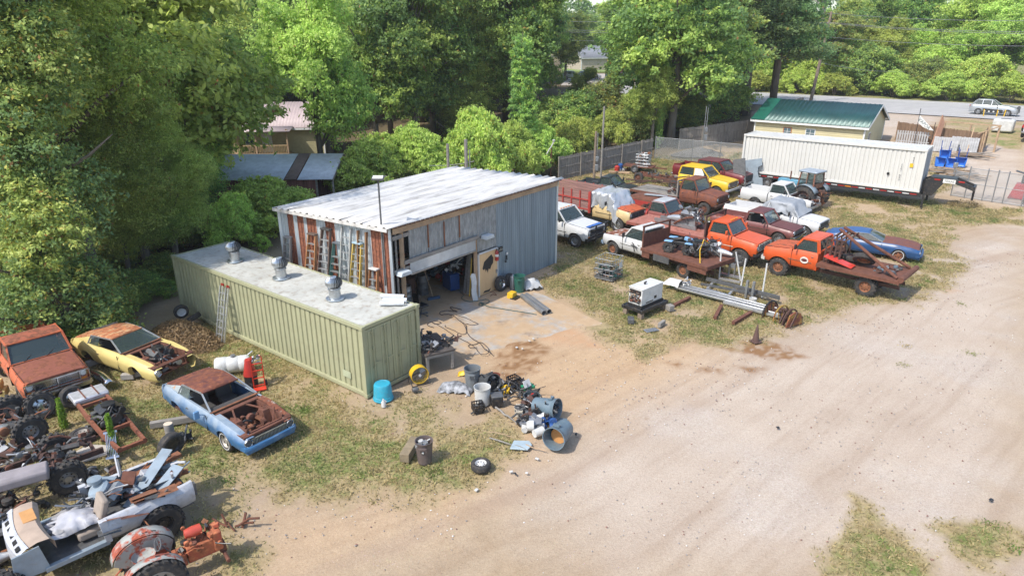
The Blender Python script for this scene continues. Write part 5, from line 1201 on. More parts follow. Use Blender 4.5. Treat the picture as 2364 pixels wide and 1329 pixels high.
# white flatbed facing left
yw = R(129.5)
t, B, bx = truck('flatbed_truck', 'white pickup with rusty hood and brown steel flatbed facing left', gp(1412, 588), yw, (0, .98), dict(BASE, body=PWHT, hood=PWHT2, bed='flat', wb=4.72, ro=1.5, wd=1.12, zd=.98, deckm=RUST, railm=RUST, hh=1.15, rims=RUSTL, frontm=PWHT, bump=paint('blue_chrome', (.25, .34, .45)), dual=False, cab=(-.72, -1.2, -2.0, -2.1)), 'truck')
sk = MB()
for sg in (-1, 1):
    sk.box((bx[0]-.3, sg*1.09, .72), (.5, .07, .40)); sk.box((-3.45, sg*1.09, .74), (.9, .07, .34)); sk.box((-5.65, sg*1.09, .74), (1.1, .07, .34))
sk.parts('side_skirt', RUST, t)
MB().box((-3.5, 1.14, .72), (1.0, .06, .34)).obj('tool_box', GREYM, t)
MB().bar((-1.5, 1.02, 1.05), (-1.62, 1.02, .62), .04).bar((-1.35, 1.02, .95), (-1.75, 1.02, .92), .03).bar((-1.42, 1.02, 1.1), (-1.8, 1.02, .75), .03).obj('star_sticker', GREYM, t)
FT = t
q = thing('quad_bike', 'blue and white quad bike with black knobbly tyres on the brown flatbed', 'quad bike', wx(t, (-3.9, .15, 1.0)), yw+R(200))
for xx in (-.5, .5):
    for sg in (-1, 1): wheel(q, xx, sg*.42, .28, .22, GREYM, .45, 12, sg)
MB().box((0, 0, .45), (.8, .2, .2)).tube([(-.4, 0, .6), (.1, 0, .72)], .1, 8).obj('seat', BLK, q, bevel=.03)
MB().box((.38, 0, .72), (.4, .24, .16), ry=.2).box((-.52, .4, .62), (.42, .3, .04)).box((-.52, -.4, .62), (.42, .3, .04)).box((.55, .4, .62), (.42, .3, .04)).box((.55, -.4, .62), (.42, .3, .04)).obj('fender', paint('quad_blue', (.20, .38, .60)), q, bevel=.02)
MB().tube([(.3, -.36, .98), (.42, -.1, .9), (.42, .1, .9), (.3, .36, .98)], .018, 6).obj('handlebar', BLK, q)
e = thing('engine', 'black and grey engine strapped with a yellow strap at the rear of the brown flatbed', 'engine', wx(t, (-5.0, .1, 1.02)), yw+1.2)
engine(e, (0, 0, .05), 0, 1.2, 'engine_block', [ENG, STEEL, RUSTD, BLK], 21); junk(e, 'fittings', [ENG, STEEL, BLK, BLKP], (0, 0, .2), (1.0, .9, .6), 40, 22)
MB().tube([(-.4, .2, .7), (0, .3, .95), (.3, .5, .5), (.5, .9, .02), (.5, 1.15, -.3)], .022, 6).obj('strap', YEL, e)
e = thing('engine', 'grey engine with pale alternator lying at the far rear side of the brown flatbed', 'engine', wx(t, (-5.2, -.75, 1.02)), yw+.2)
engine(e, (0, 0, .0), 0, 1.1, 'engine_block', [STEEL, ALU, ENG, BLK], 25); junk(e, 'fittings', [ENG, ALU, RUST, BLK], (0, 0, .2), (.9, .7, .5), 34, 26)
# orange boom truck facing left
yw = R(136)
t, B, bx = truck('boom_truck', 'orange truck facing left with winch frame and A shaped poles on its bed', gp(1793, 634), yw, (0, .98), dict(MED, r=.46, body=ORG, hood=ORGH, bed='flat', wb=4.15, ro=1.35, wd=1.18, zd=1.12, cab=(-.6, -1.0, -1.72, -1.85), head=False, rims=RUSTL, bump=paint('white_bumper', (.6, .58, .54)), cabkw=dict(pw=.09), lugs=14, tw=.27), 'truck')
p = MB(); x0, x1 = bx[0], bx[1]
p.tube([(x1+.1, 1.0, 1.2), (x0-.5, .25, 2.75)], .075, 8); p.tube([(x1+.1, -1.0, 1.2), (x0-.5, -.25, 2.75)], .075, 8); p.parts('boom_pole', RUST, t)
p = MB(); p.tube([(x1-.1, -1.22, 1.2), (x1-.1, 1.22, 1.2)], .13, 12); p.obj('tail_roller', RUST, t)
p = MB()
for k in range(4):
    xx = x0-.15-k*.22
    for sg in (-1, 1): p.tube([(xx, sg*.75, 1.15), (xx, sg*.6, 2.2), (xx-.4, sg*.2, 2.6)], .045, 6)
for z in (1.4, 1.7, 2.0, 2.3): p.bar((x0-.12, .65, z), (x0-.9, .6, z), .05)
p.obj('winch_frame', RUSTD, t)
p = MB().lathe([(0, -.4), (.3, -.4), (.3, -.36), (.15, -.36), (.15, .36), (.3, .36), (.3, .4), (0, .4)], 14, (x0-.5, 0, 1.45), 'y'); p.obj('winch', RUSTD, t)
MB().prism([(-2.15, 1.55), (-2.15, 1.5), (-3.45, 1.2), (-3.45, 1.24)], .5, 1.08).obj('red_ramp', paint('bright_red', (.62, .06, .04)), t)
wl = thing('spare_wheel', 'big rusty spare truck wheel leaning on the boom truck bed', 'wheel', wx(t, (-3.7, .25, 1.2)), yw+.15); o = wheel(wl, 0, 0, .50, .26, RUSTL, side=1, loc=(0, 0, .36)); o.rotation_euler = (R(-52), 0, 0)
wl = thing('spare_wheel', 'dark flat lying truck tyre beside the big rusty spare on the boom truck bed', 'wheel', wx(t, (-3.0, -.35, 1.16)), yw); o = wheel(wl, 0, 0, .46, .24, RUSTD, side=1, loc=(0, 0, .16)); o.rotation_euler = (R(-86), 0, 0)
junk(t, 'scrap', [GREYM, RUSTD, BLUEG, RUST], (-4.7, 0, 1.16), (.9, 1.4, .2), 26, 44)
dl = MB().lathe([(0, 0), (.20, 0), (.20, .006), (0, .006)], 20, ax='y').obj('door_emblem', mat('emblem_white', (.65, .6, .55), .5), t); dl.location = (-1.25, 1.03, 1.12); dl.scale = (1, 1, .85)
d2 = MB().lathe([(.0, 0.01), (.14, .01), (.14, .0)], 18, ax='y').obj('emblem_centre', paint('emblem_dark', (.12, .03, .03)), t); d2.location = (-1.25, 1.035, 1.12); d2.scale = (1, 1, .55)
# ------------------------------------------------------------ coupes
def coupe(name, label, anchor, yaw, lp, body, roofm, hood=None, deck=None, wheels=(0,), wm=STEEL, lift=0., nose=True, glass=None, tail=True, fend=None):
    c, s = cos(yaw), sin(yaw); ox = anchor[0]-(lp[0]*c-lp[1]*s); oy = anchor[1]-(lp[0]*s+lp[1]*c)
    t = thing(name, label, 'car', (ox, oy, terr(ox, oy)-.03+lift), yaw)
    tp = [(-3.88, .74), (-3.72, .88), (-3.3, .93), (-2.9, .945), (-2.3, .90), (-1.1, .90), (-.2, .90), (.55, .81), (.98, .70)]
    hw = [(-3.88, .80), (-3.6, .88), (-2.8, .955), (-2.1, .92), (-1.2, .92), (-.1, .95), (.6, .91), (.86, .87), (.98, .80)]
    pr = [(0, .88), (.2, .95), (.5, .99), (.68, 1.0), (.74, .985), (.9, .93), (1, .86)]
    B = Body(t, -3.88, .98, .24, [(0, .37, .34), (-2.77, .36, .34)], tp, hw, pr, n=10, dx=.09)
    for sg in (-1, 1):
        B.side('quarter_panel', body, sg, -3.88, -2.2, lip=.25); B.side('rocker_panel', body, sg, -2.2, -.62); B.side('fender', (fend or body) if sg > 0 else body, sg, -.62, .98, lip=.2)
        d = B.side('door', body, sg, -2.17, -.85, .008, 0, False, zlo=.30)
        MB().box((-2.0, sg*(B.pt(-2.0, .72)+.02), .72), (.12, .025, .035)).obj('handle', CHROME, d)
        wl = MB()      # arch lips
        for xc in (0, -2.77):
            pts = [(xc+.37*cos(a), sg*(B.pt(xc+.37*cos(a), .34+.37*sin(a))+.004), .34+.37*sin(a)) for a in [pi*k/10 for k in range(11)]]
            wl.tube(pts, .014, 5)
        wl.parts('arch_trim', body, t)
        MB().prism([(-.9, .36), (-.88, .88), (-.87, .88), (-.89, .36)], sg*.90, sg*(B.H(-.9)*.99+.006)).obj('door_gap', SEAM, t)
    MB().prism([(-3.9, .35), (-3.9, .72), (-3.8, .87), (-3.75, .87), (-3.75, .35)], -.8, .8).obj('tail_panel', body, t)
    MB().box((-3.915, 0, .66), (.03, 1.4, .2)).obj('tail_light_panel', SEAM, t)
    if tail: B.panel('trunk_lid', deck or body, -3.8, -3.2, .02, .12)
    # fastback roof
    rz_ = [(-3.62, .955), (-3.3, 1.02), (-2.9, 1.14), (-2.5, 1.23), (-2.1, 1.265), (-1.75, 1.26), (-1.58, 1.235)]
    rw = [(-3.62, .74), (-2.6, .66), (-1.58, .60)]
    P = []
    for i in range(22):
        x = -3.62+(2.04)*i/21; z = interp(x, rz_); w = interp(x, rw); P.append([(x, v*w, z+.035*(1-v*v)-(.035 if abs(v) > .98 else 0)) for v in (-1, -.95, -.7, -.35, 0, .35, .7, .95, 1)])
    r = MB(); r.grid(P); ro = r.obj('roof', roofm, t, sharp=40); ro.modifiers.new('t', 'SOLIDIFY').thickness = .02
    for sg in (-1, 1):
        a = [(x, sg*interp(x, rw), interp(x, rz_)-.03) for x in (-3.62, -3.3, -3.0, -2.75, -2.62)]
        b = [(x, sg*B.pt(x, B.T(x))*.97, B.T(x)-.005) for x in (-3.7, -3.3, -3.0, -2.75, -2.62)]
        m_ = MB(); m_.grid([a, [((p[0]+q[0])/2, (p[1]+q[1])/2+sg*.01, (p[2]+q[2])/2) for p, q in zip(a, b)], b]); m_.obj('sail_panel', deck or body, t)
        f = MB(); f.bar((-.86, sg*.76, .92), (-1.6, sg*.59, 1.23), .045, .045); f.bar((-1.58, sg*.60, 1.235), (-2.64, sg*.665, 1.20), .035, .04); f.bar((-2.64, sg*.665, 1.2), (-2.72, sg*.80, .93), .05, .05)
        f.obj('window_frame', mat('bright_trim', (.50, .52, .52), .35, .6), t)
        if glass: MB().grid([[(-.95, sg*.77, .93), (-2.68, sg*.79, .93)], [(-1.6, sg*.6, 1.2), (-2.6, sg*.66, 1.18)]]).obj('side_window', glass, t)
        elif 1: MB().grid([[(-2.15, sg*.78, .93), (-2.68, sg*.79, .93)], [(-2.2, sg*.63, 1.2), (-2.6, sg*.66, 1.18)]]).obj('quarter_window', GLASS, t)
    f = MB(); f.bar((-1.58, -.6, 1.235), (-1.58, .6, 1.235), .05, .04); f.bar((-.84, -.78, .9), (-.84, .78, .9), .08, .04, 1); f.obj('windscreen_frame', [roofm, RUSTL], t)
    if glass or wheels == (): MB().grid([[(-.87, -.74, .92), (-.82, 0, .92), (-.87, .74, .92)], [(-1.56, -.57, 1.22), (-1.52, 0, 1.235), (-1.56, .57, 1.22)]]).obj('windshield', GLASS, t)
    MB().box((-2.0, 0, .32), (2.9, 1.66, .05)).box((-.72, 0, .62), (.05, 1.6, .5)).box((-3.0, 0, .75), (1.2, 1.5, .05)).obj('floor_pan', RUSTD, t)
    st = MB()
    for y in (-.38, .38): st.box((-1.95, y, .5), (.5, .5, .16)).box((-2.25, y, .78), (.14, .5, .5), ry=R(-14))
    st.box((-2.85, 0, .58), (.45, 1.2, .2)); st.obj('seat', INT, t, bevel=.04); MB().box((-1.02, 0, .82), (.28, 1.5, .14)).obj('dashboard', INT, t, bevel=.03)
    if hood: B.panel('hood', hood, -.80, .90, .035, .02)
    else:
        e = MB(); e.box((.05, 0, .36), (1.5, 1.3, .04)); e.box((.05, .58, .60), (1.45, .04, .5)).box((.05, -.58, .60), (1.45, .04, .5))
        e.bar((.88, -.78, .72), (.88, .78, .72), .09, .06).bar((.72, -.7, .68), (.72, .7, .68), .05, .08)
        for sg in (-1, 1):
            e.prism([(-.25, .42), (.25, .42), (.12, .82), (-.12, .82)], sg*.34, sg*.58); e.bar((-.66, sg*.2, .86), (.0, sg*.46, .82), .05, .03)
            e.box((.1, sg*.70, .80), (1.5, .22, .02), ry=.07)
        e.bar((-.66, -.7, .86), (-.66, .7, .86), .16, .05); e.bar((.45, -.4, .42), (.45, .4, .42), .1)
        e.obj('engine_bay', RUST, t)
    if nose:
        MB().box((.93, 0, .52), (.05, 1.5, .3)).obj('front_panel', SEAM, t); g_ = MB()
        for k in range(25): g_.box((.965, -.54+k*.045, .54), (.02, .016, .2))
        for z in (.44, .64): g_.box((.97, 0, z), (.025, 1.16, .02))
        g_.obj('grille', mat('grille_silver', (.45, .44, .38), .4, .5), t)
        bumper(t, 1.08, .86, .40, body, .13, .14, .3); MB().prism([(.7, .24), (1.0, .22), (1.0, .34), (.7, .34)], -.78, .78).obj('front_valance', body, t)
    for sg in (-1, 1) if nose else (-1,):
        h = MB().lathe([(0, .02), (.085, .02), (.095, 0), (.095, -.08), (.12, -.08), (.125, .03), (.1, .035)], 18, ax='x').obj('headlight', LAMP if not nose else GREYM, t); h.location = (.95, sg*.68, .56)
        MB().lathe([(.098, .03), (.118, .045), (.128, .03), (.128, -.05)], 18, ax='x').obj('bezel', CHROME, h)
    for k in wheels:
        x, sg = (0 if k < 2 else -2.77), (-1 if k % 2 == 0 else 1)
        wheel(t, x, sg*.80, .335, .21, wm, .62, 0, sg, 'spoke', WHITE if k == 0 else None)
    MB().tube([(-2.77, -.75, .32), (-2.77, .75, .32)], .05, 8).lathe([(0, -.12), (.13, 0), (0, .12)], 10, (-2.77, -.7, .32), 'y').lathe([(0, -.12), (.13, 0), (0, .12)], 10, (-2.77, .7, .32), 'y').tube([(0, -.7, .3), (0, .7, .3)], .06, 8).obj('axle', RUSTD, t)
    return t, B
ROOFR = paint('deep_rust_roof', (.14, .045, .035), rust=.55, rough=.8, var=.3, sc=4)
BLUF = paint('sun_faded_blue', (.04, .14, .30), rust=.14, rough=.4, var=.35, sc=1.1, dirt=.2, rc=(.34, .14, .06))
def fade(m, top, z0, z1):     # sun bleached upper surfaces: the paint changes with height on the body
    nt = m.node_tree; b = nt.nodes['Principled BSDF']; l = b.inputs['Base Color'].links[0].from_socket; tc = nt.nodes.new('ShaderNodeTexCoord'); sx = nt.nodes.new('ShaderNodeSeparateXYZ'); nt.links.new(tc.outputs['Object'], sx.inputs[0])
    mr = nt.nodes.new('ShaderNodeMapRange'); mr.inputs[1].default_value = z0; mr.inputs[2].default_value = z1; nt.links.new(sx.outputs[2], mr.inputs[0]); ad = nd(nt, 'ShaderNodeMath', operation='MULTIPLY_ADD'); nt.links.new(noise(nt, 3, 6), ad.inputs[0]); ad.inputs[1].default_value = 1.6; ad.inputs[2].default_value = -.8
    a2 = nd(nt, 'ShaderNodeMath', operation='ADD', use_clamp=True); nt.links.new(mr.outputs[0], a2.inputs[0]); nt.links.new(ad.outputs[0], a2.inputs[1]); a3 = nd(nt, 'ShaderNodeMath', operation='MULTIPLY'); nt.links.new(a2.outputs[0], a3.inputs[0]); a3.inputs[1].default_value = .75
    nt.links.new(mix(nt, a3.outputs[0], l, top), b.inputs['Base Color'])
fade(BLUF, (.33, .37, .39), .55, .92)
BLUD = paint('faded_blue_deck', (.36, .40, .40), rust=.38, rough=.6, var=.3, sc=1.5, rc=(.34, .16, .07))
YELC = paint('faded_yellow', (.66, .53, .20), rust=.16, rough=.5, var=.15, sc=1.3, rc=(.22, .17, .14))
YELR = paint('yellow_rust_roof', (.60, .42, .22), rust=.62, rough=.7, sc=2.6, stretch=(3, .7, 1), rc=(.34, .12, .05))
bc, B = coupe('old_coupe', 'faded blue fastback coupe with deep rust roof, no hood, nearest coupe to the camera', gp(525, 1038), R(-38.5), (0, -.86), BLUF, ROOFR, None, BLUD, wheels=(0, 1), wm=mat('dull_wheel', (.46, .42, .36), .5, .4, rust=.2), fend=paint('rusty_fender', (.40, .36, .30), rust=.62, rough=.7))
junk(bc, 'engine_bay_parts', [RUST, RUSTD, RUST, BLKP, RUSTL], (.1, 0, .42), (1.2, .9, .30), 34, 5, size=.26)
mb = MB().box((0, 0, .12), (2.0, .16, .20)); x, y = gp(430, 975); o = mb.obj('support_beam', WOODG, None, bevel=.01); o.location = (x, y, 0); o.rotation_euler = (0, 0, R(20)); tag(o, 'grey concrete coloured beam propping the sill of the blue coupe', 'beam')
mb = MB().box((0, 0, .14), (.2, .2, .28)); x, y = gp(452, 968); o = mb.obj('support_block', WOODG, None, bevel=.02); o.location = (x, y, 0); tag(o, 'pale concrete block under the door of the blue coupe', 'block')
mirror(bc, -1.05, -.86, .92, paint('blue_mirror', (.15, .3, .5)))
yc, B = coupe('old_coupe', 'pale yellow fastback coupe with rusty striped roof on blocks, without wheels', gp(294, 864, .25), R(-28.5), (-.45, -.92), YELC, YELR, None, YELC, wheels=(), nose=False)
engine(yc, (.1, 0, .35), 0, 1.15, 'engine', [GREYM, RUST, ENG, BLKP], 7); junk(yc, 'engine_bay_parts', [RUST, RUSTD, GREYM, STEEL, ENG], (.2, 0, .4), (1.3, 1.2, .42), 70, 15, size=.22)
for i, (px, py) in enumerate(((297, 874), (318, 868), (215, 842))):
    x, y = gp(px, py); o = MB().box((0, 0, .11), (.42, .2, .20)).obj('concrete_block', mat('concrete_grey', (.36, .34, .31), .9, bump=.3), None, bevel=.015); o.location = (x, y, 0); o.rotation_euler = (0, 0, rnd(0, 1)); tag(o, ['concrete block by the empty front wheel arch of the yellow coupe', 'darker concrete block just behind the front one under the yellow coupe', 'concrete block under the rear sill of the yellow coupe'][i], 'block')
p = local(yc, (0, 0, 0))
o = MB().bar((-3.9, .3, .88), (-3.0, .2, 1.05), .5, .04).obj('loose_trunk_lid', RUSTD, yc)
x, y = gp(245, 765, .9); o = MB().bar((-.5, 0, 0), (.45, .1, .3), .07, .05).obj('plank', GREYM); o.location = (x, y, .95); tag(o, 'grey plank end sticking up behind the yellow coupe roof', 'plank')
# blue coupe on the far right, seen from its right side
t, B = coupe('old_coupe', 'dark blue coupe with rust brown hood parked right of the orange boom truck', gp(2071, 602), R(-33), (0, -.86), BLUP, paint('blue_rust_roof', (.03, .10, .26), rust=.26, rough=.5), paint('brown_rust_hood', (.16, .06, .045), rust=.4, rough=.75), None, wheels=(0, 1, 2, 3), wm=RUSTL, glass=GLASS)
# orange rusty pickup, front towards the camera
a = V(gp(57, 908, .8)); b = V(gp(207, 862, .8)); fc = (a+b)/2; yw = atan2((b-a).y, (b-a).x)-pi/2
t, B, bx = truck('pickup_truck', 'rusty orange pickup with wide chrome grille at the left edge, tyres leaning on its bumper', (fc.x, fc.y), yw, (.86, 0), dict(BASE, w=2.02, wb=3.3, zf=1.13, zc=1.22, zb=1.24, zr=1.84, body=OLDO, hood=paint('matt_rust_hood', (.24, .075, .045), rust=.5, rough=.85, sc=4), roof=paint('orange_rust_roof', (.36, .10, .05), rust=.55, rough=.75), bed='box', grille=CHROME, bars=9, bump=CHROME, cab=(-.72, -1.12, -1.95, -2.08), mir=False, lugs=0), 'pickup truck')
f = MB()
for z in (.74, 1.07): f.box((.905, 0, z), (.03, 1.84, .03))
for y in (-.92, -.64, 0, .64, .92): f.box((.905, y, .905), (.03, .025, .34))
f.obj('grille_surround', CHROME, t)
for px, py, r, ty, lb in ((100, 962, .43, .05, 'big knobbly tyre with chrome spoked rim leaning on the bumper of the rusty orange pickup'), (172, 938, .37, .1, 'smaller tyre with chrome steel rim leaning beside the big one on the orange pickup bumper')):
    x, y = gp(px, py); q = thing('loose_wheel', lb, 'wheel', (x, y, 0), yw-pi/2+ty); o = wheel(q, 0, 0, r, .28, CHROME, .56, 16 if r > .4 else 0, 1, 'spoke' if r > .4 else 'steel', loc=(0, 0, r*.98)); o.rotation_euler = (R(-14), 0, 0); o.scale = (1, 1, 1)
    o.rotation_euler = (R(14), 0, 0)
x, y = gp(236, 885); o = MB(); P = [[(-.75+1.5*i/8, -.12+.24*j/4, .10+.07*sin(pi*j/4)+.06*sin(pi*i/8)) for j in range(5)] for i in range(9)]; o.grid(P); o = o.obj('chrome_bumper', CHROME, None); o.modifiers.new('t', 'SOLIDIFY').thickness = .01; o.location = (x, y, 0); o.rotation_euler = (0, 0, R(-38)); o.scale = (1, 1.6, 2); tag(o, 'loose bent chrome bumper lying on the grass beside the orange pickup', 'bumper')
# rusty ladder frame with silver tank
x, y = gp(252, 975, .3); fr = thing('rusty_chassis', 'rusty ladder frame with silver fuel tank and engine beside the blue coupe', 'chassis', (x, y, 0), R(-44))
f = MB()
for yy in (-.42, .42): f.bar((-2.3, yy*.95, .5), (-.6, yy, .42), .08, .17, 0); f.bar((-.6, yy, .42), (1.0, yy*.92, .38), .08, .17); f.bar((1.0, yy*.92, .38), (2.1, yy*.8, .46), .08, .15)
for xx in (-2.3, -1.35, -.5, .75, 2.05): f.bar((xx, -.4, .44), (xx, .4, .44), .09, .1)
f.parts('frame_rail', paint('frame_rust', (.24, .085, .045), rust=.5, rough=.85), fr)
tk = MB(); tk.prism([(-2.2, .48), (-1.45, .48), (-1.45, .60), (-1.5, .66), (-2.15, .66), (-2.2, .60)], -.5, .5); tk.obj('fuel_tank', mat('silver_tank', (.60, .60, .62), .4, .4, dirt=.4), fr, bevel=.03)
f = MB()
for yy in (-.18, .2): f.bar((-2.25, yy, .67), (-1.4, yy, .67), .04, .015)
f.parts('tank_strap', RUST, fr)
engine(fr, (.15, .05, .32), .1, 1.1, 'engine', [BLKP, ENG, GREYM, BLK], 33); junk(fr, 'engine_parts', [BLKP, GREYM, ENG, STEEL], (.1, .0, .35), (1.1, .8, .35), 40, 34, size=.2)
x, y = gp(192, 1012); q = thing('loose_wheel', 'old tyre lying flat with grass in its rim beside the rusty ladder frame', 'wheel', (x, y, 0)); o = wheel(q, 0, 0, .34, .22, paint('dull_rim', (.35, .32, .28)), loc=(0, 0, .13)); o.rotation_euler = (pi/2, 0, 0)
x, y = gp(400, 1052); q = thing('loose_wheel', 'dark tyre standing upright against a wooden post beside the blue coupe', 'wheel', (x, y, 0), R(60)); o = wheel(q, 0, 0, .38, .24, BLKP, loc=(0, 0, .38)); o.rotation_euler = (R(8), 0, 0)
x, y = gp(396, 1030); q = MB().tube([(0, 0, 0), (-.03, 0, .72)], [.14, .13], 12).tube([(-.03, 0, .72), (-.03, 0, .725)], .12, 12, 1).obj('wooden_post', [WOODG, mat('cut_wood', (.60, .50, .38), .8)], None); q.location = (x, y+.1, 0); tag(q, 'short round post with pale cut top behind the upright dark tyre', 'post')
x, y = gp(425, 1020); q = thing('axle_part', 'small black axle casting on the grass right of the round post', 'car part', (x, y, .0), .4); junk(q, 'casting', [BLKP, GREYM], (0, 0, .05), (.4, .4, .3), 12, 71, size=.26)
x, y = gp(262, 1062); o = MB()
for k in range(7): o.box((-.12+k*.04, 0, .35), (.018, .05, .75))
o.box((0, 0, .72), (.34, .07, .06)).box((0, 0, .0), (.34, .07, .06)); o = o.obj('chrome_grille', CHROME); o.location = (x, y, .1); o.rotation_euler = (R(-35), 0, .4); tag(o, 'loose silver grille bars propped beside the cut up truck tub', 'grille')
x, y = gp(210, 1045); o = MB().prism([(-.6, -.3), (.1, -.45), (.55, -.1), (.4, .35), (-.3, .4)], .0, .03, 'z').obj('stone_slab', mat('pale_stone', (.46, .42, .37), .9, bump=.3)); o.location = (x, y, 0); tag(o, 'pale flat stone slab in the grass beside the rusty frame', 'slab')
# white plastic tank, red hand truck, red cone-topped barrel
x, y = gp(540, 858); q = thing('plastic_tank', 'white cylindrical plastic tank lying on the grass near the olive container', 'tank', (x, y, 0), R(14))
m_ = MB(); m_.lathe([(0, -.60), (.26, -.58), (.30, -.52), (.30, -.2), (.285, -.18), (.285, -.15), (.30, -.13), (.30, .2), (.285, .22), (.285, .25), (.30, .27), (.30, .52), (.26, .58), (0, .60)], 24, (0, 0, .31), 'x'); m_.obj('tank_body', mat('white_tank', (.62, .62, .59), .35, dirt=.3), q)
MB().lathe([(0, .05), (.08, .05), (.09, 0), (.09, -.04)], 14, (.05, 0, .63)).obj('lid', STEEL, q); MB().tube([(.55, .05, .6), (.7, .1, .7), (.62, .2, .6)], .03, 6).obj('fitting', STEEL, q)
x, y = gp(600, 895); q = thing('hand_truck', 'bright red metal hand truck standing beside the white plastic tank', 'hand truck', (x, y, 0), R(25)); f = MB(); HRED = paint('hand_truck_red', (.62, .05, .025))
for s in (-.18, .18): f.tube([(s, 0, .05), (s, .04, 1.15), (s*.7, -.05, 1.25)], .02, 6)
for z in (.1, .38, .66, .92): f.bar((-.18, .02, z), (.18, .02, z), .05, .025)
f.box((0, -.12, .03), (.4, .26, .03)); f.parts('frame_tube', HRED, q)
for s in (-.24, .24): wheel(q, 0, 0, .11, .06, RED, side=1, loc=(s, .12, .11)).rotation_euler = (0, 0, pi/2)
x, y = gp(582, 890); q = thing('barrel', 'red tapered hopper on a dark barrel beside the red hand truck', 'barrel', (x, y, 0)); MB().lathe([(0, 0), (.22, 0), (.22, .42), (.2, .45), (0, .45)], 18).obj('barrel_body', BLKP, q); MB().lathe([(.235, .44), (.22, .5), (.12, 1.02), (0, 1.02)], 20).obj('hopper', paint('hopper_red', (.45, .04, .03)), q)
junk(q, 'fittings', [STEEL, GREYM], (.15, .1, .85), (.3, .25, .2), 12, 3, size=.14)
# truck tub full of scrap (near side towards the camera)
yw = R(-136); a = gp(445, 1160, .66)
SILV = paint('silver_white_paint', (.50, .51, .54), rough=.4, var=.15, dirt=.5)
SILB = paint('blue_silver_paint', (.25, .31, .36), rough=.45, var=.2, dirt=.3)
c_, s_ = cos(yw), sin(yw); lp = (-3.85, .92); ox = a[0]-(lp[0]*c_-lp[1]*s_); oy = a[1]-(lp[0]*s_+lp[1]*c_)
tb = thing('cut_up_truck', 'silver truck tub without roof or doors, filled with scrap panels, beige dashboard exposed', 'scrap truck', (ox, oy, 0), yw)
B = Body(tb, -3.95, -2.0, .62, [(-3.12, .48, .50)], [(-3.95, 1.18), (-2.0, 1.16)], [(-3.95, .90), (-3.75, .95), (-2.0, .95)])
for sg in (-1, 1): B.side('rear_quarter', SILV, sg, lip=.10); MB().box((-3.0, sg*.80, .95), (1.85, .02, .4)).obj('inner_quarter', SILB, tb)
MB().prism([(-3.72, .92), (-3.5, .92), (-3.5, 1.06), (-3.72, 1.06)], .945, .962).obj('fuel_door', SILV, tb, bevel=.02)
for sg in (-1, 1):
    MB().box((-3.98, sg*.84, .98), (.04, .12, .34)).obj('tail_light', GREYM, tb); MB().bar((-2.0, sg*.88, .60), (-.75, sg*.88, .58), .12, .10).obj('sill', SILB, tb)
    MB().prism([(-2.06, .6), (-1.94, .6), (-1.88, 1.18), (-2.04, 1.18)], sg*.80, sg*.94).obj('door_post', SILV, tb)
    MB().prism([(-.85, .55), (-.2, .6), (-.25, 1.18), (-.75, 1.22)], sg*.86, sg*.90).obj('kick_panel', SILB, tb)
MB().box((-2.3, 0, .60), (3.2, 1.7, .04)).box((-3.0, 0, .72), (1.9, 1.5, .04)).obj('floor_pan', GREYM, tb)
f = MB(); pts = [(-.55+.10*cos(v*1.5), v*.88, 1.24) for v in np.linspace(-1, 1, 9)]
f.grid([[(p[0]+.18, p[1], 1.16) for p in pts], [(p[0], p[1], 1.27) for p in pts], [(p[0]-.04, p[1], 1.27) for p in pts]]); f.grid([[(p[0]+.18, p[1], 1.16) for p in pts], [(p[0]+.2, p[1], .75) for p in pts]])
f.obj('cowl', SILV, tb)
for k in range(6): MB().box((-.40, -.7+k*.28, 1.225), (.09, .15, .02), ry=R(30)).obj('cowl_opening', SEAM, tb)
f = MB(); P = []
for i, (dx, z) in enumerate(((-.05, 1.26), (-.2, 1.30), (-.42, 1.28), (-.50, 1.18), (-.50, .98))): P.append([(-.55+.10*cos(v*1.5)+dx, v*.86, z) for v in np.linspace(-1, 1, 13)])
f.grid(P); f.obj('dashboard', TAN, tb, bevel=0)
MB().box((-.78, -.3, 1.297), (.26, .5, .02)).obj('dash_pad', mat('orange_foam', (.55, .28, .10), .8), tb)
sv = mat('tan_seat_cloth', (.33, .27, .22), .9, bump=.3)
st = MB().box((-1.75, .35, .78), (.55, .55, .2)).box((-2.05, .35, 1.12), (.16, .55, .72), ry=R(-18)); st.obj('seat', sv, tb, bevel=.05)
st = MB().box((-1.4, -.3, .9), (.6, .5, .2), rz=.5, rx=.3); st.obj('seat', mat('grey_cloth', (.30, .29, .29), .9), tb, bevel=.06)
tarp(tb, mat('grey_seat_cover', (.42, .42, .45), .6, bump=.2), lambda u, v: (-1.05-.95*u, .62-1.0*v, .92+.22*sin(pi*u)*sin(pi*v)+.1*(1-v)), 12, 12, 'seat_cover', .30, 8)
junk(tb, 'scrap', [SILB, GREYM, RUST, RUSTL, BLKP, STEEL, SILV], (-3.05, 0, .8), (1.7, 1.4, .42), 70, 91, kinds='btp', size=.34)
f = MB(); f.bar((-2.6, .3, .85), (-3.9, -.6, 1.45), .30, .02).bar((-3.0, .5, .9), (-3.9, .1, 1.3), .36, .02).bar((-2.5, -.2, 1.0), (-3.6, -.5, 1.15), .16, .03).bar((-3.0, -.6, 1.0), (-4.0, -.3, 1.15), .14, .05)
f.parts('loose_panel', SILB, tb); f = MB().bar((-2.8, -.55, 1.05), (-4.2, -.75, 1.1), .2, .08).bar((-2.9, -.3, .95), (-4.1, .1, 1.05), .18, .06); f.parts('rusty_panel', RUSTL, tb)
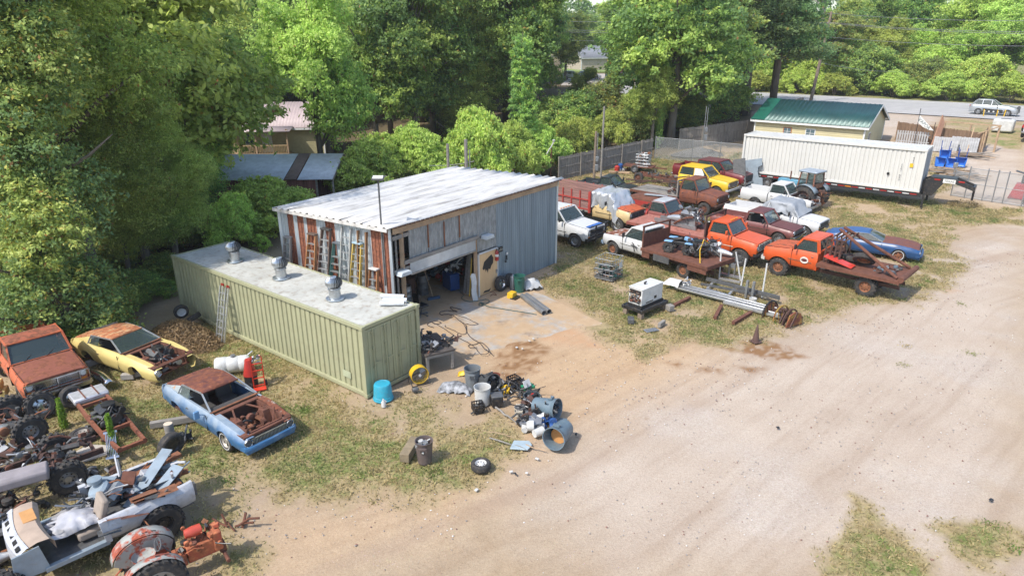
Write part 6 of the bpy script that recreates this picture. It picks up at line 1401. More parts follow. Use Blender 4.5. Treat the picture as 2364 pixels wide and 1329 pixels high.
b_ = MB().lathe([(0, 0), (.24, 0), (.28, .1), (.26, .5), (.2, .56), (0, .56)], 18, (-2.45, -.45, .75), M=Matrix.Rotation(.5, 3, 'Y')).lathe([(0, 0), (.16, 0), (.16, .08), (0, .1)], 16, (-2.2, -.55, 1.35)); b_.obj('air_cleaner', SILB, tb)
junk(tb, 'wiring', [BLKP, STEEL, GREYM], (-1.9, -.55, .75), (.7, .6, .35), 30, 92, kinds='t', size=.3)
for x_, sg in ((-3.12, 1), (-3.12, -1), (.05, 1), (.05, -1)): wheel(tb, x_, sg*.86, .46, .30, BLKP, .5, 20, sg)
f = MB()
for yy in (-.4, .4): f.bar((-3.8, yy, .5), (1.2, yy, .52), .09, .18)
f.parts('frame_rail', RUSTL, tb); engine(tb, (.75, 0, .55), 0, 1.1, 'engine', [STEEL, ALU, ENG, RUST], 41); junk(tb, 'engine_parts', [STEEL, ENG, ALU, RUST, BLKP], (.7, 0, .6), (1.3, 1.0, .4), 60, 42, size=.2)
junk(tb, 'harness', [BLKP, STEEL, CHROME], (-.1, -.75, .9), (.6, .5, .4), 30, 43, kinds='tb', size=.24)
# old grey and red tractor
x, y = gp(350, 1302, .62); tr = thing('old_tractor', 'small old tractor with grey and red fenders, orange red engine and thin steering wheel', 'tractor', (x, y, 0), R(38)); tr.scale = (.9, .9, .9)
TG = paint('tractor_grey', (.36, .37, .34), rust=.5, rough=.7, rc=(.30, .07, .04), sc=2.5); TRD = paint('tractor_red', (.42, .09, .045), rust=.6, rough=.7, rc=(.34, .11, .05))
for sg in (-1, 1):
    wheel(tr, 0, sg*.66, .62, .30, paint('tractor_rim', (.33, .30, .26), rust=.3), .60, 20, sg)
    P = []
    for i in range(13):
        a_ = R(20)+R(150)*i/12; P.append([(.74*cos(a_)-.05, sg*(.42), .62+.62*sin(a_)*1.02), (.74*cos(a_)-.05, sg*.72, .64+.64*sin(a_)*1.05)])
    f = MB(); f.grid(P); n_ = 13; ring = [(.70*cos(R(20)+R(150)*i/12)-.05, .62+.60*sin(R(20)+R(150)*i/12)) for i in range(n_)]
    f.prism(ring+[(-.5, .55), (.5, .55)], sg*.40, sg*.42); o = f.obj('fender', TG, tr); o.modifiers.new('t', 'SOLIDIFY').thickness = .012
MB().lathe([(0, .0), (.2, .02), (.26, .1), (.27, .16)], 16, (-.12, 0, .88), M=None).obj('seat', TG, tr); MB().tube([(-.1, 0, .5), (-.14, 0, .9)], .03, 6).obj('seat_post', RUST, tr)
MB().box((.25, 0, .55), (1.0, .36, .36)).tube([(0, -.6, .6), (0, .6, .6)], .11, 10).obj('transmission', TRD, tr, bevel=.03)
MB().box((1.15, 0, .62), (.75, .36, .44)).box((1.5, 0, .75), (.2, .5, .55)).obj('engine_block', TRD, tr, bevel=.03); junk(tr, 'engine_parts', [TRD, RUSTL, RUST, BLKP], (1.1, 0, .72), (.9, .7, .4), 44, 51, size=.18)
MB().lathe([(0, -.2), (.11, -.18), (.14, 0), (.13, .2), (0, .24)], 12, (1.0, 0, 1.15), 'x').obj('fuel_tank', paint('tank_red', (.48, .07, .04), rust=.25), tr)
MB().tube([(.45, 0, .8), (.25, 0, 1.18)], .02, 6).tube([(.22+.07*cos(a), .22*sin(a), 1.18+.20*cos(a)*.5) for a in [2*pi*k/18 for k in range(19)]], .02, 5).tube([(.22, -.2, 1.18), (.22, .2, 1.18)], .01, 5).obj('steering_wheel', GREYM, tr)
MB().tube([(1.6, -.55, .3), (1.6, .55, .3)], .05, 8).box((1.6, 0, .4), (.16, .3, .2)).obj('front_axle', RUST, tr)
MB().tube([(-.3, -.4, .9), (.2, -.6, .5)], .025, 6).tube([(-.1, .5, .95), (-.9, .45, .3)], .02, 6).obj('lever', TRD, tr)
# chassis with purple grey box at the left edge
x, y = gp(-28, 1122, .5); q = thing('bare_chassis', 'bare truck chassis with big tyres and long purple grey box at the left edge', 'chassis', (x, y, 0), R(-137))
f = MB()
for yy in (-.4, .4): f.bar((-2.6, yy, .62), (2.6, yy, .58), .08, .16)
for xx in (-2.4, -1.4, -.4, .8, 2.): f.bar((xx, -.42, .6), (xx, .42, .6), .08, .1)
f.parts('frame_rail', RUSTD, q)
m_ = MB(); m_.prism([(-.26, -.16), (.26, -.16), (.26, .06), (.16, .16), (-.2, .16), (-.26, .08)], -.85, .85, 'y'); o = m_.obj('long_box', mat('purple_grey_vinyl', (.28, .25, .26), .7, dirt=.2), q, bevel=.04); b0, b1 = V(gp(0, 1112, .95)), V(gp(112, 1082, .95)); o.location = local(q, (*(b1-(b1-b0).normalized()*.85), .95)); o.rotation_euler = (0, 0, atan2((b1-b0).y, (b1-b0).x)-pi/2-q.rotation_euler.z)
for xx in (-1.6, 1.7):
    MB().tube([(xx, -.9, .44), (xx, .9, .44)], .06, 8).lathe([(0, -.15), (.16, 0), (0, .15)], 10, (xx, .1, .44), 'x').obj('axle', RUSTD, q)
    for sg in (-1, 1): wheel(q, xx, sg*.88, .44, .30, STEEL, .5, 18, sg)
junk(q, 'chassis_parts', [RUSTD, STEEL, ENG, RUST, BLKP, GREYM], (0, -.1, .6), (4.6, 1.0, .35), 120, 61, size=.24)
x, y = gp(30, 985, .3); q = thing('axle_assembly', 'pile of axles and knobbly tyre at the left edge below the rusty orange pickup', 'axle', (x, y, 0), R(-130))
f = MB().tube([(-.2, -1.0, .42), (-.2, .9, .42)], .07, 8); f.obj('axle_tube', RUSTD, q); wheel(q, -.2, -.95, .44, .28, STEEL, .5, 18, -1); wheel(q, -.2, .9, .44, .28, STEEL, .5, 18, 1)
junk(q, 'axle_parts', [STEEL, RUSTD, RUST, GREYM, RUSTL], (.2, 0, .25), (1.6, 1.7, .45), 60, 62, size=.28)
x, y = gp(-6, 925); q = thing('engine_crate', 'pale yellow old engine block cut off by the left edge', 'engine', (x, y, 0), .4); MB().box((0, 0, .3), (.7, .5, .25)).box((0, 0, .58), (.5, .5, .25)).obj('block', YELC, q, bevel=.03); junk(q, 'block_parts', [YELC, RUST], (0, 0, .2), (.7, .6, .7), 16, 63)
for i, (px, py, e, n_, mm, lb) in enumerate(((215, 1110, (1.1, .8, .3), 40, [BLKP, GREYM, RUSTD, STEEL], 'dark scrap between the cut up truck tub and the rusty ladder frame'), (20, 1195, (1.3, 1.0, .5), 60, [RUSTD, STEEL, ENG, RUST, BLKP], 'tangle of engine parts at the left edge before the cut up truck'), (20, 1050, (1.2, .9, .4), 50, [STEEL, RUSTD, GREYM, RUST], 'steel linkage scrap behind the purple grey box'), (560, 1215, (.9, .3, .1), 6, [RUST], 'few thin rusty rods lying on the bare sand right of the old tractor'), (235, 1000, (.9, .8, .25), 26, [RUST, RUSTD, GREYM], 'loose rusty parts inside the ladder frame'))):
    x, y = gp(px, py); o = junk(None, 'scrap_pile', mm, (x, y, 0), e, n_, 900+i, size=.26, kinds='t' if i == 3 else 'btc'); tag(o, lb, 'scrap')
# weeds among the scrap, dry brush pile with tyres
def weed(px, py, h, n, label, col=(.16, .30, .03), r=.16):
    x, y = gp(px, py); C = []; 
    k = rng.random(n); a = rng.uniform(0, 2*pi, n); rr = r*(1-k*.6)*rng.uniform(.1, 1, n)
    C = np.stack([rr*np.cos(a), rr*np.sin(a), k*h], -1); N = np.stack([np.cos(a), np.sin(a), np.full(n, .4)], -1)
    me = leafmesh('tall_weed', C, N, np.full(n, .035), LEAF, np.array(col)*rng.uniform(.6, 1.4, (n, 1)), 2.6, .5); o = bpy.data.objects.new('tall_weed', me); S.collection.objects.link(o); o.location = (x, y, 0); tag(o, label, 'weed')
weed(150, 985, 1.0, 1500, 'feathery bright green weed standing left of the rusty ladder frame')
weed(268, 1045, 1.3, 1500, 'tallest feathery weed growing through the engine end of the ladder frame')
weed(232, 990, .6, 700, 'low green weed inside the rusty ladder frame', r=.3)
weed(205, 700, .8, 1200, 'leafy green weed patch at the wood edge behind the yellow coupe', r=.6)
weed(160, 740, .8, 1200, 'leafy weed clump at the foot of the big bare trunk', r=.7)
x, y = gp(425, 785); n = 5200; a = rng.uniform(0, 2*pi, n); rr = rng.random(n)**.5; C = np.stack([rr*np.cos(a)*1.9, rr*np.sin(a)*1.0, (1-rr**2)*.75*rng.uniform(.3, 1.1, n)], -1)
me = leafmesh('brush_pile', C, np.stack([np.cos(a), np.sin(a), np.full(n, 1.)], -1), rng.uniform(.03, .07, n), LEAF, np.array([.235, .15, .09])*rng.uniform(.5, 1.5, (n, 1)), 3.4, .9)
o = bpy.data.objects.new('brush_pile', me); S.collection.objects.link(o); o.location = (x, y, 0); o.rotation_euler = (0, 0, R(-28)); tag(o, 'heap of dry reddish brown brushwood at the far foot of the green container', 'brush pile')
x, y = gp(423, 745); q = thing('loose_wheel', 'small wheel with white rim perched on the dry brush pile', 'wheel', (x, y, .2), R(35)); o = wheel(q, 0, 0, .30, .18, WHITE, .62, loc=(0, 0, .32)); o.rotation_euler = (R(10), 0, 0)
x, y = gp(450, 752); q = thing('loose_wheel', 'dark tyre half buried in the brush pile beside the white rimmed wheel', 'wheel', (x, y, .1), R(80)); o = wheel(q, 0, 0, .32, .2, BLKP, loc=(0, 0, .28)); o.rotation_euler = (R(60), 0, 0)
# ------------------------------------------------------------ yard clutter around the slab
def bin_(name, label, px, py, h, r0, r1, m, loc=None, rot=None, fill=None, cat='bin', handles=True):
    x, y = gp(px, py) if loc is None else loc[:2]; q = thing(name, label, cat, (x, y, 0 if loc is None else loc[2]))
    if rot: q.rotation_euler = rot
    b = MB().lathe([(0, .02), (r0, 0), (r0*1.02, .03), (r0+(r1-r0)*.5, h*.5), (r1*.985, h*.84), (r1*.985, h*.86), (r1, h*.87), (r1, h*.93), (r1*1.03, h*.94), (r1*1.05, h), (r1*.98, h), (r1*.96, h*.9), (r0*.96, .05), (0, .05)], 26)
    b.obj('bin_body', m, q, sharp=50)
    if handles:
        for s in (-1, 1): MB().box((0, s*(r1+.03), h*.82), (.18, .06, .05)).box((-.09, s*(r1+.02), h*.76), (.03, .05, .12)).box((.09, s*(r1+.02), h*.76), (.03, .05, .12)).obj('handle', m, q)
    if fill: junk(q, 'contents', fill, (0, 0, h*.62), (r1*1.2, r1*1.2, h*.3), 16, int(px), size=.2)
    return q
GB = paint('grey_bin', (.17, .19, .205), rough=.5, dirt=.15); GB2 = paint('blue_grey_bin', (.13, .185, .225), rough=.45, dirt=.15); BRB = paint('brown_bin', (.13, .10, .095), rough=.5, dirt=.2); TEAL = paint('turquoise_tub', (.03, .36, .50), rough=.5, var=.25, dirt=.3)
x, y = gp(885, 919); q = thing('plastic_tub', 'turquoise tub standing upside down at the door corner of the green container', 'tub', (x, y, 0)); MB().lathe([(.34, 0), (.345, .04), (.33, .05), (.325, .12), (.315, .13), (.285, .52), (.26, .57), (.22, .58), (.21, .565), (0, .565)], 28).obj('tub_shell', TEAL, q)
x, y = gp(886, 938); q = thing('milk_jug', 'clear white plastic jug on the gravel in front of the turquoise tub', 'jug', (x, y, 0)); MB().lathe([(0, 0), (.08, 0), (.08, .16), (.03, .24), (.025, .28), (0, .28)], 12).tube([(.07, 0, .15), (.1, 0, .2), (.03, 0, .24)], .012, 5).obj('jug_body', WHITEP, q)
x, y = gp(968, 884); q = thing('drum_fan', 'round yellow drum fan standing by the container doors', 'fan', (x, y, 0), R(-62))
MB().lathe([(.30, -.13), (.315, -.13), (.32, .13), (.30, .13), (.29, .1), (.29, -.1)], 30, (0, 0, .36), 'x').obj('fan_housing', YEL, q); f = MB()
for k in range(4):
    a = pi/2*k+.4; f.grid([[(.02, .05*cos(a), .36+.05*sin(a)), (-.02, .05*cos(a+.5), .36+.05*sin(a+.5))], [(.05, .26*cos(a), .36+.26*sin(a)), (-.05, .26*cos(a+.7), .36+.26*sin(a+.7))]])
f.obj('fan_blades', STEEL, q); f = MB()
for r in (.08, .15, .22, .28): f.tube([(.12, r*cos(2*pi*k/24), .36+r*sin(2*pi*k/24)) for k in range(25)], .005, 4)
for k in range(12): a = pi*k/6; f.tube([(.12, .05*cos(a), .36+.05*sin(a)), (.12, .3*cos(a), .36+.3*sin(a))], .004, 4)
f.obj('fan_guard', GREYM, q); MB().lathe([(0, .02), (.05, .02), (.05, 0), (0, 0)], 14, (.12, 0, .36), 'x').obj('hub', WHITE, q)
f = MB()
for s in (-.33, .33): f.tube([(-.2, s, .02), (0, s, .36), (.2, s, .02)], .018, 6)
f.tube([(.2, -.33, .02), (.2, .33, .02)], .018, 6); f.parts('stand', BLKP, q)
x, y = gp(960, 904); q = thing('small_motor', 'small dark electric motor on the gravel beside the drum fan', 'motor', (x, y, 0), .5); MB().lathe([(0, -.12), (.07, -.12), (.09, -.08), (.09, .06), (.05, .1), (0, .12)], 14, (0, 0, .09), 'x').box((0, 0, .02), (.16, .14, .03)).obj('motor_body', GREYM, q)
# workbench with junk
p0, p1 = V(gp(988, 862)), V(gp(1044, 848)); yb = atan2((p1-p0).y, (p1-p0).x); q = thing('workbench', 'low timber bench cluttered with dark tools behind the container doors', 'workbench', (p0.x, p0.y, 0), yb)
Lb = (p1-p0).length; MB().box((Lb/2, .75, .74), (Lb+.2, 1.7, .07)).obj('bench_top', paint('oily_wood', (.085, .07, .06), rough=.8, var=.4), q, bevel=.01); f = MB()
for a in (0, Lb):
    for b in (0, 1.5): f.box((a, b, .36), (.10, .10, .71))
f.parts('leg', WOODG, q); f = MB().box((Lb/2, -.06, .66), (Lb+.1, .04, .12)).box((Lb/2, 1.56, .66), (Lb+.1, .04, .12)); f.parts('apron_board', WOODG, q)
def on(q_, p): a = q_.rotation_euler.z; return (q_.location.x+p[0]*cos(a)-p[1]*sin(a), q_.location.y+p[0]*sin(a)+p[1]*cos(a), q_.location.z+p[2])
for i, (p, e, n, lb) in enumerate((((.2, .3, .78), (.6, .5, .3), 34, 'tangle of black tools on the near end of the timber bench'), ((.25, 1.1, .78), (.6, .8, .4), 40, 'dark pile of hoses and parts on the far end of the timber bench'), ((1.0, .5, .78), (.5, .5, .2), 18, 'scattered hand tools in the middle of the timber bench'))):
    o = junk(None, 'tool_pile', [BLKP, BLK, GREYM, STEEL, ENG], on(q, p), e, n, 100+i, size=.18); tag(o, lb, 'tools')
o = MB().tube([(0, 0, 0), (.0, 0, .12), (.25, .05, .16)], .03, 6).tube([(.1, -.15, .02), (.1, .15, .2)], .025, 6).box((0, 0, .03), (.25, .2, .06)).obj('bench_vice', RUSTD); o.location = on(q, (1.35, .55, .78)); tag(o, 'rusty bench vice at the outer corner of the timber bench', 'vice')
x, y = on(q, (.0, 2.2, 0))[:2]; o = MB().box((0, 0, .6), (.7, .5, .05)).box((-.3, 0, .3), (.05, .4, .6)).box((.3, 0, .3), (.05, .4, .6)).obj('small_table', WOODT); o.location = (x, y, 0); tag(o, 'pale little table behind the timber bench by the container', 'table')
# group of bins and buckets
bin_('trash_can', 'upright grey trash can at the left of the clutter group', 1091, 894, .76, .22, .28, GB)
x, y = gp(1126, 902); bin_('trash_can', 'dark grey trash can tipped on its side behind the white drum', 0, 0, .74, .22, .28, paint('charcoal_bin', (.07, .075, .08)), (x-.2, y+.25, .27), (R(72), 0, R(38)), [BLKP, GREYM])
bin_('open_drum', 'white open plastic drum in front of the tipped dark can', 1114, 930, .62, .24, .27, WHITEP, handles=False)
bin_('flower_pot', 'square reddish brown pot behind the tipped dark can', 1142, 886, .36, .15, .20, paint('brown_pot', (.20, .07, .045)), handles=False, cat='pot')
for nm, px, py, d, lb, m in (('milk_crate', 1104, 947, (.34, .34, .28), 'black milk crate with scraps, in front of the white drum', BLKP), ('cooler_box', 1147, 934, (.38, .34, .34), 'black lidded cooler box right of the white drum', BLKP), ('milk_crate', 1186, 886, (.36, .34, .28), 'black milk crate lying open beyond the brown pot', BLKP), ('milk_crate', 1200, 893, (.34, .3, .24), 'farthest black crate right of the open crate', BLKP)):
    x, y = gp(px, py); q = thing(nm, lb, 'crate' if 'crate' in nm else 'cooler', (x, y, 0), rnd(.2, 1.0)); f = MB(); a, b, c = d
    if nm == 'milk_crate':
        for z in (.02, c*.5, c-.02):
            for s in (-1, 1): f.box((0, s*b/2, z), (a, .02, .035)).box((s*a/2, 0, z), (.02, b, .035))
        for k in range(5):
            for s in (-1, 1): f.box((-a/2+a*k/4, s*b/2, c/2), (.03, .02, c)).box((s*a/2, -b/2+b*k/4, c/2), (.02, .03, c))
        f.box((0, 0, .015), (a, b, .02)); f.obj('crate_body', m, q); junk(q, 'contents', [BLKP, GREYM, WOODT], (0, 0, .03), (a*.6, b*.6, c*.6), 9, px, size=.12)
    else: f.box((0, 0, c/2), (a, b, c)); f.obj('box_body', m, q, bevel=.03); MB().box((0, 0, c+.03), (a*1.05, b*1.05, .06)).obj('lid', GREYM, q, bevel=.02)
def scrap(nm, px, py, ext, n, mats, lb, cat, size=.2, kinds='btc', sd=1, z=0.):
    x, y = gp(px, py); o = junk(None, nm, mats, (x, y, z), ext, n, sd, size=size, kinds=kinds); return tag(o, lb, cat)
scrap('chainsaw_parts', 1164, 905, (.6, .5, .28), 34, [BLKP, BLK, STEEL, YEL], 'black and silver chainsaw parts between the cooler and the open crates', 'parts', sd=201)
scrap('engine_parts', 1240, 962, (1.0, 1.1, .42), 110, [BLKP, BLK, BLKP, GREYM, STEEL, RUSTD], 'big heap of black engine parts and belts between the two blue grey trash cans', 'parts', sd=202, size=.24)
scrap('hose_coil', 1215, 915, (.6, .5, .3), 30, [BLKP, GREYM, BLK], 'tangle of black hose beside the green lidded box', 'hose', kinds='t', sd=203, size=.3)
x, y = gp(1216, 910); q = thing('paint_tray', 'white board and green tray standing on a stick above the dark bin', 'tray', (x, y, 0), .5); MB().box((0, 0, .42), (.30, .03, .24), rx=-.5, rz=.3).obj('board', WHITEP, q); MB().box((.1, .1, .22), (.42, .3, .1)).obj('green_tray', paint('green_plastic', (.02, .22, .10)), q, bevel=.02); MB().tube([(0, -.1, 0), (-.02, -.05, .45)], .015, 6).obj('stick', STEEL, q)
bin_('trash_can', 'short dark trash can stuffed with scrap in the middle of the clutter', 1228, 938, .42, .24, .27, paint('slate_bin', (.07, .09, .10)), fill=[GREYM, STEEL, BLKP, RED])
bin_('bucket', 'cream bucket full of dark parts left of the black engine heap', 1199, 958, .30, .15, .17, paint('cream_bucket', (.58, .52, .42)), fill=[BLKP, GREYM], cat='bucket')
x, y = gp(1281, 966); bin_('trash_can', 'blue grey trash can lying on its side, farther one with mouth to the right', 0, 0, .82, .25, .32, GB2, (x-.62, y+.32, .31), (R(82), 0, R(58)), [GREYM])
x, y = gp(1275, 1040); q = bin_('trash_can', 'blue grey trash can lying nearest the camera with orange sand in its mouth', 0, 0, .86, .27, .34, GB2, (x+.42, y+.72, .33), (R(84), 0, R(-28)))
MB().lathe([(0, .0), (.24, .0), (.24, .03), (0, .05)], 16).obj('sand', mat('orange_sand', (.50, .24, .08), .9), q).location = (0, -.06, .45)
scrap('blue_rags', 1256, 982, (.6, .4, .2), 16, [paint('royal_blue', (.03, .09, .27)), BLUEG, paint('royal_blue', (.03, .09, .27))], 'crumpled blue rags and plastic beside the nearest trash can', 'rags', kinds='pc', sd=204, size=.3)
scrap('white_bags', 1219, 994, (.45, .4, .25), 14, [WHITEP, WHITEP, STEEL], 'crumpled white bags in front of the black engine heap', 'bag', kinds='pc', sd=205, size=.32)
x, y = gp(1243, 1006); q = thing('bucket', 'white bucket lying between the white bags and the nearest trash can', 'bucket', (x, y, .14), .6); o = MB().lathe([(0, -.16), (.12, -.16), (.14, .16), (.13, .16), (.11, -.14)], 18, ax='x').obj('bucket_body', WHITEP, q)
x, y = gp(1202, 1030); o = MB().prism([(-.32, -.18), (.2, -.24), (.34, .0), (.26, .22), (-.2, .24)], 0, .04, 'z').obj('bin_lid', paint('pale_blue_lid', (.36, .44, .48)), bevel=.01); o.location = (x, y, .02); tag(o, 'pale blue grey plastic lid lying flat on the grass edge', 'lid')
for i, (a, b, m, r, lb) in enumerate((((1130, 1013), (1215, 1040), WOODG, .022, 'long grey stick pointing at the pale plastic lid'), ((1145, 944), (1195, 978), WOODG, .035, 'crooked grey branch between the crate and the engine heap'), ((1130, 1000), (1185, 1010), WOODT, .015, 'thin brown stick above the long grey one'), ((1215, 1030), (1260, 1044), WOODT, .02, 'brown stick right of the pale plastic lid'))):
    A_, B_ = V(gp(*a)), V(gp(*b)); d = B_-A_; pts = [(A_.x+d.x*k/5+rnd(-.04, .04), A_.y+d.y*k/5+rnd(-.04, .04), .03+rnd(0, .05)) for k in range(6)]
    o = MB().tube(pts, [r, r, r*.9, r*.8, r*.7, r*.4], 6).obj('stick', m); tag(o, lb, 'stick')
o = tarp(None, mat('striped_cloth', (.30, .31, .33), .7, var=.9, sc=6), lambda u, v: ((u-.5)*1.2, (v-.5)*.6, .26*sin(pi*v)**.7*sin(pi*u)**.5), 22, 14, 'cloth_bundle', .09); x, y = gp(1053, 897); o.location = (x, y, 0); o.rotation_euler = (0, 0, -.2); tag(o, 'black and white bundled cloth lying left of the grey trash can', 'bundle')
o = tarp(None, YEL, lambda u, v: ((u-.5)*.45, (v-.5)*.3, .12*sin(pi*v)*sin(pi*u)), 10, 8, 'yellow_bag', .06); x, y = gp(1072, 862); o.location = (x, y, 0); tag(o, 'flat yellow bag behind the upright grey trash can', 'bag')
# big beam, brown bin, tyre
a, b = V(gp(935, 1073)), V(gp(961, 1030)); d = b-a; o = MB().bar((0, 0, .15), (d.x, d.y, .15), .28, .27).obj('timber_beam', mat('old_beam', (.24, .19, .12), .9, var=.4, sc=3, bump=.5), bevel=.012); o.location = (a.x-.03, a.y+.1, 0); tag(o, 'thick square weathered beam beside the brown trash can', 'beam')
bin_('trash_can', 'brown trash can with white scraps standing beside the thick timber beam', 981, 1064, .70, .20, .25, BRB, fill=[WHITEP, STEEL])
x, y = gp(1110, 1086); q = thing('loose_wheel', 'small tyre with white rim lying flat on the sand', 'wheel', (x, y+.1, 0)); o = wheel(q, 0, 0, .285, .2, WHITE, .58, side=1, loc=(0, 0, .11)); o.rotation_euler = (pi/2, 0, 0)
# along the shed front
def near_wall(px, py): return gp(px, py)
x, y = gp(1156, 672); q = thing('spare_wheel', 'black tyre with silver spoked rim leaning on the metal wall right of the door', 'wheel', (x, y+.08, 0), aF); o = wheel(q, 0, 0, .37, .22, CHROME, .56, side=-1, loc=(0, 0, .36)); o.rotation_euler = (R(-8), 0, 0)
x, y = gp(1176, 662); q = thing('spare_wheel', 'dark rimless tyre behind the silver rimmed wheel at the shed wall', 'wheel', (x, y+.05, 0), aF+.2); o = wheel(q, 0, 0, .34, .2, BLKP, side=-1, loc=(0, 0, .33)); o.rotation_euler = (R(-8), 0, 0)
x, y = gp(1184, 668); q = thing('gas_cylinder', 'grey metal can between the tyres and the green trash can', 'cylinder', (x, y, 0)); MB().lathe([(0, 0), (.15, 0), (.15, .62), (.1, .7), (.03, .74), (0, .76)], 16).obj('cylinder_body', STEEL, q)
bin_('trash_can', 'green trash can standing at the foot of the metal wall', 1199, 673, .82, .21, .27, paint('green_bin', (.03, .13, .10)))
x, y = gp(1227, 668); q = thing('outboard_cowl', 'rounded white plastic cowling lying right of the green trash can', 'cowling', (x, y+.15, .1), .5); o = tarp(q, WHITEP, lambda u, v: ((u-.5)*.95, (v-.5)*.62, .42*sin(pi*v)**.6*sin(pi*u)**.6), 16, 12, 'shell', .08, 12); junk(q, 'clips', [GREYM, STEEL], (0, 0, .2), (.5, .3, .2), 10, 77, size=.12)
x, y = gp(1182, 686); q = thing('tool_box', 'small bright yellow box on the slab edge in front of the green trash can', 'box', (x, y, 0), aF+.1); MB().prism([(-.22, 0), (.22, 0), (.18, .26), (-.18, .26)], -.15, .15).obj('box_body', YEL, q, bevel=.015); MB().box((0, -.2, .03), (.5, .3, .05)).obj('base', BLKP, q)
for i in range(2):
    a, b = V(gp(1205+i*10, 688-i*2)), V(gp(1256+i*12, 728-i*3)); q = MB().lathe([(.10, 0), (.115, 0), (.115, 1), (.10, 1), (.10, 0)], 16); d = b-a; L_ = d.length
    o = q.obj('steel_pipe', [STEEL], None); o.scale = (1, 1, L_); o.location = (a.x, a.y, .12); o.rotation_euler = V((d.x, d.y, 0)).to_track_quat('Z', 'Y').to_euler(); tag(o, ['grey pipe on the slab, left one of the pair in front of the yellow box', 'grey pipe on the slab, right one of the pair nearest the grass'][i], 'pipe', 'pair of pipes on the slab')
x, y = gp(1099, 694); q = thing('hull_board', 'white and blue patterned folded sheet standing against the door post', 'sheet', (x, y, 0), aF); tarp(q, WHITEP, lambda u, v: ((u-.5)*.34-.05*sin(v*6), .2*v, 1.25*v), 8, 14, 'folded_sheet', .10, 31)
f = MB()
for i, (px, py, dx, h, m) in enumerate(((1072, 676, .28, 2.3, 0), (1080, 680, .1, 2.0, 0), (1084, 684, .04, 1.8, 1))):
    x, y = gp(px, py); o = MB().bar((0, 0, 0), (dx*UF.x+.1, dx*UF.y+.2, h), .14 if not m else .05, .03).obj('leaning_board', YEL if m else WOODG); o.location = (x, y, 0); tag(o, ['wide grey board leaning on the inner side of the door post', 'second grey board leaning on the door post', 'thin yellow strip leaning among the grey boards at the door post'][i], 'board')
# things inside the open shed
def ins(t, dpt, z=0): p = A2+UF*t-NF*dpt; return (p.x, p.y, z)
q = thing('office_chair', 'black swivel office chair inside the open shed door', 'chair', ins(1.9, .45), .8)
MB().box((0, 0, .48), (.48, .48, .09)).obj('seat', BLKP, q, bevel=.03); MB().box((-.24, 0, .82), (.08, .44, .5)).obj('backrest', BLKP, q, bevel=.03); f = MB()
for k in range(5): a = 2*pi*k/5; f.tube([(0, 0, .1), (.3*cos(a), .3*sin(a), .06)], .022, 6).lathe([(0, -.02), (.04, -.02), (.04, .02), (0, .02)], 8, (.3*cos(a), .3*sin(a), .04), 'y')
f.tube([(0, 0, .1), (0, 0, .45)], .03, 8); f.obj('base', GREYM, q)
for i, (t_, d_, r_, h_, m, lb) in enumerate(((2.7, 2.2, .22, .75, STEEL, 'pale plastic drum inside the shed behind the office chair'), (3.3, 2.6, .24, .9, RUSTD, 'rusty brown drum inside the shed'), (3.8, 2.3, .27, .95, GREYM, 'grey drum inside the shed beside the broom'))):
    q = thing('drum', lb, 'drum', ins(t_, d_)); MB().lathe([(0, 0), (r_, 0), (r_, h_*.33), (r_*1.04, h_*.35), (r_, h_*.37), (r_, h_*.66), (r_*1.04, h_*.68), (r_, h_*.7), (r_, h_), (r_*.95, h_), (r_*.95, h_-.03), (0, h_-.03)], 20).obj('drum_body', m, q)
q = thing('broom', 'broom with dark blue head leaning inside the shed', 'broom', ins(3.6, 1.4), .5); MB().tube([(0, 0, .05), (-.25, .5, 1.5)], .015, 6).obj('stick', WOODT, q); MB().box((0, 0, .06), (.6, .12, .12)).obj('head', paint('blue_brush', (.03, .08, .16)), q)
q = thing('welding_machine', 'blue machine standing inside the shed behind the door post', 'machine', ins(5.0, 1.6), .6); MB().box((0, 0, .5), (.5, .8, .8)).obj('case', paint('machine_blue', (.015, .06, .20)), q, bevel=.03); junk(q, 'cables', [BLKP, STEEL, WHITEP], (0, 0, .9), (.6, .6, .3), 20, 66)
for i, (t_, d_, e, lb) in enumerate(((1.2, 3.2, (1.4, 1.2, .9), 'dark heap of parts against the inner left wall of the shed'), (5.8, 2.8, (1.8, 1.4, 1.2), 'dark shelf of clutter at the back of the shed'), (4.3, 4.6, (2.2, 1.0, 1.4), 'piled boxes deep inside the shed'))):
    o = junk(None, 'shop_clutter', [BLKP, GREYM, RUSTD, STEEL, RED, BLUEG], ins(t_, d_), e, 70, 300+i, size=.34); tag(o, lb, 'clutter')
# hoses and cables on the slab
def cable(nm, pts, r, m, lb, cat='cable'):
    P = [V(gp(*p)) for p in pts]; Q = []
    for i in range(len(P)-1):
        p0, p1, p2, p3 = P[max(i-1, 0)], P[i], P[i+1], P[min(i+2, len(P)-1)]
        for k in range(5):
            t = k/5; Q.append(.5*((2*p1)+(-p0+p2)*t+(2*p0-5*p1+4*p2-p3)*t*t+(-p0+3*p1-3*p2+p3)*t**3))
    Q.append(P[-1]); o = MB().tube([(q.x, q.y, .012+r+.006*(i % 3)) for i, q in enumerate(Q)], r, 5).obj(nm, m); return tag(o, lb, cat)
Z1 = lambda L: [(900+x/4.221, 640+y/4.221) for x, y in L]
CB = mat('cable_brown', (.07, .055, .05), .7)
cable('cable', Z1([(700, 320), (640, 305), (590, 295), (610, 320), (660, 340), (560, 330), (490, 345), (500, 370), (560, 365), (620, 380), (680, 430), (740, 470), (750, 540), (800, 600), (880, 650), (920, 700), (970, 730), (1000, 760)]), .016, CB, 'brown cable looping from the shadow edge across the slab')
cable('cable', Z1([(640, 370), (740, 400), (820, 440), (860, 460), (800, 470), (740, 455)]), .012, CB, 'thin cable loop right of the main cable tangle')
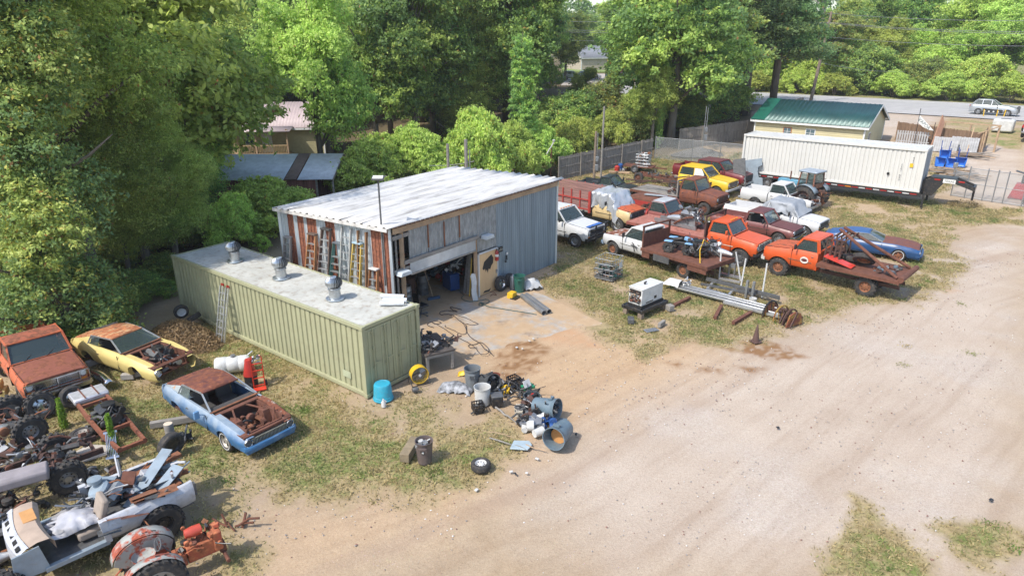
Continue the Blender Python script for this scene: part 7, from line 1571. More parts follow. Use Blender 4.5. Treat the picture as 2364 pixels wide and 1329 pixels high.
cable('cable', Z1([(430, 495), (380, 480), (365, 460), (400, 440), (460, 430), (500, 450), (440, 460), (410, 440), (520, 500), (640, 580), (760, 640), (830, 690), (880, 750), (950, 750), (960, 700), (890, 640), (830, 660), (770, 665), (780, 690), (850, 690)]), .014, CB, 'long brown cable running from the container corner over the sand')
cable('cable', Z1([(540, 470), (545, 490), (620, 520), (700, 560), (745, 545), (730, 480), (690, 430)]), .012, CB, 'middle cable lying in a bend on the sandy slab')
cable('garden_hose', Z1([(655, 60), (680, 140), (720, 180), (700, 210), (760, 240), (860, 235), (940, 220), (970, 240), (930, 260), (880, 250), (870, 275), (910, 280), (880, 250), (960, 290), (1080, 310), (1200, 330), (1300, 345), (1430, 368)]), .016, paint('hose_green', (.06, .12, .11)), 'dark green hose running out of the shed door over the sunlit slab', 'hose')
cable('rope', Z1([(970, 145), (1010, 150), (1040, 180), (1000, 170), (980, 190)]), .012, RUST, 'short rusty chain coil in front of the plywood door', 'chain')
for i, (px, py) in enumerate(((1193, 803), (1206, 806), (1231, 783), (1222, 788), (1330, 1003), (1240, 1060), (1180, 1090), (1190, 1095), (1216, 1093), (1796, 988), (2288, 1155), (1100, 1132))):
    x, y = gp(px, py); o = MB().box((0, 0, .03), (rnd(.06, .12), rnd(.04, .09), .04), rz=rnd(0, 3)).obj('litter', [WHITEP, BLKP][i in (4, 7, 9, 10)], bevel=.01); o.location = (x, y, 0)
    tag(o, ('dark' if i in (4, 7, 9, 10) else 'white')+' scrap of litter on the sand, '+['left of the pair on the oily patch', 'right of the pair on the oily patch', 'by the orange stain', 'second by the orange stain', 'right of the nearest trash can', 'below the farther trash can', 'right of the flat tyre', 'black chip right of the flat tyre', 'pinkish one right of the flat tyre', 'alone on the pale drive', 'alone at the right on the drive', 'below the flat tyre'][i], 'litter')
# stones scattered on the drive
n = 17000; X = rng.uniform(-14, 34, n); Y = rng.uniform(11, 46, n); g_, pa, wa, da, orr, ff = ground_attr(X, Y); k = (np.abs(X/Y) < .82) & (g_ < .5) & (rng.random(n) < .15+.85*(fbm(X, Y, .5, 88, 3) > .52)) & (ff < .5); X, Y = X[k], Y[k]; n = len(X)
sz = rng.uniform(.010, .030, n); base = np.array([[1, 0, 0], [0, 1, 0], [-1, 0, 0], [0, -1, 0], [0, 0, .8], [0, 0, -.8]]); P = np.stack([X, Y, np.full(n, -.035)], -1)[:, None, :]+base[None]*sz[:, None, None]*rng.uniform(.7, 1.4, (n, 6, 1))
mb = MB(); vs = P.reshape(-1, 3); mb.v = [tuple(v) for v in vs]; F = [(0, 1, 4), (1, 2, 4), (2, 3, 4), (3, 0, 4), (1, 0, 5), (2, 1, 5), (3, 2, 5), (0, 3, 5)]
mb.f = [tuple(6*i+j for j in f) for i in range(n) for f in F]; mb.mi = [[0, 0, 1, 2][i % 4] for i in range(n) for f in F]
o = mb.obj('gravel', [mat('stone_grey', (.30, .27, .25), .9), mat('stone_red', (.25, .14, .11), .9), mat('stone_white', (.62, .58, .54), .9)], recalc=False); tag(o, 'loose pebbles scattered over the sandy drive', 'gravel', kind='stuff')
# ---------------------------------------------------------- centre right: cage, generator, boat lift parts, grapple, cone
def cage(par, a, b, c, m, n1=5, n2=4, top=True):
    f = MB()
    for z in [c*k/n2 for k in range(n2+1)]:
        for s in (-1, 1): f.tube([(-a/2, s*b/2, z), (a/2, s*b/2, z)], .013, 5).tube([(s*a/2, -b/2, z), (s*a/2, b/2, z)], .013, 5)
    for k in range(n1+1):
        for s in (-1, 1): f.tube([(-a/2+a*k/n1, s*b/2, 0), (-a/2+a*k/n1, s*b/2, c)], .013, 5).tube([(s*a/2, -b/2+b*k/n1, 0), (s*a/2, -b/2+b*k/n1, c)], .013, 5)
    return f.obj('wire_cage', m, par)
GALV2 = mat('galvanised_wire', (.40, .43, .46), .4, .6, dirt=.3)
p = V(gp(1414, 651)); q = thing('wire_cage_tote', 'galvanised wire cage full of green bottles and dry weeds in front of the white flatbed', 'cage', (*(p+V((cos(R(143)), sin(R(143))))*.5+V((cos(R(55)), sin(R(55))))*.52), .05), R(55))
cage(q, 1.08, 1.0, 1.02, GALV2); MB().box((0, 0, .06), (1.1, 1.02, .1)).obj('pallet', GREYM, q)
junk(q, 'bottles', [paint('bottle_green', (.015, .07, .055)), GREYM, paint('bottle_green', (.015, .07, .055)), STEEL], (0, 0, .12), (.85, .8, .5), 60, 401, size=.26); junk(q, 'scraps', [RUSTL, WOODT, BLKP], (0, 0, .05), (.9, .85, .3), 26, 402, kinds='t', size=.3)
n = 700; a_ = rng.uniform(-.45, .45, (n, 2)); me = leafmesh('dry_weeds', np.stack([a_[:, 0], a_[:, 1], rng.uniform(.45, .95, n)], -1), rng.normal(0, 1, (n, 3)), np.full(n, .025), LEAF, np.array([.34, .26, .10])*rng.uniform(.5, 1.5, (n, 1)), 3, .3); o = bpy.data.objects.new('dry_weeds', me); S.collection.objects.link(o); o.parent = q
MB().box((.25, -.52, .6), (.3, .01, .3)).obj('placard', SGN, q)
# generator on black skid
a, b, c3 = V(gp(1483, 705, .55)), V(gp(1531, 685, .55)), V(gp(1448, 696, .55)); yg = atan2((b-a).y, (b-a).x); ctr = (b+c3)/2
q = thing('welder_generator', 'white engine driven welder generator with open control front on a black skid', 'generator', (ctr.x, ctr.y, 0), yg)
MB().box((0, 0, .88), (1.5, .70, .74)).obj('housing', mat('generator_white', (.62, .62, .6), .4), q, bevel=.025); MB().box((.0, 0, 1.255), (1.54, .74, .03)).obj('lid', mat('generator_white', (.8, .8, .77)), q, bevel=.01)
MB().box((-.755, 0, 1.08), (.02, .60, .20)).box((-.755, 0, .72), (.02, .60, .24)).obj('control_panel', BLKP, q); junk(q, 'sockets', [BLKP, STEEL, RUST, WOODT], (-.77, 0, .62), (.03, .5, .5), 40, 411, size=.1)
MB().box((-.757, .05, .92), (.012, .42, .05)).obj('name_stripe', GREYM, q)
MB().tube([(-.12, 0, 1.27), (-.12, 0, 1.36), (-.02, 0, 1.38)], .035, 10).lathe([(0, 0), (.05, 0), (.05, .04), (0, .04)], 12, (.02, .1, 1.27)).obj('exhaust', BLKP, q)
g_ = MB().prism([(-.55, .56), (.05, .56), (.05, 1.02), (-.30, 1.02), (-.42, .86), (-.55, .86)], -.358, -.352); g_.obj('side_hatch', mat('hatch_grey', (.62, .62, .59)), q); MB().box((.22, -.356, .72), (.16, .02, .12)).box((-.2, -.358, .60), (.5, .02, .05)).obj('outlet', BLKP, q)
MB().box((0, 0, .46), (1.56, .76, .12)).obj('drip_base', BLKP, q)
f = MB().box((0, .48, .34), (1.9, .14, .16)).box((0, -.48, .34), (1.9, .14, .16)).box((-.85, 0, .34), (.14, 1.05, .16)).box((.85, 0, .34), (.14, 1.05, .16)); f.parts('skid_rail', BLKP, q, bevel=.02); MB().box((0, 0, .28), (1.7, 1.0, .08)).obj('skid_deck', BLKP, q)
f = MB()
for i, (u, v) in enumerate(((-.8, -.4), (-.8, .4), (.8, .4), (.8, -.4))): o = MB().box((0, 0, .12), (.2, .2, .24)).obj('timber_block', WOOD); w_ = on(q, (u, v, 0)); o.location = w_; o.rotation_euler = (0, 0, yg); tag(o, 'timber block under the '+['front left', 'back left', 'back right', 'front right'][i]+' corner of the black generator skid', 'block')
for i, (px, py, m, d, lb) in enumerate(((1546, 716, WOODG, (.28, .3, .26), 'pale timber block lying right of the generator'), (1456, 744, GREYM, (.38, .26, .22), 'hollow dark steel box in front of the generator'), (1527, 752, WOODG, (.14, .5, .2), 'short grey post end in the grass before the generator'), (1503, 762, STEEL, (.6, .3, .03), 'flat grey metal sheet on the grass before the generator'))):
    x, y = gp(px, py); o = MB().box((0, 0, d[2]/2), d).obj('timber_block' if m == WOODG else 'steel_box' if i == 1 else 'metal_sheet', m, bevel=.02); o.location = (x, y, 0); o.rotation_euler = (0, 0, .5+i); tag(o, lb, 'block' if m == WOODG else 'box' if i == 1 else 'sheet')
# boat lift parts
LG = R(-41.5); x, y = gp(1557, 668); q = thing('boat_lift_rail', 'long silver lift rail with white motor head lying across rusty timbers', 'lift rail', (x, y, 0), LG)
f = MB()
for k, (yy, zz) in enumerate(((.12, .30), (-.04, .26), (-.20, .20))): f.box((2.45+.1*k, yy, zz), (4.9, .055, .09))
MB().box((2.5, -.04, .16), (4.8, .34, .04)).obj('dark_underside', GREYM, q)  # dark sheet added under the beams to darken their gaps and underside
f.parts('rail_beam', ALU, q, bevel=.01); o = tarp(q, WHITE, lambda u, v: ((u-.5)*.85-.1, (v-.5)*.55, .25+.28*sin(pi*v)**.5*min(1, u*3+.2)), 10, 10, 'motor_cover', .03); junk(q, 'motor', [ALU, WHITE, GREYM], (.55, .1, .35), (.4, .35, .3), 20, 501, size=.14)
MB().box((3.9, -.30, .12), (2.6, .05, .10)).obj('lower_beam', ALU, q)
x, y = gp(1622, 650); q = thing('boat_lift', 'aluminium lift frame with dark bunk rails and four white upright posts', 'lift frame', (x, y, 0), LG); 
nloc = lambda px, py, h=0: local(q, (*gp(px, py, h), h))
f = MB(); a, b = nloc(1631, 643, .3), nloc(1799, 687, .3); f.bar(a, b, .10, .16); a2, b2 = nloc(1618, 655, .25), nloc(1745, 679, .25); f.bar(a2, b2, .08, .1); f.parts('bunk_rail', GREYM, q)
f = MB()
for (p0, p1) in (((1650, 648), (1632, 668)), ((1700, 660), (1682, 682)), ((1632, 668), (1680, 682)), ((1660, 642), (1708, 652)), ((1735, 672), (1770, 686)), ((1700, 660), (1800, 690))): f.bar(nloc(*p0, .15), nloc(*p1, .15), .1, .1)
f.parts('cross_beam', ALU, q)
f = MB()
for (p0, top) in (((1660, 645), (1665, 578)), ((1709, 652), (1699, 582)), ((1708, 676), (1722, 597)), ((1758, 690), (1771, 608))):
    g0 = gp(*p0); h_ = hz_ = None; d = ray(*top); k = g0[1]/d[1]; f.tube([local(q, (*g0, .1)), local(q, (d[0]*k, g0[1], CH+d[2]*k))], .038, 8)
f.parts('guide_post', WHITE, q)
f = MB(); c0 = nloc(1688, 640); f.box((c0.x-.14, c0.y, .4), (.05, .12, .7)).box((c0.x+.14, c0.y, .4), (.05, .12, .7)).lathe([(0, -.04), (.13, -.04), (.13, .04), (0, .04)], 14, (c0.x, c0.y, .62), 'y').box((c0.x, c0.y, .08), (1.1, .2, .1)); f.obj('pulley_bracket', STEEL, q)
f = MB()
for dx in (-.14, .16): c0 = nloc(1728, 690); f.box((c0.x+dx, c0.y, .45), (.10, .14, .85))
f.parts('winch_bracket', STEEL, q)
x, y = gp(1737, 700); q2 = thing('bucket', 'white bucket beside the winch brackets of the lift frame', 'bucket', (x, y, 0)); MB().lathe([(0, 0), (.15, 0), (.17, .26), (.16, .26), (.14, .03)], 18).obj('bucket_body', WHITEP, q2)
for i, (a, b) in enumerate((((1592, 690), (1556, 708)), ((1665, 709), (1650, 737)), ((1734, 724), (1692, 749)))):
    a, b = V(gp(*a)), V(gp(*b)); o = MB().bar((0, 0, .07), (b.x-a.x, b.y-a.y, .07), .14, .13).obj('rusty_timber', RUST); o.location = (a.x, a.y, 0); tag(o, ['brown timber nearest the generator under the silver rail', 'middle brown timber under the silver rail', 'long brown timber nearest the grapple bucket'][i], 'timber')
x, y = gp(1812, 748); q = thing('grapple_bucket', 'dark grapple with curved tines and worn yellow sides beside the lift rails', 'grapple', (x-.1, y+.55, 0), R(-62))
for s, m in ((-.45, 0), (.15, 1), (.62, 0)):
    f = MB(); P = [(-.45+.95*(1-cos(pi*k/10))/2, .05+.62*sin(pi*k/10)) for k in range(11)]
    f.tube([(s, p[0], p[1]) for p in P], .035, 6)
    for k in range(1, 10, 2): f.tube([(s, P[k][0], P[k][1]), (s+.03, .02+.5*(k-5)/6, .04)], .02, 5)
    f.obj('tine', [BLKP, mat('worn_yellow_tine', (.33, .21, .04), .7, rust=.4), RUSTD][m if s < .5 else 2], q)
f = MB().prism([(-.45, 0), (.5, 0), (.35, .5), (0, .62), (-.3, .5)], -.5, -.44, 'x').prism([(-.45, 0), (.5, 0), (.35, .5), (0, .62), (-.3, .5)], .78, .84, 'x'); f.parts('side_plate', paint('worn_yellow_steel', (.34, .22, .04), rust=.6, rough=.8), q); MB().box((.15, .3, .18), (1.3, .5, .25)).tube([(.0, -.1, .55), (.5, -.1, .6)], .06, 8).obj('back_plate', RUSTD, q)
for s in (.3, .5, .85): MB().bar((s, .1, .6), (s+.1, -.35, .02), .05, .1).obj('tine_tip', RUSTD, q)
x, y = gp(1744, 788); q = thing('traffic_cone', 'dark brown weathered cone standing alone on the sand', 'cone', (x, y, 0), .4); MB().lathe([(.14, .03), (.03, .70), (.02, .72), (0, .72)], 20).obj('cone_body', paint('faded_cone', (.10, .055, .045), rough=.8), q); MB().box((0, 0, .015), (.36, .36, .03)).obj('base', paint('faded_cone', (.1, .055, .045)), q, bevel=.01)
x, y = gp(1757, 781); o = MB().tube([(0, 0, .02), (.3, .12, .05)], .012, 5).obj('iron_rod', RUSTD); o.location = (x, y, 0); tag(o, 'thin iron rod on the sand right of the cone', 'rod')
# ------------------------------------------------------------ right and background structures
# white container on gooseneck trailer
WC = mat('cream_container', (.62, .61, .57), .45, var=.05, sc=.7, rust=.02, dirt=.08)
tz = terr(27.54, 45.2); TY = R(142)
wc = container('shipping_container', 'cream white corrugated shipping container on a black gooseneck trailer', (27.54, 45.2, 1.36), TY, 2.86, WC, mat('white_container_roof', (.6, .59, .55), .5, dirt=.1), mat('shaded_door_grey', (.42, .45, .48), .5))
for i, (body, x, z, s) in enumerate((('4310', .62, 2.25, .16), ('22G1 NKU', 1.02, 1.75, .14))):
    for j, ch in enumerate(body): text(wc, ch, s, (x+(.25 if i else 0)+.03*(i == 0), .025, z-j*s*1.05), (pi/2, 0, pi), BLK, 'lettering')
MB().box((.70, .022, 1.75), (.20, .02, .26)).obj('yellow_plate', YEL, wc); MB().lathe([(0, 0), (.09, 0), (.09, .03), (0, .04)], 10, (2.0, .01, 1.05), 'y').obj('dark_dent', SEAM, wc)
f = MB()
for k in range(43): f.box((.3+k*.278, -.012, 2.83), (.12, .02, .03))
f.obj('top_rail_slots', SEAM, wc)
MB().box((6.1, .015, .13), (.36, .02, .11)).obj('fork_pocket', SEAM, wc)
gt = thing('gooseneck_trailer', 'black gooseneck trailer with red and white reflector tape under the cream container', 'trailer', (27.54, 45.2, tz), TY); dz = 1.36-tz
f = MB(); f.box((6.2, -.02, dz-.16), (12.8, .10, .26)); f.box((6.2, -2.42, dz-.16), (12.8, .1, .26)); f.parts('side_beam', BLKP, gt); MB().box((6.2, -1.22, dz-.06), (12.6, 2.3, .08)).obj('deck', BLKP, gt)
f = MB()
for k in range(15): f.box((.3+k*.85, -1.22, dz-.18), (.08, 2.3, .12))
f.obj('cross_members', BLKP, gt)
for k in range(26): MB().box((.25+k*.46, .036, dz-.15), (.40, .012, .06)).obj('reflector_tape', [TAIL, WHITE][k % 2] if k not in (9, 17) else AMB, gt)
for k in range(2):
    for s in (.05, -2.5): wheel(gt, 9.0+k*1.1, s+(.0 if s > 0 else .0), .42, .26, STEEL, side=1 if s > 0 else -1)
    MB().tube([(9.0+k*1.1, 0, .42), (9.0+k*1.1, -2.4, .42)], .06, 8).obj('axle', BLKP, gt)
nk = MB(); y0 = -1.22
for y in (y0-.48, y0+.48): nk.prism([(-.05, dz-.25), (-.05, dz+.75), (-.55, dz+1.0), (-2.0, dz+1.0), (-3.1, dz+.62), (-3.1, dz+.35), (-1.95, dz+.70), (-1.3, dz+.68), (-.75, dz-.25)], y-.06, y+.06)
nk.parts('neck_beam', BLKP, gt, bevel=.01); nk = MB().box((-1.25, y0, dz+1.0), (1.5, 1.1, .05)).box((-3.05, y0, dz+.5), (.12, 1.0, .28)).box((-.35, y0, dz+.2), (.08, .9, .9)); nk.obj('neck_plate', BLKP, gt)
MB().tube([(-3.05, y0, dz+.55), (-3.05, y0, dz-.35)], .07, 10).obj('coupler', BLKP, gt); f = MB()
for s in (-.55, .55):
    f.box((-.35, y0+s*1.9, dz-.55), (.13, .13, 1.15)).box((-.35, y0+s*1.9, dz-1.1), (.3, .3, .03))
f.parts('landing_leg', BLKP, gt)
for x in (-.9, -2.3): MB().box((x, y0+.55, dz+.88), (.35, .02, .08)).obj('reflector_tape', TAIL, gt)
sp = MB().box((-1.6, y0+.56, dz+.84), (.72, .02, .26)).obj('name_plate', SGN, gt); text(sp, 'TEXAS', .2, (-1.6, y0+.575, dz+.84), (pi/2, 0, pi), BLK)
# green roofed house
hm = mat('yellow_siding', (.56, .50, .30), .7, var=.1, sc=1); GRF = mat('green_metal_roof', (.019, .072, .066), .4, .2, var=.25, sc=.8); TRIM = mat('white_trim', (.75, .76, .74), .5)
def gable_house(name, label, corner, yaw, L, Wd, z0, ze, zr, wallm, roofm, ov=.35, ridge_n=26, siding=.16, cat='house'):
    h = thing(name, label, cat, (corner[0], corner[1], z0), yaw)          # local x along, local y across, eave at y=0 side
    w = MB(); n = int((ze-z0)/siding)
    for (a, b) in (((0, 0), (L, 0)), ((L, 0), (L, Wd)), ((L, Wd), (0, Wd)), ((0, Wd), (0, 0))):
        a, b = V(a), V(b); u = (b-a).normalized(); nn = V((u.y, -u.x)); rows = []
        for k in range(n+1):
            z = (ze-z0)*k/n
            for off, zz in ((.0, z), (.018, z+.003)) if k < n else ((.0, z),): rows.append([(*(a+nn*off), zz), (*(b+nn*off), zz)])
        w.grid(rows)
    ed = (zr-z0); e0 = ze-z0
    for x in (0, L):
        rows = []; m_ = int((ed-e0)/siding)+1
        for k in range(m_+1): t = k/m_; rows.append([(x, Wd/2*t, e0+(ed-e0)*t), (x, Wd-Wd/2*t, e0+(ed-e0)*t)])
        w.grid(rows)
    w.obj('wall', wallm, h, sharp=20)
    sl = (ed-e0)/(Wd/2); r = MB()
    for s in (0, 1):
        rows = []
        for k in range(ridge_n*4+1):
            x = -ov+(L+2*ov)*k/(ridge_n*4); b = .035 if k % 4 == 1 else 0
            ya = -ov if s == 0 else Wd+ov; rows.append([(x, ya, e0-ov*sl+.06+b), (x, Wd/2, ed+.06+b)])
        r = MB(); r.grid(rows); o = r.obj('roof', roofm, h, sharp=20); o.modifiers.new('t', 'SOLIDIFY').thickness = .03
    f = MB()
    for x in (-ov, L+ov): f.bar((x, -ov, e0-ov*sl-.04), (x, Wd/2, ed-.04), .04, .18).bar((x, Wd+ov, e0-ov*sl-.04), (x, Wd/2, ed-.04), .04, .18)
    for y in (-ov, Wd+ov): f.bar((-ov, y, e0-ov*sl-.06), (L+ov, y, e0-ov*sl-.06), .04, .16)
    f.parts('fascia', TRIM, h)
    f = MB()
    for x in (0, L):
        for y in (0, Wd): f.box((x, y, e0/2), (.12, .12, e0))
    f.parts('corner_trim', TRIM, h); return h
def window(h, x, y, z, w, hh, rz=0, fm=None):
    o = MB().box((0, -.02, 0), (w+.14, .05, hh+.14)).obj('window', fm or TRIM, h); o.location = (x, y, z); o.rotation_euler = (0, 0, rz)
    MB().box((0, -.05, 0), (w, .02, hh)).obj('pane', paint('window_pane', (.10, .15, .17), rough=.15), o); g = MB(); g.box((0, -.065, 0), (.03, .01, hh))
    g.box((0, -.065, 0), (w, .01, .03)); g.obj('muntin', TRIM, o); return o
# its long front faces the yard: corner is the left end, local x runs towards the right end
hy = R(142)+pi; cl = (30.3-.3*0-.788*9.6, 58.6+.616*9.6)
gh = gable_house('green_roof_house', 'cream sided house with dark green metal roof behind the cream container', cl, hy, 9.4, 7.9, 1.4, 4.05, 5.5, hm, GRF)
window(gh, 3.0, 0, 1.7, .62, .62, 0, paint('orange_frame', (.45, .16, .06))); window(gh, 5.0, 0, 1.7, .72, .62)
window(gh, 9.4, 2.0, 1.3, .7, 1.1, pi/2)
MB().add([(-.36, -.36, 2.62), (.9, -.36, 2.62), (.9, 3.9, 4.20), (-.36, 3.9, 4.20)], [(0, 1, 2, 3)]).obj('fresh_roof_sheet', mat('bright_green_sheet', (.012, .11, .072), .4), gh)
# wooden fences
def wood_fence(name, label, a, b, h, m, rail=None, lean=0., pw=.14, stuffgap=.0, inside=True, cat='fence', posts=2.4, z_=None):
    a, b = V(a), V(b); L = (b-a).length; u = (b-a)/L; yaw = atan2(u.y, u.x); za, zb_ = terr(*a)-.1, terr(*b)-.1
    t = thing(name, label, cat, (a.x, a.y, za), yaw); n = int(L/pw); k = 0
    while k < n:
        w = MB(); e = min(n, k+17)
        for i in range(k, e):
            x = (i+.5)*pw; z = (zb_-za)*x/L; hh = h+rnd(-.04, .03); w.box((x, rnd(-.008, .008), z+hh/2), (pw*.93, .022, hh))
        w.obj('board_panel', m, t); k = e
    r = MB()
    for z in (.35, h*.55, h-.22): r.bar((0, -.04 if inside else .04, z), (L, -.04 if inside else .04, z+zb_-za), .045, .09)
    r.parts('rail', rail or m, t); p = MB()
    for i in range(int(L/posts)+1): x = i*posts; p.box((x, -.09 if inside else .09, h/2+(zb_-za)*x/L), (.10, .10, h+.1))
    p.parts('post', rail or m, t); return t
FW = mat('silvered_fence_wood', (.27, .24, .205), .95, var=.4, sc=2.5, stretch=(3, 3, .4)); FB = mat('brown_fence_wood', (.21, .13, .08), .85, var=.35, sc=2.5, stretch=(3, 3, .4))
wood_fence('wooden_fence', 'long weathered grey board fence along the wood behind the rusty vehicles', gp(1288, 414), gp(1506, 366), 1.95, FW, inside=True)
wood_fence('wooden_fence', 'weathered board fence running from behind the chain link to the green roofed house', gp(1566, 344), gp(1742, 320), 2.0, FW)
wood_fence('wooden_fence', 'short weathered fence piece rising behind the left end of the green roof', gp(1728, 300), gp(1850, 262), 1.9, FW)
LINK, nt, b = newmat('chain_link'); tc = nt.nodes.new('ShaderNodeTexCoord'); mp = nt.nodes.new('ShaderNodeMapping'); mp.inputs['Rotation'].default_value = (0, pi/4, 0); nt.links.new(tc.outputs['Object'], mp.inputs[0])
wv = []
for d_ in ('X', 'Z'):
    w_ = nd(nt, 'ShaderNodeTexWave', Scale=5.0); w_.bands_direction = d_; nt.links.new(mp.outputs[0], w_.inputs['Vector']); wv.append(ramp(nt, w_.outputs['Fac'], [(.90, (0, 0, 0)), (.93, (1, 1, 1))]))
fac = mix(nt, 1., wv[0], wv[1], 'LIGHTEN'); tb_ = nt.nodes.new('ShaderNodeBsdfTransparent'); mx = nt.nodes.new('ShaderNodeMixShader'); nt.links.new(fac, mx.inputs[0]); nt.links.new(tb_.outputs[0], mx.inputs[1]); nt.links.new(b.outputs[0], mx.inputs[2]); nt.links.new(mx.outputs[0], nt.nodes['Material Output'].inputs[0]); b.inputs['Base Color'].default_value = (.42, .44, .45, 1); b.inputs['Metallic'].default_value = .5
def chain_fence(name, label, a, b, h, posts, mid=False, m=STEEL, cat='fence', ext=0):
    a, b = V(a), V(b); L = (b-a).length; yaw = atan2((b-a).y, (b-a).x); t = thing(name, label, cat, (a.x, a.y, terr(*a)-.05), yaw); dzb = terr(*b)-terr(*a)
    MB().grid([[(0, 0, 0), (L, 0, dzb)], [(0, 0, h), (L, 0, h+dzb)]]).obj('mesh_panel', LINK, t); r = MB()
    for z in (h,)+((h*.5, .08) if mid else ()): r.tube([(0, 0, z), (L, 0, z+dzb)], .025, 6)
    r.parts('rail', m, t); p = MB()
    for x in posts: p.tube([(x*L, 0, 0), (x*L, 0, h+.12+dzb*x)], .04, 8)
    p.parts('post', m, t); return t
chain_fence('chain_link_fence', 'chain link fence joining the weathered fence corner to the cream container', gp(1511, 365), gp(1722, 387), 1.95, (0, .42, .72, 1))
gA, gB, gC = gp(2195, 450), gp(2226, 455), gp(2357, 475)
chain_fence('chain_link_gate', 'grey framed chain link gate left of the white gate post', gA, gB, 1.75, (0, 1), True)
chain_fence('chain_link_gate', 'wide chain link double gate with white posts at the right edge', gB, gC, 2.1, (0, .32, .5, .68, 1), True)
chain_fence('chain_link_gate', 'chain link panel cut by the right edge of the view', gC, (V(gC)+V((.788, -.616))*3), 2.1, (1,), True)
x, y = gp(2352, 472); q = thing('tall_pole', 'thin dark pole rising at the right edge beside the gate', 'pole', (x+.4, y+.2, terr(x, y))); MB().tube([(0, 0, 0), (0, 0, 4.6)], .05, 8).obj('pole_shaft', BLKP, q)
# yard behind the container
yf = R(-42)
wood_fence('wooden_fence', 'brown board fence with rail on top behind the blue wheelbarrows', V(gp(2062, 327))+E2*.7, V(gp(2260, 357))+E2*.7, 1.75, FB, WOODT, inside=False)
wood_fence('wooden_fence', 'end return of the brown board fence running towards the road', V(gp(2260, 357))+E2*.7, V(gp(2260, 357))+E2*3.2, 1.8, FB, WOODT)
t = thing('top_rail', 'long pale beam carried on posts above the brown board fence', 'beam', (*(V(gp(2160, 343))+E2*.9), terr(37, 60)), R(-46)); MB().bar((0, .4, 2.25), (4.3, .4, 2.25), .12, .12).obj('beam', WOODT, t)
for x_ in (0.1, 2.1, 4.2): MB().box((x_, .4, 1.15), (.14, .14, 2.3)).obj('post', WOODT, t)
MB().bar((4.2, .2, 2.2), (3.0, -.9, 1.6), .06, .08).bar((2.6, -1.2, .0), (2.5, -.2, 2.0), .08, .1).obj('brace', WOODT, t)
for i, (px, w_) in enumerate(((2182, 1.9), (2226, 2.1))):
    x, y = gp(px, 351); o = MB(); 
    for k in range(int(w_/.17)): o.box((-w_/2+k*.17, 0, .62), (.155, .03, 1.25+rnd(-.05, .04)), rx=R(-12))
    o = o.obj('picket_fence', mat('pale_grey_panel_wood', (.42, .42, .42), .9, var=.25, sc=3)); o.location = (x, y, terr(x, y)); o.rotation_euler = (0, 0, R(-40)); tag(o, ['pale grey picket panel leaning on the brown fence, left one', 'pale grey picket panel leaning on the brown fence, right one'][i], 'panel')
x, y = gp(2105, 335); o = MB()
for k in range(13): o.box((-1.3+k*.2, 0, .62), (.13, .03, 1.2))
o.box((0, .03, .3), (2.6, .03, .08)).box((0, .03, .95), (2.6, .03, .08)); o = o.obj('picket_fence', mat('pale_grey_panel_wood', (.42, .42, .42)), None); o.location = (x, y, terr(x, y)); o.rotation_euler = (0, 0, R(-40)); tag(o, 'gapped grey picket panel between the house gable and the leaning poles', 'panel')
x, y = gp(2155, 345); q = thing('leaning_poles', 'bundle of reddish round poles leaning upright beside the banner', 'poles', (x, y, terr(x, y)))
for k in range(5): MB().tube([(k*.12-.3, 0, 0), (k*.06+.35, .3, 2.9-k*.15)], [.09, .06], 8).obj('pole', mat('peeled_pole', (.36, .20, .13), .8), q)
x, y = gp(2108, 338); zb = terr(x, y); q = thing('banner', 'white pointed banner lettered VAPOR sagging on two thin poles', 'banner', (x, y, zb), R(-42))
MB().tube([(0, 0, 0), (0, 0, 3.3)], .03, 6).obj('pole', BLKP, q); MB().tube([(1.35, 0, 0), (1.35, 0, 2.2)], .03, 6).obj('pole', BLKP, q)
b_ = MB().prism([(0, 2.75), (1.35, 1.5), (1.0, 1.52), (.45, 1.75), (-.05, 2.15)], -.01, .01).obj('cloth', SGN, q)
tx = text(b_, 'VAPOR', .40, (.50, -.014, 2.0), (pi/2, R(40), 0), mat('banner_dark', (.03, .07, .08), .6))
BW = paint('barrow_blue', (.03, .16, .60), rough=.35)
for i, (px, py) in enumerate(((2172, 384), (2196, 386), (2216, 384), (2178, 366))):
    x, y = gp(px, py); q = thing('wheelbarrow', ['blue wheelbarrow stood on its nose, leftmost of the front three', 'blue wheelbarrow stood on its nose, middle of the front three', 'blue wheelbarrow stood on its nose, rightmost of the front three', 'blue wheelbarrow standing behind the front three'][i], 'wheelbarrow', (x, y, terr(x, y)), R(-60)+i*.2, 'blue wheelbarrows stood on end')
    b_ = MB(); b_.add([(-.35, -.3, .0), (.35, -.3, .0), (.42, -.25, .75), (-.42, -.25, .75), (-.2, .12, .15), (.2, .12, .15), (.25, .12, .6), (-.25, .12, .6)], [(4, 5, 6, 7), (0, 1, 5, 4), (1, 2, 6, 5), (2, 3, 7, 6), (3, 0, 4, 7)]); o = b_.obj('tray', BW, q); o.modifiers.new('t', 'SOLIDIFY').thickness = .02
    f = MB()
    for s in (-1, 1): f.tube([(s*.12, .15, .0), (s*.28, .2, .8), (s*.32, .18, 1.45)], .03, 6)
    f.parts('handle', paint('barrow_dark_blue', (.015, .06, .28)), q); wheel(q, 0, .2, .19, .09, BW, loc=(0, .25, .12))
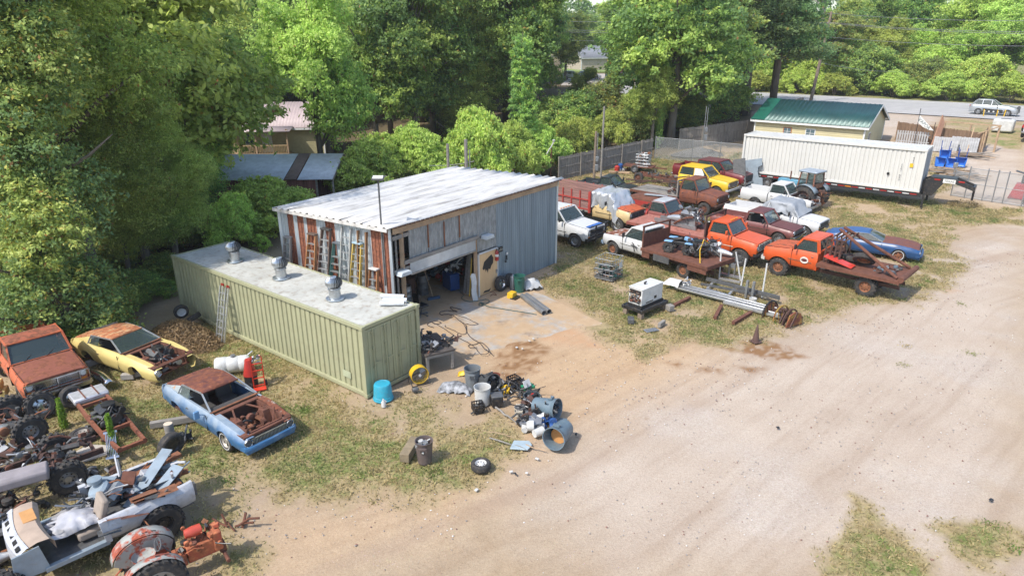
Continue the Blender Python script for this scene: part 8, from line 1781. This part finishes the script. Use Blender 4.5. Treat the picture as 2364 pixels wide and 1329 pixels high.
for i, (px, py, n_, lb) in enumerate(((2215, 408, 26, 'heap of split boards behind the gate post'), (2240, 362, 16, 'boards lying at the foot of the right picket panel'), (2190, 398, 12, 'small stack of timber below the blue wheelbarrows'))):
    x, y = gp(px, py); q = thing('lumber_pile', lb, 'lumber', (x, y, terr(x, y)), R(-30)); random.seed(700+i)
    for k in range(n_):
        a = rnd(-.5, .5); l = rnd(1.2, 2.6); c0 = V((rnd(-.8, .8), rnd(-.7, .7), .05+.035*(k % 9))); d = V((cos(a), sin(a), 0))*l/2; MB().bar(c0-d, c0+d, .12, .045).obj('board', [WOOD, WOODT, WOODG][k % 3], q)
x, y = gp(2190, 425); q = thing('meter_box', 'small grey blue box on a post behind the trailer neck', 'meter', (x+1.0, y+1.2, terr(x, y))); MB().box((0, 0, 1.2), (.3, .2, .4)).obj('box', STEEL, q, bevel=.04); MB().tube([(0, 0, 0), (0, 0, 1.1)], .04, 6).obj('post', STEEL, q)
x, y = gp(2350, 462); q = thing('log_splitter', 'red and black machine behind the gate at the right edge', 'machine', (x+.6, y+.5, terr(x, y)), R(-40)); MB().prism([(-.8, 0), (1.2, 0), (1.2, 1.2), (-.5, 1.0)], -.5, .5).obj('red_body', paint('machine_red', (.42, .02, .03)), q, bevel=.03); MB().box((.3, .1, 1.35), (1.1, .8, .5)).bar((-.7, 0, 1.85), (.6, 0, 1.55), .5, .04).obj('hood', BLKP, q, bevel=.02)
x, y = gp(2225, 474); q = thing('brush_ring', 'ring of dry brown brush lying in front of the gate', 'brush', (x, y, terr(x, y)+.02)); n = 900; a_ = rng.uniform(0, 2*pi, n); r_ = rng.normal(.75, .16, n); me = leafmesh('twigs', np.stack([r_*np.cos(a_)*1.1, r_*np.sin(a_)*.8, rng.uniform(0, .22, n)], -1), rng.normal(0, 1, (n, 3)), rng.uniform(.02, .05, n), LEAF, np.array([.26, .19, .10])*rng.uniform(.5, 1.5, (n, 1)), 3.5, .5); o = bpy.data.objects.new('twigs', me); S.collection.objects.link(o); o.parent = q
# road, verge line, SUV, markers
def strip(name, s0, s1, q0, q1, z, m, nq=60):
    mb = MB(); rows = []
    for i in range(nq+1):
        q_ = q0+(q1-q0)*i/nq; rows.append([(E2.x*s-E1.x*q_, E2.y*s-E1.y*q_, terr(E2.x*s-E1.x*q_, E2.y*s-E1.y*q_)+z) for s in np.linspace(s0, s1, 14)])
    mb.grid(rows); o = mb.obj(name, m); o['kind'] = 'structure'; return o
asph = mat('worn_asphalt', (.40, .385, .37), .9, var=.12, sc=.6); strip('road', 88.5, 107.5, -60, 160, .03, asph)
lw_ = mat('road_paint', (.72, .72, .70), .7, dirt=.3)
for s_, nme in ((91.2, 'road_edge_line'), (97.6, 'road_centre_line'), (104.8, 'road_far_line')):
    if nme == 'road_centre_line':
        for q_ in np.arange(-46, 130, 12.): strip('road_lane_line', s_, s_+.14, q_, q_+3, .036, lw_, 4)
    else: strip(nme, s_, s_+.16, -60, 160, .036, lw_)
# road side lot: pale paved area between the road and the yard
def suv(name, label, loc, yaw, body, L=4.6, h=1.64, cat='car', low=None, group=None, z=0):
    t = thing(name, label, cat, (loc[0], loc[1], terr(*loc[:2])+z), yaw, group); s = L/4.6
    B = Body(t, -3.6*s, .95*s, .28, [(0, .37, .34), (-2.7*s, .37, .34)], [(-3.6*s, .98), (-3.4*s, 1.08), (-.9*s, 1.02), (0, .98), (.8*s, .80), (.95*s, .66)], [(-3.6*s, .80), (-3.3*s, .90), (0, .91), (.7*s, .85), (.95*s, .68)], dx=.2)
    for sg in (-1, 1):
        B.side('body_side', body, sg, lip=.1); MB().box((-1.35*s, sg*.90, .36), (1.9*s, .03, .18)).obj('sill_trim', low or GREYM, t)
        for x_ in (0, -2.7*s): wheel(t, x_, sg*.80, .35, .22, STEEL, .66, 0, sg, 'spoke')
    B.panel('hood', body, -.85*s, .93*s, .03); MB().box((.90*s, 0, .5), (.08, 1.3, .36)).obj('grille', BLKP, t); MB().box((-3.58*s, 0, .62), (.06, 1.55, .6)).obj('tailgate', body, t)
    cabin(t, body, body, .80, .60, 1.03, h-.05, -.75*s, -1.55*s, -3.0*s, -3.45*s, (-1.6*s, -2.45*s), pw=.06, interior=False)
    for sg in (-1, 1): MB().box((.80*s, sg*.66, .72), (.18, .25, .1)).obj('headlight', LAMP, t); MB().box((-3.56*s, sg*.72, .95), (.06, .25, .12)).obj('tail_light', TAIL, t)
    mirror(t, -1.0*s, .86, 1.0); mirror(t, -1.0*s, -.86, 1.0); return t
sv = suv('suv', 'silver crossover car driving on the road at the upper right', (54.2, 75.8), R(-41), paint('silver_car', (.42, .44, .46), metal=.4, rough=.3, var=.05), z=.02, low=GREYM)
MB().prism([(-2.3, .30), (-.45, .30), (-.45, .62), (-2.3, .72)], -.925, -.915).obj('checker_panel', BLKP, sv)
for k in range(4): MB().box((-2.1+k*.42, -.93, .42), (.16, .012, .14)).obj('checker_mark', WHITE, sv)
for i, (px, py) in enumerate(((2270, 269), (2300, 270), (2317, 270), (2345, 271))):
    x, y = gp(px, py); q = thing('road_marker', ['yellow marker post nearest the rear of the silver car', 'yellow marker post below the doors of the silver car', 'yellow marker post by the front wheel of the silver car', 'round topped dark marker post right of the silver car'][i], 'marker', (x, y, terr(x, y)), 0, 'marker posts on the road verge'); MB().tube([(0, 0, 0), (.06*(i-1), 0, .75)], .05, 6).obj('post', YEL if i < 3 else GREYM, q)
    if i == 3: MB().lathe([(0, 0), (.2, 0), (.2, .04), (0, .04)], 14, (.1, 0, .95), 'y').obj('disc', GREYM, q)
x, y = gp(2313, 304); q = thing('water_tank', 'white rectangular plastic tank on the verge near the white pickup', 'tank', (x, y, terr(x, y)), R(-42)); MB().box((0, 0, .6), (1.7, 1.2, 1.15)).obj('tank_body', WHITEP, q, bevel=.15); MB().box((.1, 0, 1.19), (.8, .4, .04)).obj('lid', GREYM, q)
t, B, bx = truck('pickup_truck', 'white pickup with yellow plate cut by the right edge near the road', gp(2350, 328), R(48), (-4.8, .98), dict(SD, body=PWHT, bed='box', wb=3.8, ro=1.1), 'pickup truck'); MB().box((bx[1]-.2, -.2, .62), (.03, .4, .16)).obj('number_plate', YEL, t)
# utility pole and wires
x, y = gp(1871, 236); pb = V((x, y, terr(x, y))); d = ray(1920, 27); k = (y+.1)/d[1]; ptop = V((d[0]*k, y+.1, CH+d[2]*k))
q = thing('utility_pole', 'tall leaning wooden utility pole with grey transformer beside the road', 'utility pole', pb); MB().tube([(0, 0, 0), tuple(ptop-pb)], [.22, .14], 10).obj('pole', WOOD, q)
v_ = ptop-pb; c_t = v_*.60+V((.45, 0, 0)); MB().lathe([(0, -.4), (.24, -.4), (.26, .3), (.2, .4), (0, .42)], 14, c_t).obj('transformer', STEEL, q); MB().box(v_*.88+V((0, 0, 0)), (.5, .12, .12)).obj('insulator', STEEL, q)
WIRE = mat('wire', (.30, .30, .31), .5, .5)
def wire(a, b, sag, lb, r=.022):
    a, b = V(a), V(b); P = [a.lerp(b, i/24)-V((0, 0, sag*4*(i/24)*(1-i/24))) for i in range(25)]; o = MB().tube(P, r, 5).obj('power_line', WIRE); tag(o, lb, 'power line')
rt = lambda px, py, dep: (lambda d: (d[0]*dep/d[1], dep, CH+d[2]*dep/d[1]))(ray(px, py))
PT = lambda f: pb+v_*f
for f_, py, lb in ((.98, 44, 'topmost power line running right from the utility pole'), (.885, 71, 'upper one of the close pair of power lines running right'), (.875, 76, 'lower one of the close pair of power lines running right'), (.73, 104, 'lowest power line running right from the utility pole')): wire(PT(f_), rt(2520, py+3, 70), .35, lb)
for f_, py, lb in ((.98, 48, 'topmost power line running left from the utility pole over the wood gap'), (.885, 68, 'upper of the two close power lines running left'), (.87, 73, 'lower of the two close power lines running left'), (.73, 90, 'lowest power line running left over the parking gap')): wire(PT(f_), rt(1240, py, 112), .5, lb, .03)
wire(PT(.45), rt(2100, 165, 100), .4, 'thin service wire drooping right from the middle of the pole'); 
def mpost(px, py, h, lb, m=STEEL, box=None, r=.08, z=None):
    x, y = gp(px, py); q = thing('service_post', lb, 'post', (x, y, terr(x, y))); MB().tube([(0, 0, 0), (.02, 0, h)], [r, r*.85], 8).obj('post', m, q)
    if box: MB().box((.16, -.12, box), (.26, .16, .5)).obj('meter_box', STEEL, q, bevel=.02); MB().box((.16, -.12, box+.7), (.24, .16, .4)).obj('breaker_box', STEEL, q, bevel=.02); MB().tube([(.16, -.1, box+.9), (.16, -.1, h-.1)], .03, 6).obj('conduit', STEEL, q)
    return q
mpost(1371, 417, 4.0, 'brown post with grey meter boxes in front of the weathered fence', WOOD, 1.1, .11); mpost(1387, 410, 5.8, 'tall pale pole right beside the meter post', WOODG, None, .09)
mpost(1619, 366, 4.6, 'thin grey service mast with meter box behind the chain link fence', STEEL, 1.9, .04); mpost(1271, 414, 2.6, 'rusty red pipe post rising behind the shed roof end', RUST, None, .05)
x, y = gp(1271, 414); q = thing('yard_lamp', 'bent white lamp arm on top of the rusty red post', 'lamp', (x, y, terr(x, y)+2.6)); MB().tube([(-.35, 0, -.5), (-.15, 0, -.1), (0, 0, .1), (.2, 0, .5)], .05, 6).lathe([(0, 0), (.09, 0), (.12, .16), (0, .2)], 10, (.2, 0, .5)).obj('lamp_arm', WHITEP, q)
for px, tp, lb, m, r in ((1033, 332, 'grey post rising behind the back corner of the shed roof, left of the taller one', WOODG, .1), (1075, 322, 'taller grey post behind the shed roof with pipe beside it', WOODG, .12), (1084, 345, 'thin steel pipe beside the taller grey post', STEEL, .04)):
    d = ray(px, tp); k = 43/d[1]; p = (d[0]*k, 43., CH+d[2]*k); o = MB().tube([(p[0], p[1], 0), p], [r, r*.9], 8).obj('fence_post', m); tag(o, lb, 'post')
wire(rt(990, 382, 43), rt(1095, 372, 43), .1, 'thin wire strung between the two grey posts behind the shed', .015)
# trailer with caged tote by the fence
x, y = gp(1475, 396); q = thing('small_trailer', 'small low rusty trailer with round fenders near the fence corner', 'trailer', (x, y, terr(x, y)), R(-25)); MB().box((0, 0, .5), (2.6, 1.3, .1)).bar((1.3, 0, .45), (2.4, 0, .4), .1).obj('deck', RUST, q)
for s in (-1, 1): wheel(q, -.2, s*.75, .33, .2, STEEL, side=s)
z0 = terr(x, y)+.55; q = thing('wire_cage_tote', 'wire cage tote heaped with scrap on the small rusty trailer', 'cage', (x+.3, y-.1, z0), R(-25)); cage(q, 1.1, 1.0, 1.0, GALV2); junk(q, 'scrap', [WHITEP, GREYM, RUST, RUSTL, STEEL], (0, 0, .05), (.9, .8, .95), 80, 801, size=.3)
for i, (px, py, lb, m) in enumerate(((1432, 393, 'blue plastic barrel beside the small trailer', paint('royal_blue', (.02, .1, .42))), (1424, 398, 'red gas canister left of the blue barrel', RED))):
    x, y = gp(px, py); q = thing('canister', lb, 'canister', (x, y, terr(x, y))); MB().lathe([(0, 0), (.2, 0), (.22, .1), (.22, .5), (.1, .6), (0, .62)], 14).obj('canister_body', m, q)
scrap('scrap_heap', 1445, 394, (1.2, .8, .45), 44, [WHITEP, WOODG, RUST, GREYM], 'pale scrap heap between the blue barrel and the small trailer', 'scrap', sd=802, size=.3, z=.1)
x, y = gp(1430, 400); o = MB().box((0, 0, .1), (1.8, .25, .14)).obj('plank_stack', WOODT); o.location = (x, y, terr(x, y)); o.rotation_euler = (0, 0, R(-20)); tag(o, 'pale planks on the grass in front of the red canister', 'planks')
x, y = gp(1612, 358); P = [[(r*cos(a)*2.6, r*sin(a)*1.4, .75*(1-r)**.8+rnd(0, .06)-.05) for a in [2*pi*k/18 for k in range(19)]] for r in (0, .2, .4, .6, .8, 1)]; mb = MB(); mb.grid(P); o = mb.obj('gravel_heap', mat('grey_gravel', (.15, .14, .13), .95, var=.5, sc=8, bump=.8)); o.location = (x, y, terr(x, y)); tag(o, 'low dark grey gravel heap behind the chain link fence', 'heap')
# truck bed stood on end
x, y = gp(1728, 440); q = thing('truck_bed', 'grey pickup bed stood up on end beside the maroon crew cab', 'truck bed', (x, y, terr(x, y)), R(-60)); q.rotation_euler = (R(-12), R(-14), R(-40))
BG = paint('blue_grey_bed', (.22, .27, .31), rough=.5, dirt=.3); MB().prism([(-.85, 0), (.85, 0), (.85, .9), (.55, 1.0), (.5, 1.4), (.55, 1.75), (.85, 1.85), (.85, 2.4), (-.85, 2.4)], .62, .70).obj('bed_side', BG, q, bevel=.02)
MB().box((-.8, 0, 1.2), (.05, 1.3, 2.3)).obj('bed_floor', RUSTL, q); MB().prism([(-.85, 0), (.1, 0), (.1, 2.4), (-.85, 2.4)], -.72, -.64).obj('bed_side', GREYM, q); MB().box((.0, 0, .05), (1.6, 1.3, .06)).obj('tailgate', BG, q); junk(q, 'wheel_well', [BLKP, GREYM], (-.4, .2, .9), (.5, .5, .8), 16, 811)
# blue cab tractor
x, y = gp(1882, 473); a = V((x, y)); yt = R(128); c_, s_ = cos(yt), sin(yt); lx, ly = 0, -.85; o_ = (a.x-(lx*c_-ly*s_), a.y-(lx*s_+ly*c_))
TBL = paint('tractor_blue', (.10, .30, .42), rust=.2, rough=.5, dirt=.2); TCB = paint('tractor_cab_blue', (.20, .25, .29), rust=.18, rough=.5)
q = thing('cab_tractor', 'light blue cab tractor with rusty rear and big ribbed tyres, seen from behind', 'tractor', (*o_, terr(*o_)), yt)
for s in (-1, 1): wheel(q, 0, s*.85, .80, .42, RUSTD, .58, 22, s); wheel(q, 2.3, s*.8, .45, .28, STEEL, .55, 12, s)
for s in (-1, 1):
    f = MB(); P = [[(.9*cos(R(10+i*16)), s*.5, .85+.88*sin(R(10+i*16))), (.9*cos(R(10+i*16)), s*1.05, .85+.86*sin(R(10+i*16)))] for i in range(10)]; f.grid(P); f.obj('fender', TCB, q).modifiers.new('t', 'SOLIDIFY').thickness = .02
MB().box((1.7, 0, 1.35), (1.5, .55, .55)).box((1.5, 0, 1.66), (1.9, .5, .12)).obj('hood', TBL, q, bevel=.04); MB().box((1.5, 0, .85), (2.0, .45, .5)).obj('engine', ENG, q); junk(q, 'engine_parts', [ENG, STEEL, RUST], (1.6, 0, .9), (1.6, .8, .5), 40, 821)
MB().tube([(1.6, .1, 1.7), (1.6, .1, 2.3)], .05, 8).obj('exhaust_pipe', RUST, q); MB().box((0, 0, .8), (.7, 1.3, .35)).obj('axle_housing', RUSTD, q); junk(q, 'hitch', [RUST, RUSTL, RUSTD], (-.6, 0, .3), (.6, .8, 1.0), 50, 822, size=.3)
f = MB()
for s in (-1, 1):
    f.bar((.75, s*.62, 1.3), (.6, s*.55, 2.45), .07, .07).bar((-.45, s*.66, 1.55), (-.4, s*.58, 2.45), .08, .08).bar((.1, s*.66, 1.5), (.1, s*.58, 2.45), .05, .05).bar((.7, s*.62, 1.4), (-.45, s*.66, 1.6), .06, .06)
for x_ in (.6, -.4): f.bar((x_, -.58, 2.42), (x_, .58, 2.42), .06, .06)
f.bar((-.45, -.66, 1.58), (-.45, .66, 1.58), .06, .3); f.parts('cab_post', paint('rusty_cab_post', (.25, .13, .09), rust=.5), q)
MB().box((.1, 0, 2.52), (1.35, 1.35, .14)).obj('cab_roof', paint('pale_cab_roof', (.30, .35, .40), rough=.4), q, bevel=.06)
for s in (-1, 1): MB().grid([[(.68, s*.6, 1.45), (-.42, s*.64, 1.65)], [(.58, s*.56, 2.38), (-.38, s*.58, 2.38)]]).obj('side_window', GLASS, q)
MB().grid([[(-.46, -.6, 1.78), (-.46, .6, 1.78)], [(-.41, -.55, 2.38), (-.41, .55, 2.38)]]).obj('rear_window', GLASS, q); MB().box((.1, 0, 1.45), (.5, .5, .15)).box((-.12, 0, 1.75), (.12, .5, .5)).obj('seat', INT, q, bevel=.03)
# left background: small tin roofed shed and pink roofed house
TIN = mat('pale_tin_roof', (.60, .65, .68), .5, .0, var=.2, sc=2, dirt=.25); PINK = mat('pink_metal_roof', (.50, .40, .40), .5, .0, var=.12, sc=1.2); RB_ = mat('red_brown_boards', (.26, .11, .09), .9, var=.5, sc=2.5, stretch=(4, 4, .3))
q = thing('tin_roof_shed', 'small shed with pale corrugated roof, one rusty sheet and dark red board wall', 'shed', (-20.6, 44.6, 0), R(3)); Lq = 8.6
MB().prism([(0, 0), (Lq-1.2, 0), (Lq-1.2, 2.2), (0, 2.2)], .3, .34).obj('board_wall', RB_, q); f = MB()
for x_ in (.1, Lq-1.2, Lq-.1): f.box((x_, .3, 1.1), (.12, .12, 2.2))
f.parts('post', WOODG, q)
def rsec(x0, x1, m, up=0):
    r = MB(); n_ = max(2, int((x1-x0)/.09)); rows = []
    for k in range(n_*2+1): rows.append([(x0+(x1-x0)*k/(n_*2), -.05, 2.28+.022*(k % 2)+up), (x0+(x1-x0)*k/(n_*2), 4.6, 3.25+.022*(k % 2)+up)])
    r.grid(rows); o = r.obj('roof_sheet', m, q, sharp=15); o.modifiers.new('t', 'SOLIDIFY').thickness = .01
rsec(0, 5.3, TIN); rsec(5.35, 6.15, paint('brown_tin', (.19, .13, .10), rough=.7, var=.3), .02); rsec(6.2, Lq, TIN); MB().prism([(0, 0), (Lq, 0), (Lq, 3.1), (0, 3.1)], 4.5, 4.54).obj('back_wall', RB_, q)
MB().bar((Lq-.02, 0, 2.25), (Lq-.02, 4.5, 3.22), .04, .14).obj('barge_board', WOODG, q)
hs = gable_house('pink_roof_house', 'small house with pink metal roof and railed porch, half hidden by trees', (-27.4, 66.2), R(6), 9.0, 8.0, .1, 3.1, 4.9, mat('olive_siding', (.40, .36, .20), .8, var=.15), PINK, .5, 34)
f = MB(); f.box((4.9, .45, 1.45), (.9, .02, 2.1)); 
pr_ = thing('porch', 'wooden porch with pale railing in front of the pink roofed house', 'porch', hs.location, R(6))
MB().box((2.9, -1.0, .45), (6.0, 2.0, .1)).obj('deck', WOODT, pr_); f = MB()
for x_ in (.1, 3.0, 5.9): f.box((x_, -1.9, 1.45), (.14, .14, 2.9))
f.parts('post', WOODT, pr_); f = MB(); f.box((2.9, -1.92, 1.4), (5.9, .06, .08)).box((2.9, -1.92, .62), (5.9, .06, .06))
for k in range(40): f.box((.1+k*.148, -1.92, 1.0), (.045, .04, .8))
f.obj('railing', paint('porch_rail', (.50, .36, .19), rough=.8), pr_); r = MB().add([(-.4, -2.3, 2.75), (6.3, -2.3, 2.75), (6.3, -.4, 3.0), (-.4, -.4, 3.0)], [(0, 1, 2, 3)]).obj('porch_roof', PINK, pr_); r.modifiers.new('t', 'SOLIDIFY').thickness = .05
MB().box((3.6, -.03, 1.5), (.95, .05, 2.0)).obj('door', WHITE, hs); window(hs, 2.0, -.02, 1.8, .8, 1.0)
x, y = gp(749, 362); q = thing('air_conditioner', 'dark grey box unit at the right end of the pink roofed house', 'air conditioner', (x, y+1, 0)); MB().box((0, 0, .9), (1.3, 1.0, 1.8)).obj('case', GREYM, q, bevel=.04); MB().box((0, 0, 1.82), (1.4, 1.1, .05)).obj('lid', STEEL, q)
# far parking lot seen through the gap
for i, (px, py, c, yw, lb) in enumerate(((1376, 184, (.75, .75, .75), .6, 'white car in the distant parking lot left of the vine column'), (1440, 183, (.10, .22, .42), .3, 'blue car in the distant parking lot, nearest the pole'), (1444, 172, (.20, .05, .07), .3, 'dark red car behind the blue one in the distant lot'), (1432, 158, (.03, .05, .07), .9, 'black car in the far row of the distant lot'), (1450, 158, (.04, .07, .10), .9, 'navy car in the far row of the distant lot'), (1378, 158, (.04, .04, .045), .5, 'black car before the grey roofed building'), (1340, 184, (.7, .72, .72), .4, 'white car at the left end of the distant lot'), (1462, 160, (.50, .20, .15), .9, 'orange red car at the right end of the far row'))):
    x, y = gp(px, py); suv('parked_car', lb, (x, y), yw-.6, paint('car_%d' % i, c, rough=.3), group='cars in the distant parking lot')
cb = at_depth(1352, 168); gable_house('grey_roof_building', 'grey roofed building with cream gable far behind the wood', (cb[0]-2, cb[1]), R(20), 14, 9, 3.0, 6.2, 8.6, mat('cream_brick', (.45, .38, .30), .8), mat('grey_shingle', (.22, .23, .25), .8), .4, 4, .4, 'building')
cb = at_depth(1425, 215); gable_house('tan_roof_building', 'low tan roofed building at the top of the parking lot gap', (cb[0]-1, cb[1]), R(4), 12, 9, 3.4, 5.6, 7.6, mat('dark_brick', (.10, .08, .08), .8), mat('tan_shingle', (.50, .38, .32), .8), .4, 4, .4, 'building')
mb = MB(); a = [at_depth(1290, 122), at_depth(1500, 122), at_depth(1500, 158), at_depth(1290, 158)]; mb.prism([(p[0], p[1]) for p in a], 3.0, 3.012, 'z'); o = mb.obj('parking_lot', mat('lot_paving', (.42, .37, .32), .9)); o['kind'] = 'structure'
mb = MB(); a = [at_depth(1290, 162), at_depth(1500, 162), at_depth(1500, 210), at_depth(1290, 210)]; mb.prism([(p[0], p[1]) for p in a], 3.0, 3.3, 'z'); o = mb.obj('lawn', mat('lawn_green', (.20, .27, .07), .9)); o['kind'] = 'structure'
x, y = gp(1437, 168); q = thing('yellow_pole', 'slim pole with yellow sleeve in the distant parking lot', 'pole', (x, y, terr(x, y))); MB().tube([(0, 0, 0), (0, 0, 5)], .12, 8).obj('shaft', STEEL, q); MB().tube([(0, 0, 0), (0, 0, 2.2)], .2, 8).obj('sleeve', YEL, q)
# thin summer haze over the whole place
hm_, nt, b = newmat('haze_air'); nt.nodes.remove(b); pv = nt.nodes.new('ShaderNodeVolumePrincipled'); pv.inputs['Density'].default_value = .0003; pv.inputs['Color'].default_value = (.86, .92, 1, 1); pv.inputs['Anisotropy'].default_value = .2
nt.links.new(pv.outputs[0], nt.nodes['Material Output'].inputs['Volume'])
hz_o = MB().box((0, 590, 16), (2000, 1400, 42)).obj('haze', hm_); hz_o['kind'] = 'stuff'
S.cycles.volume_bounces = 1; S.cycles.volume_step_rate = 4
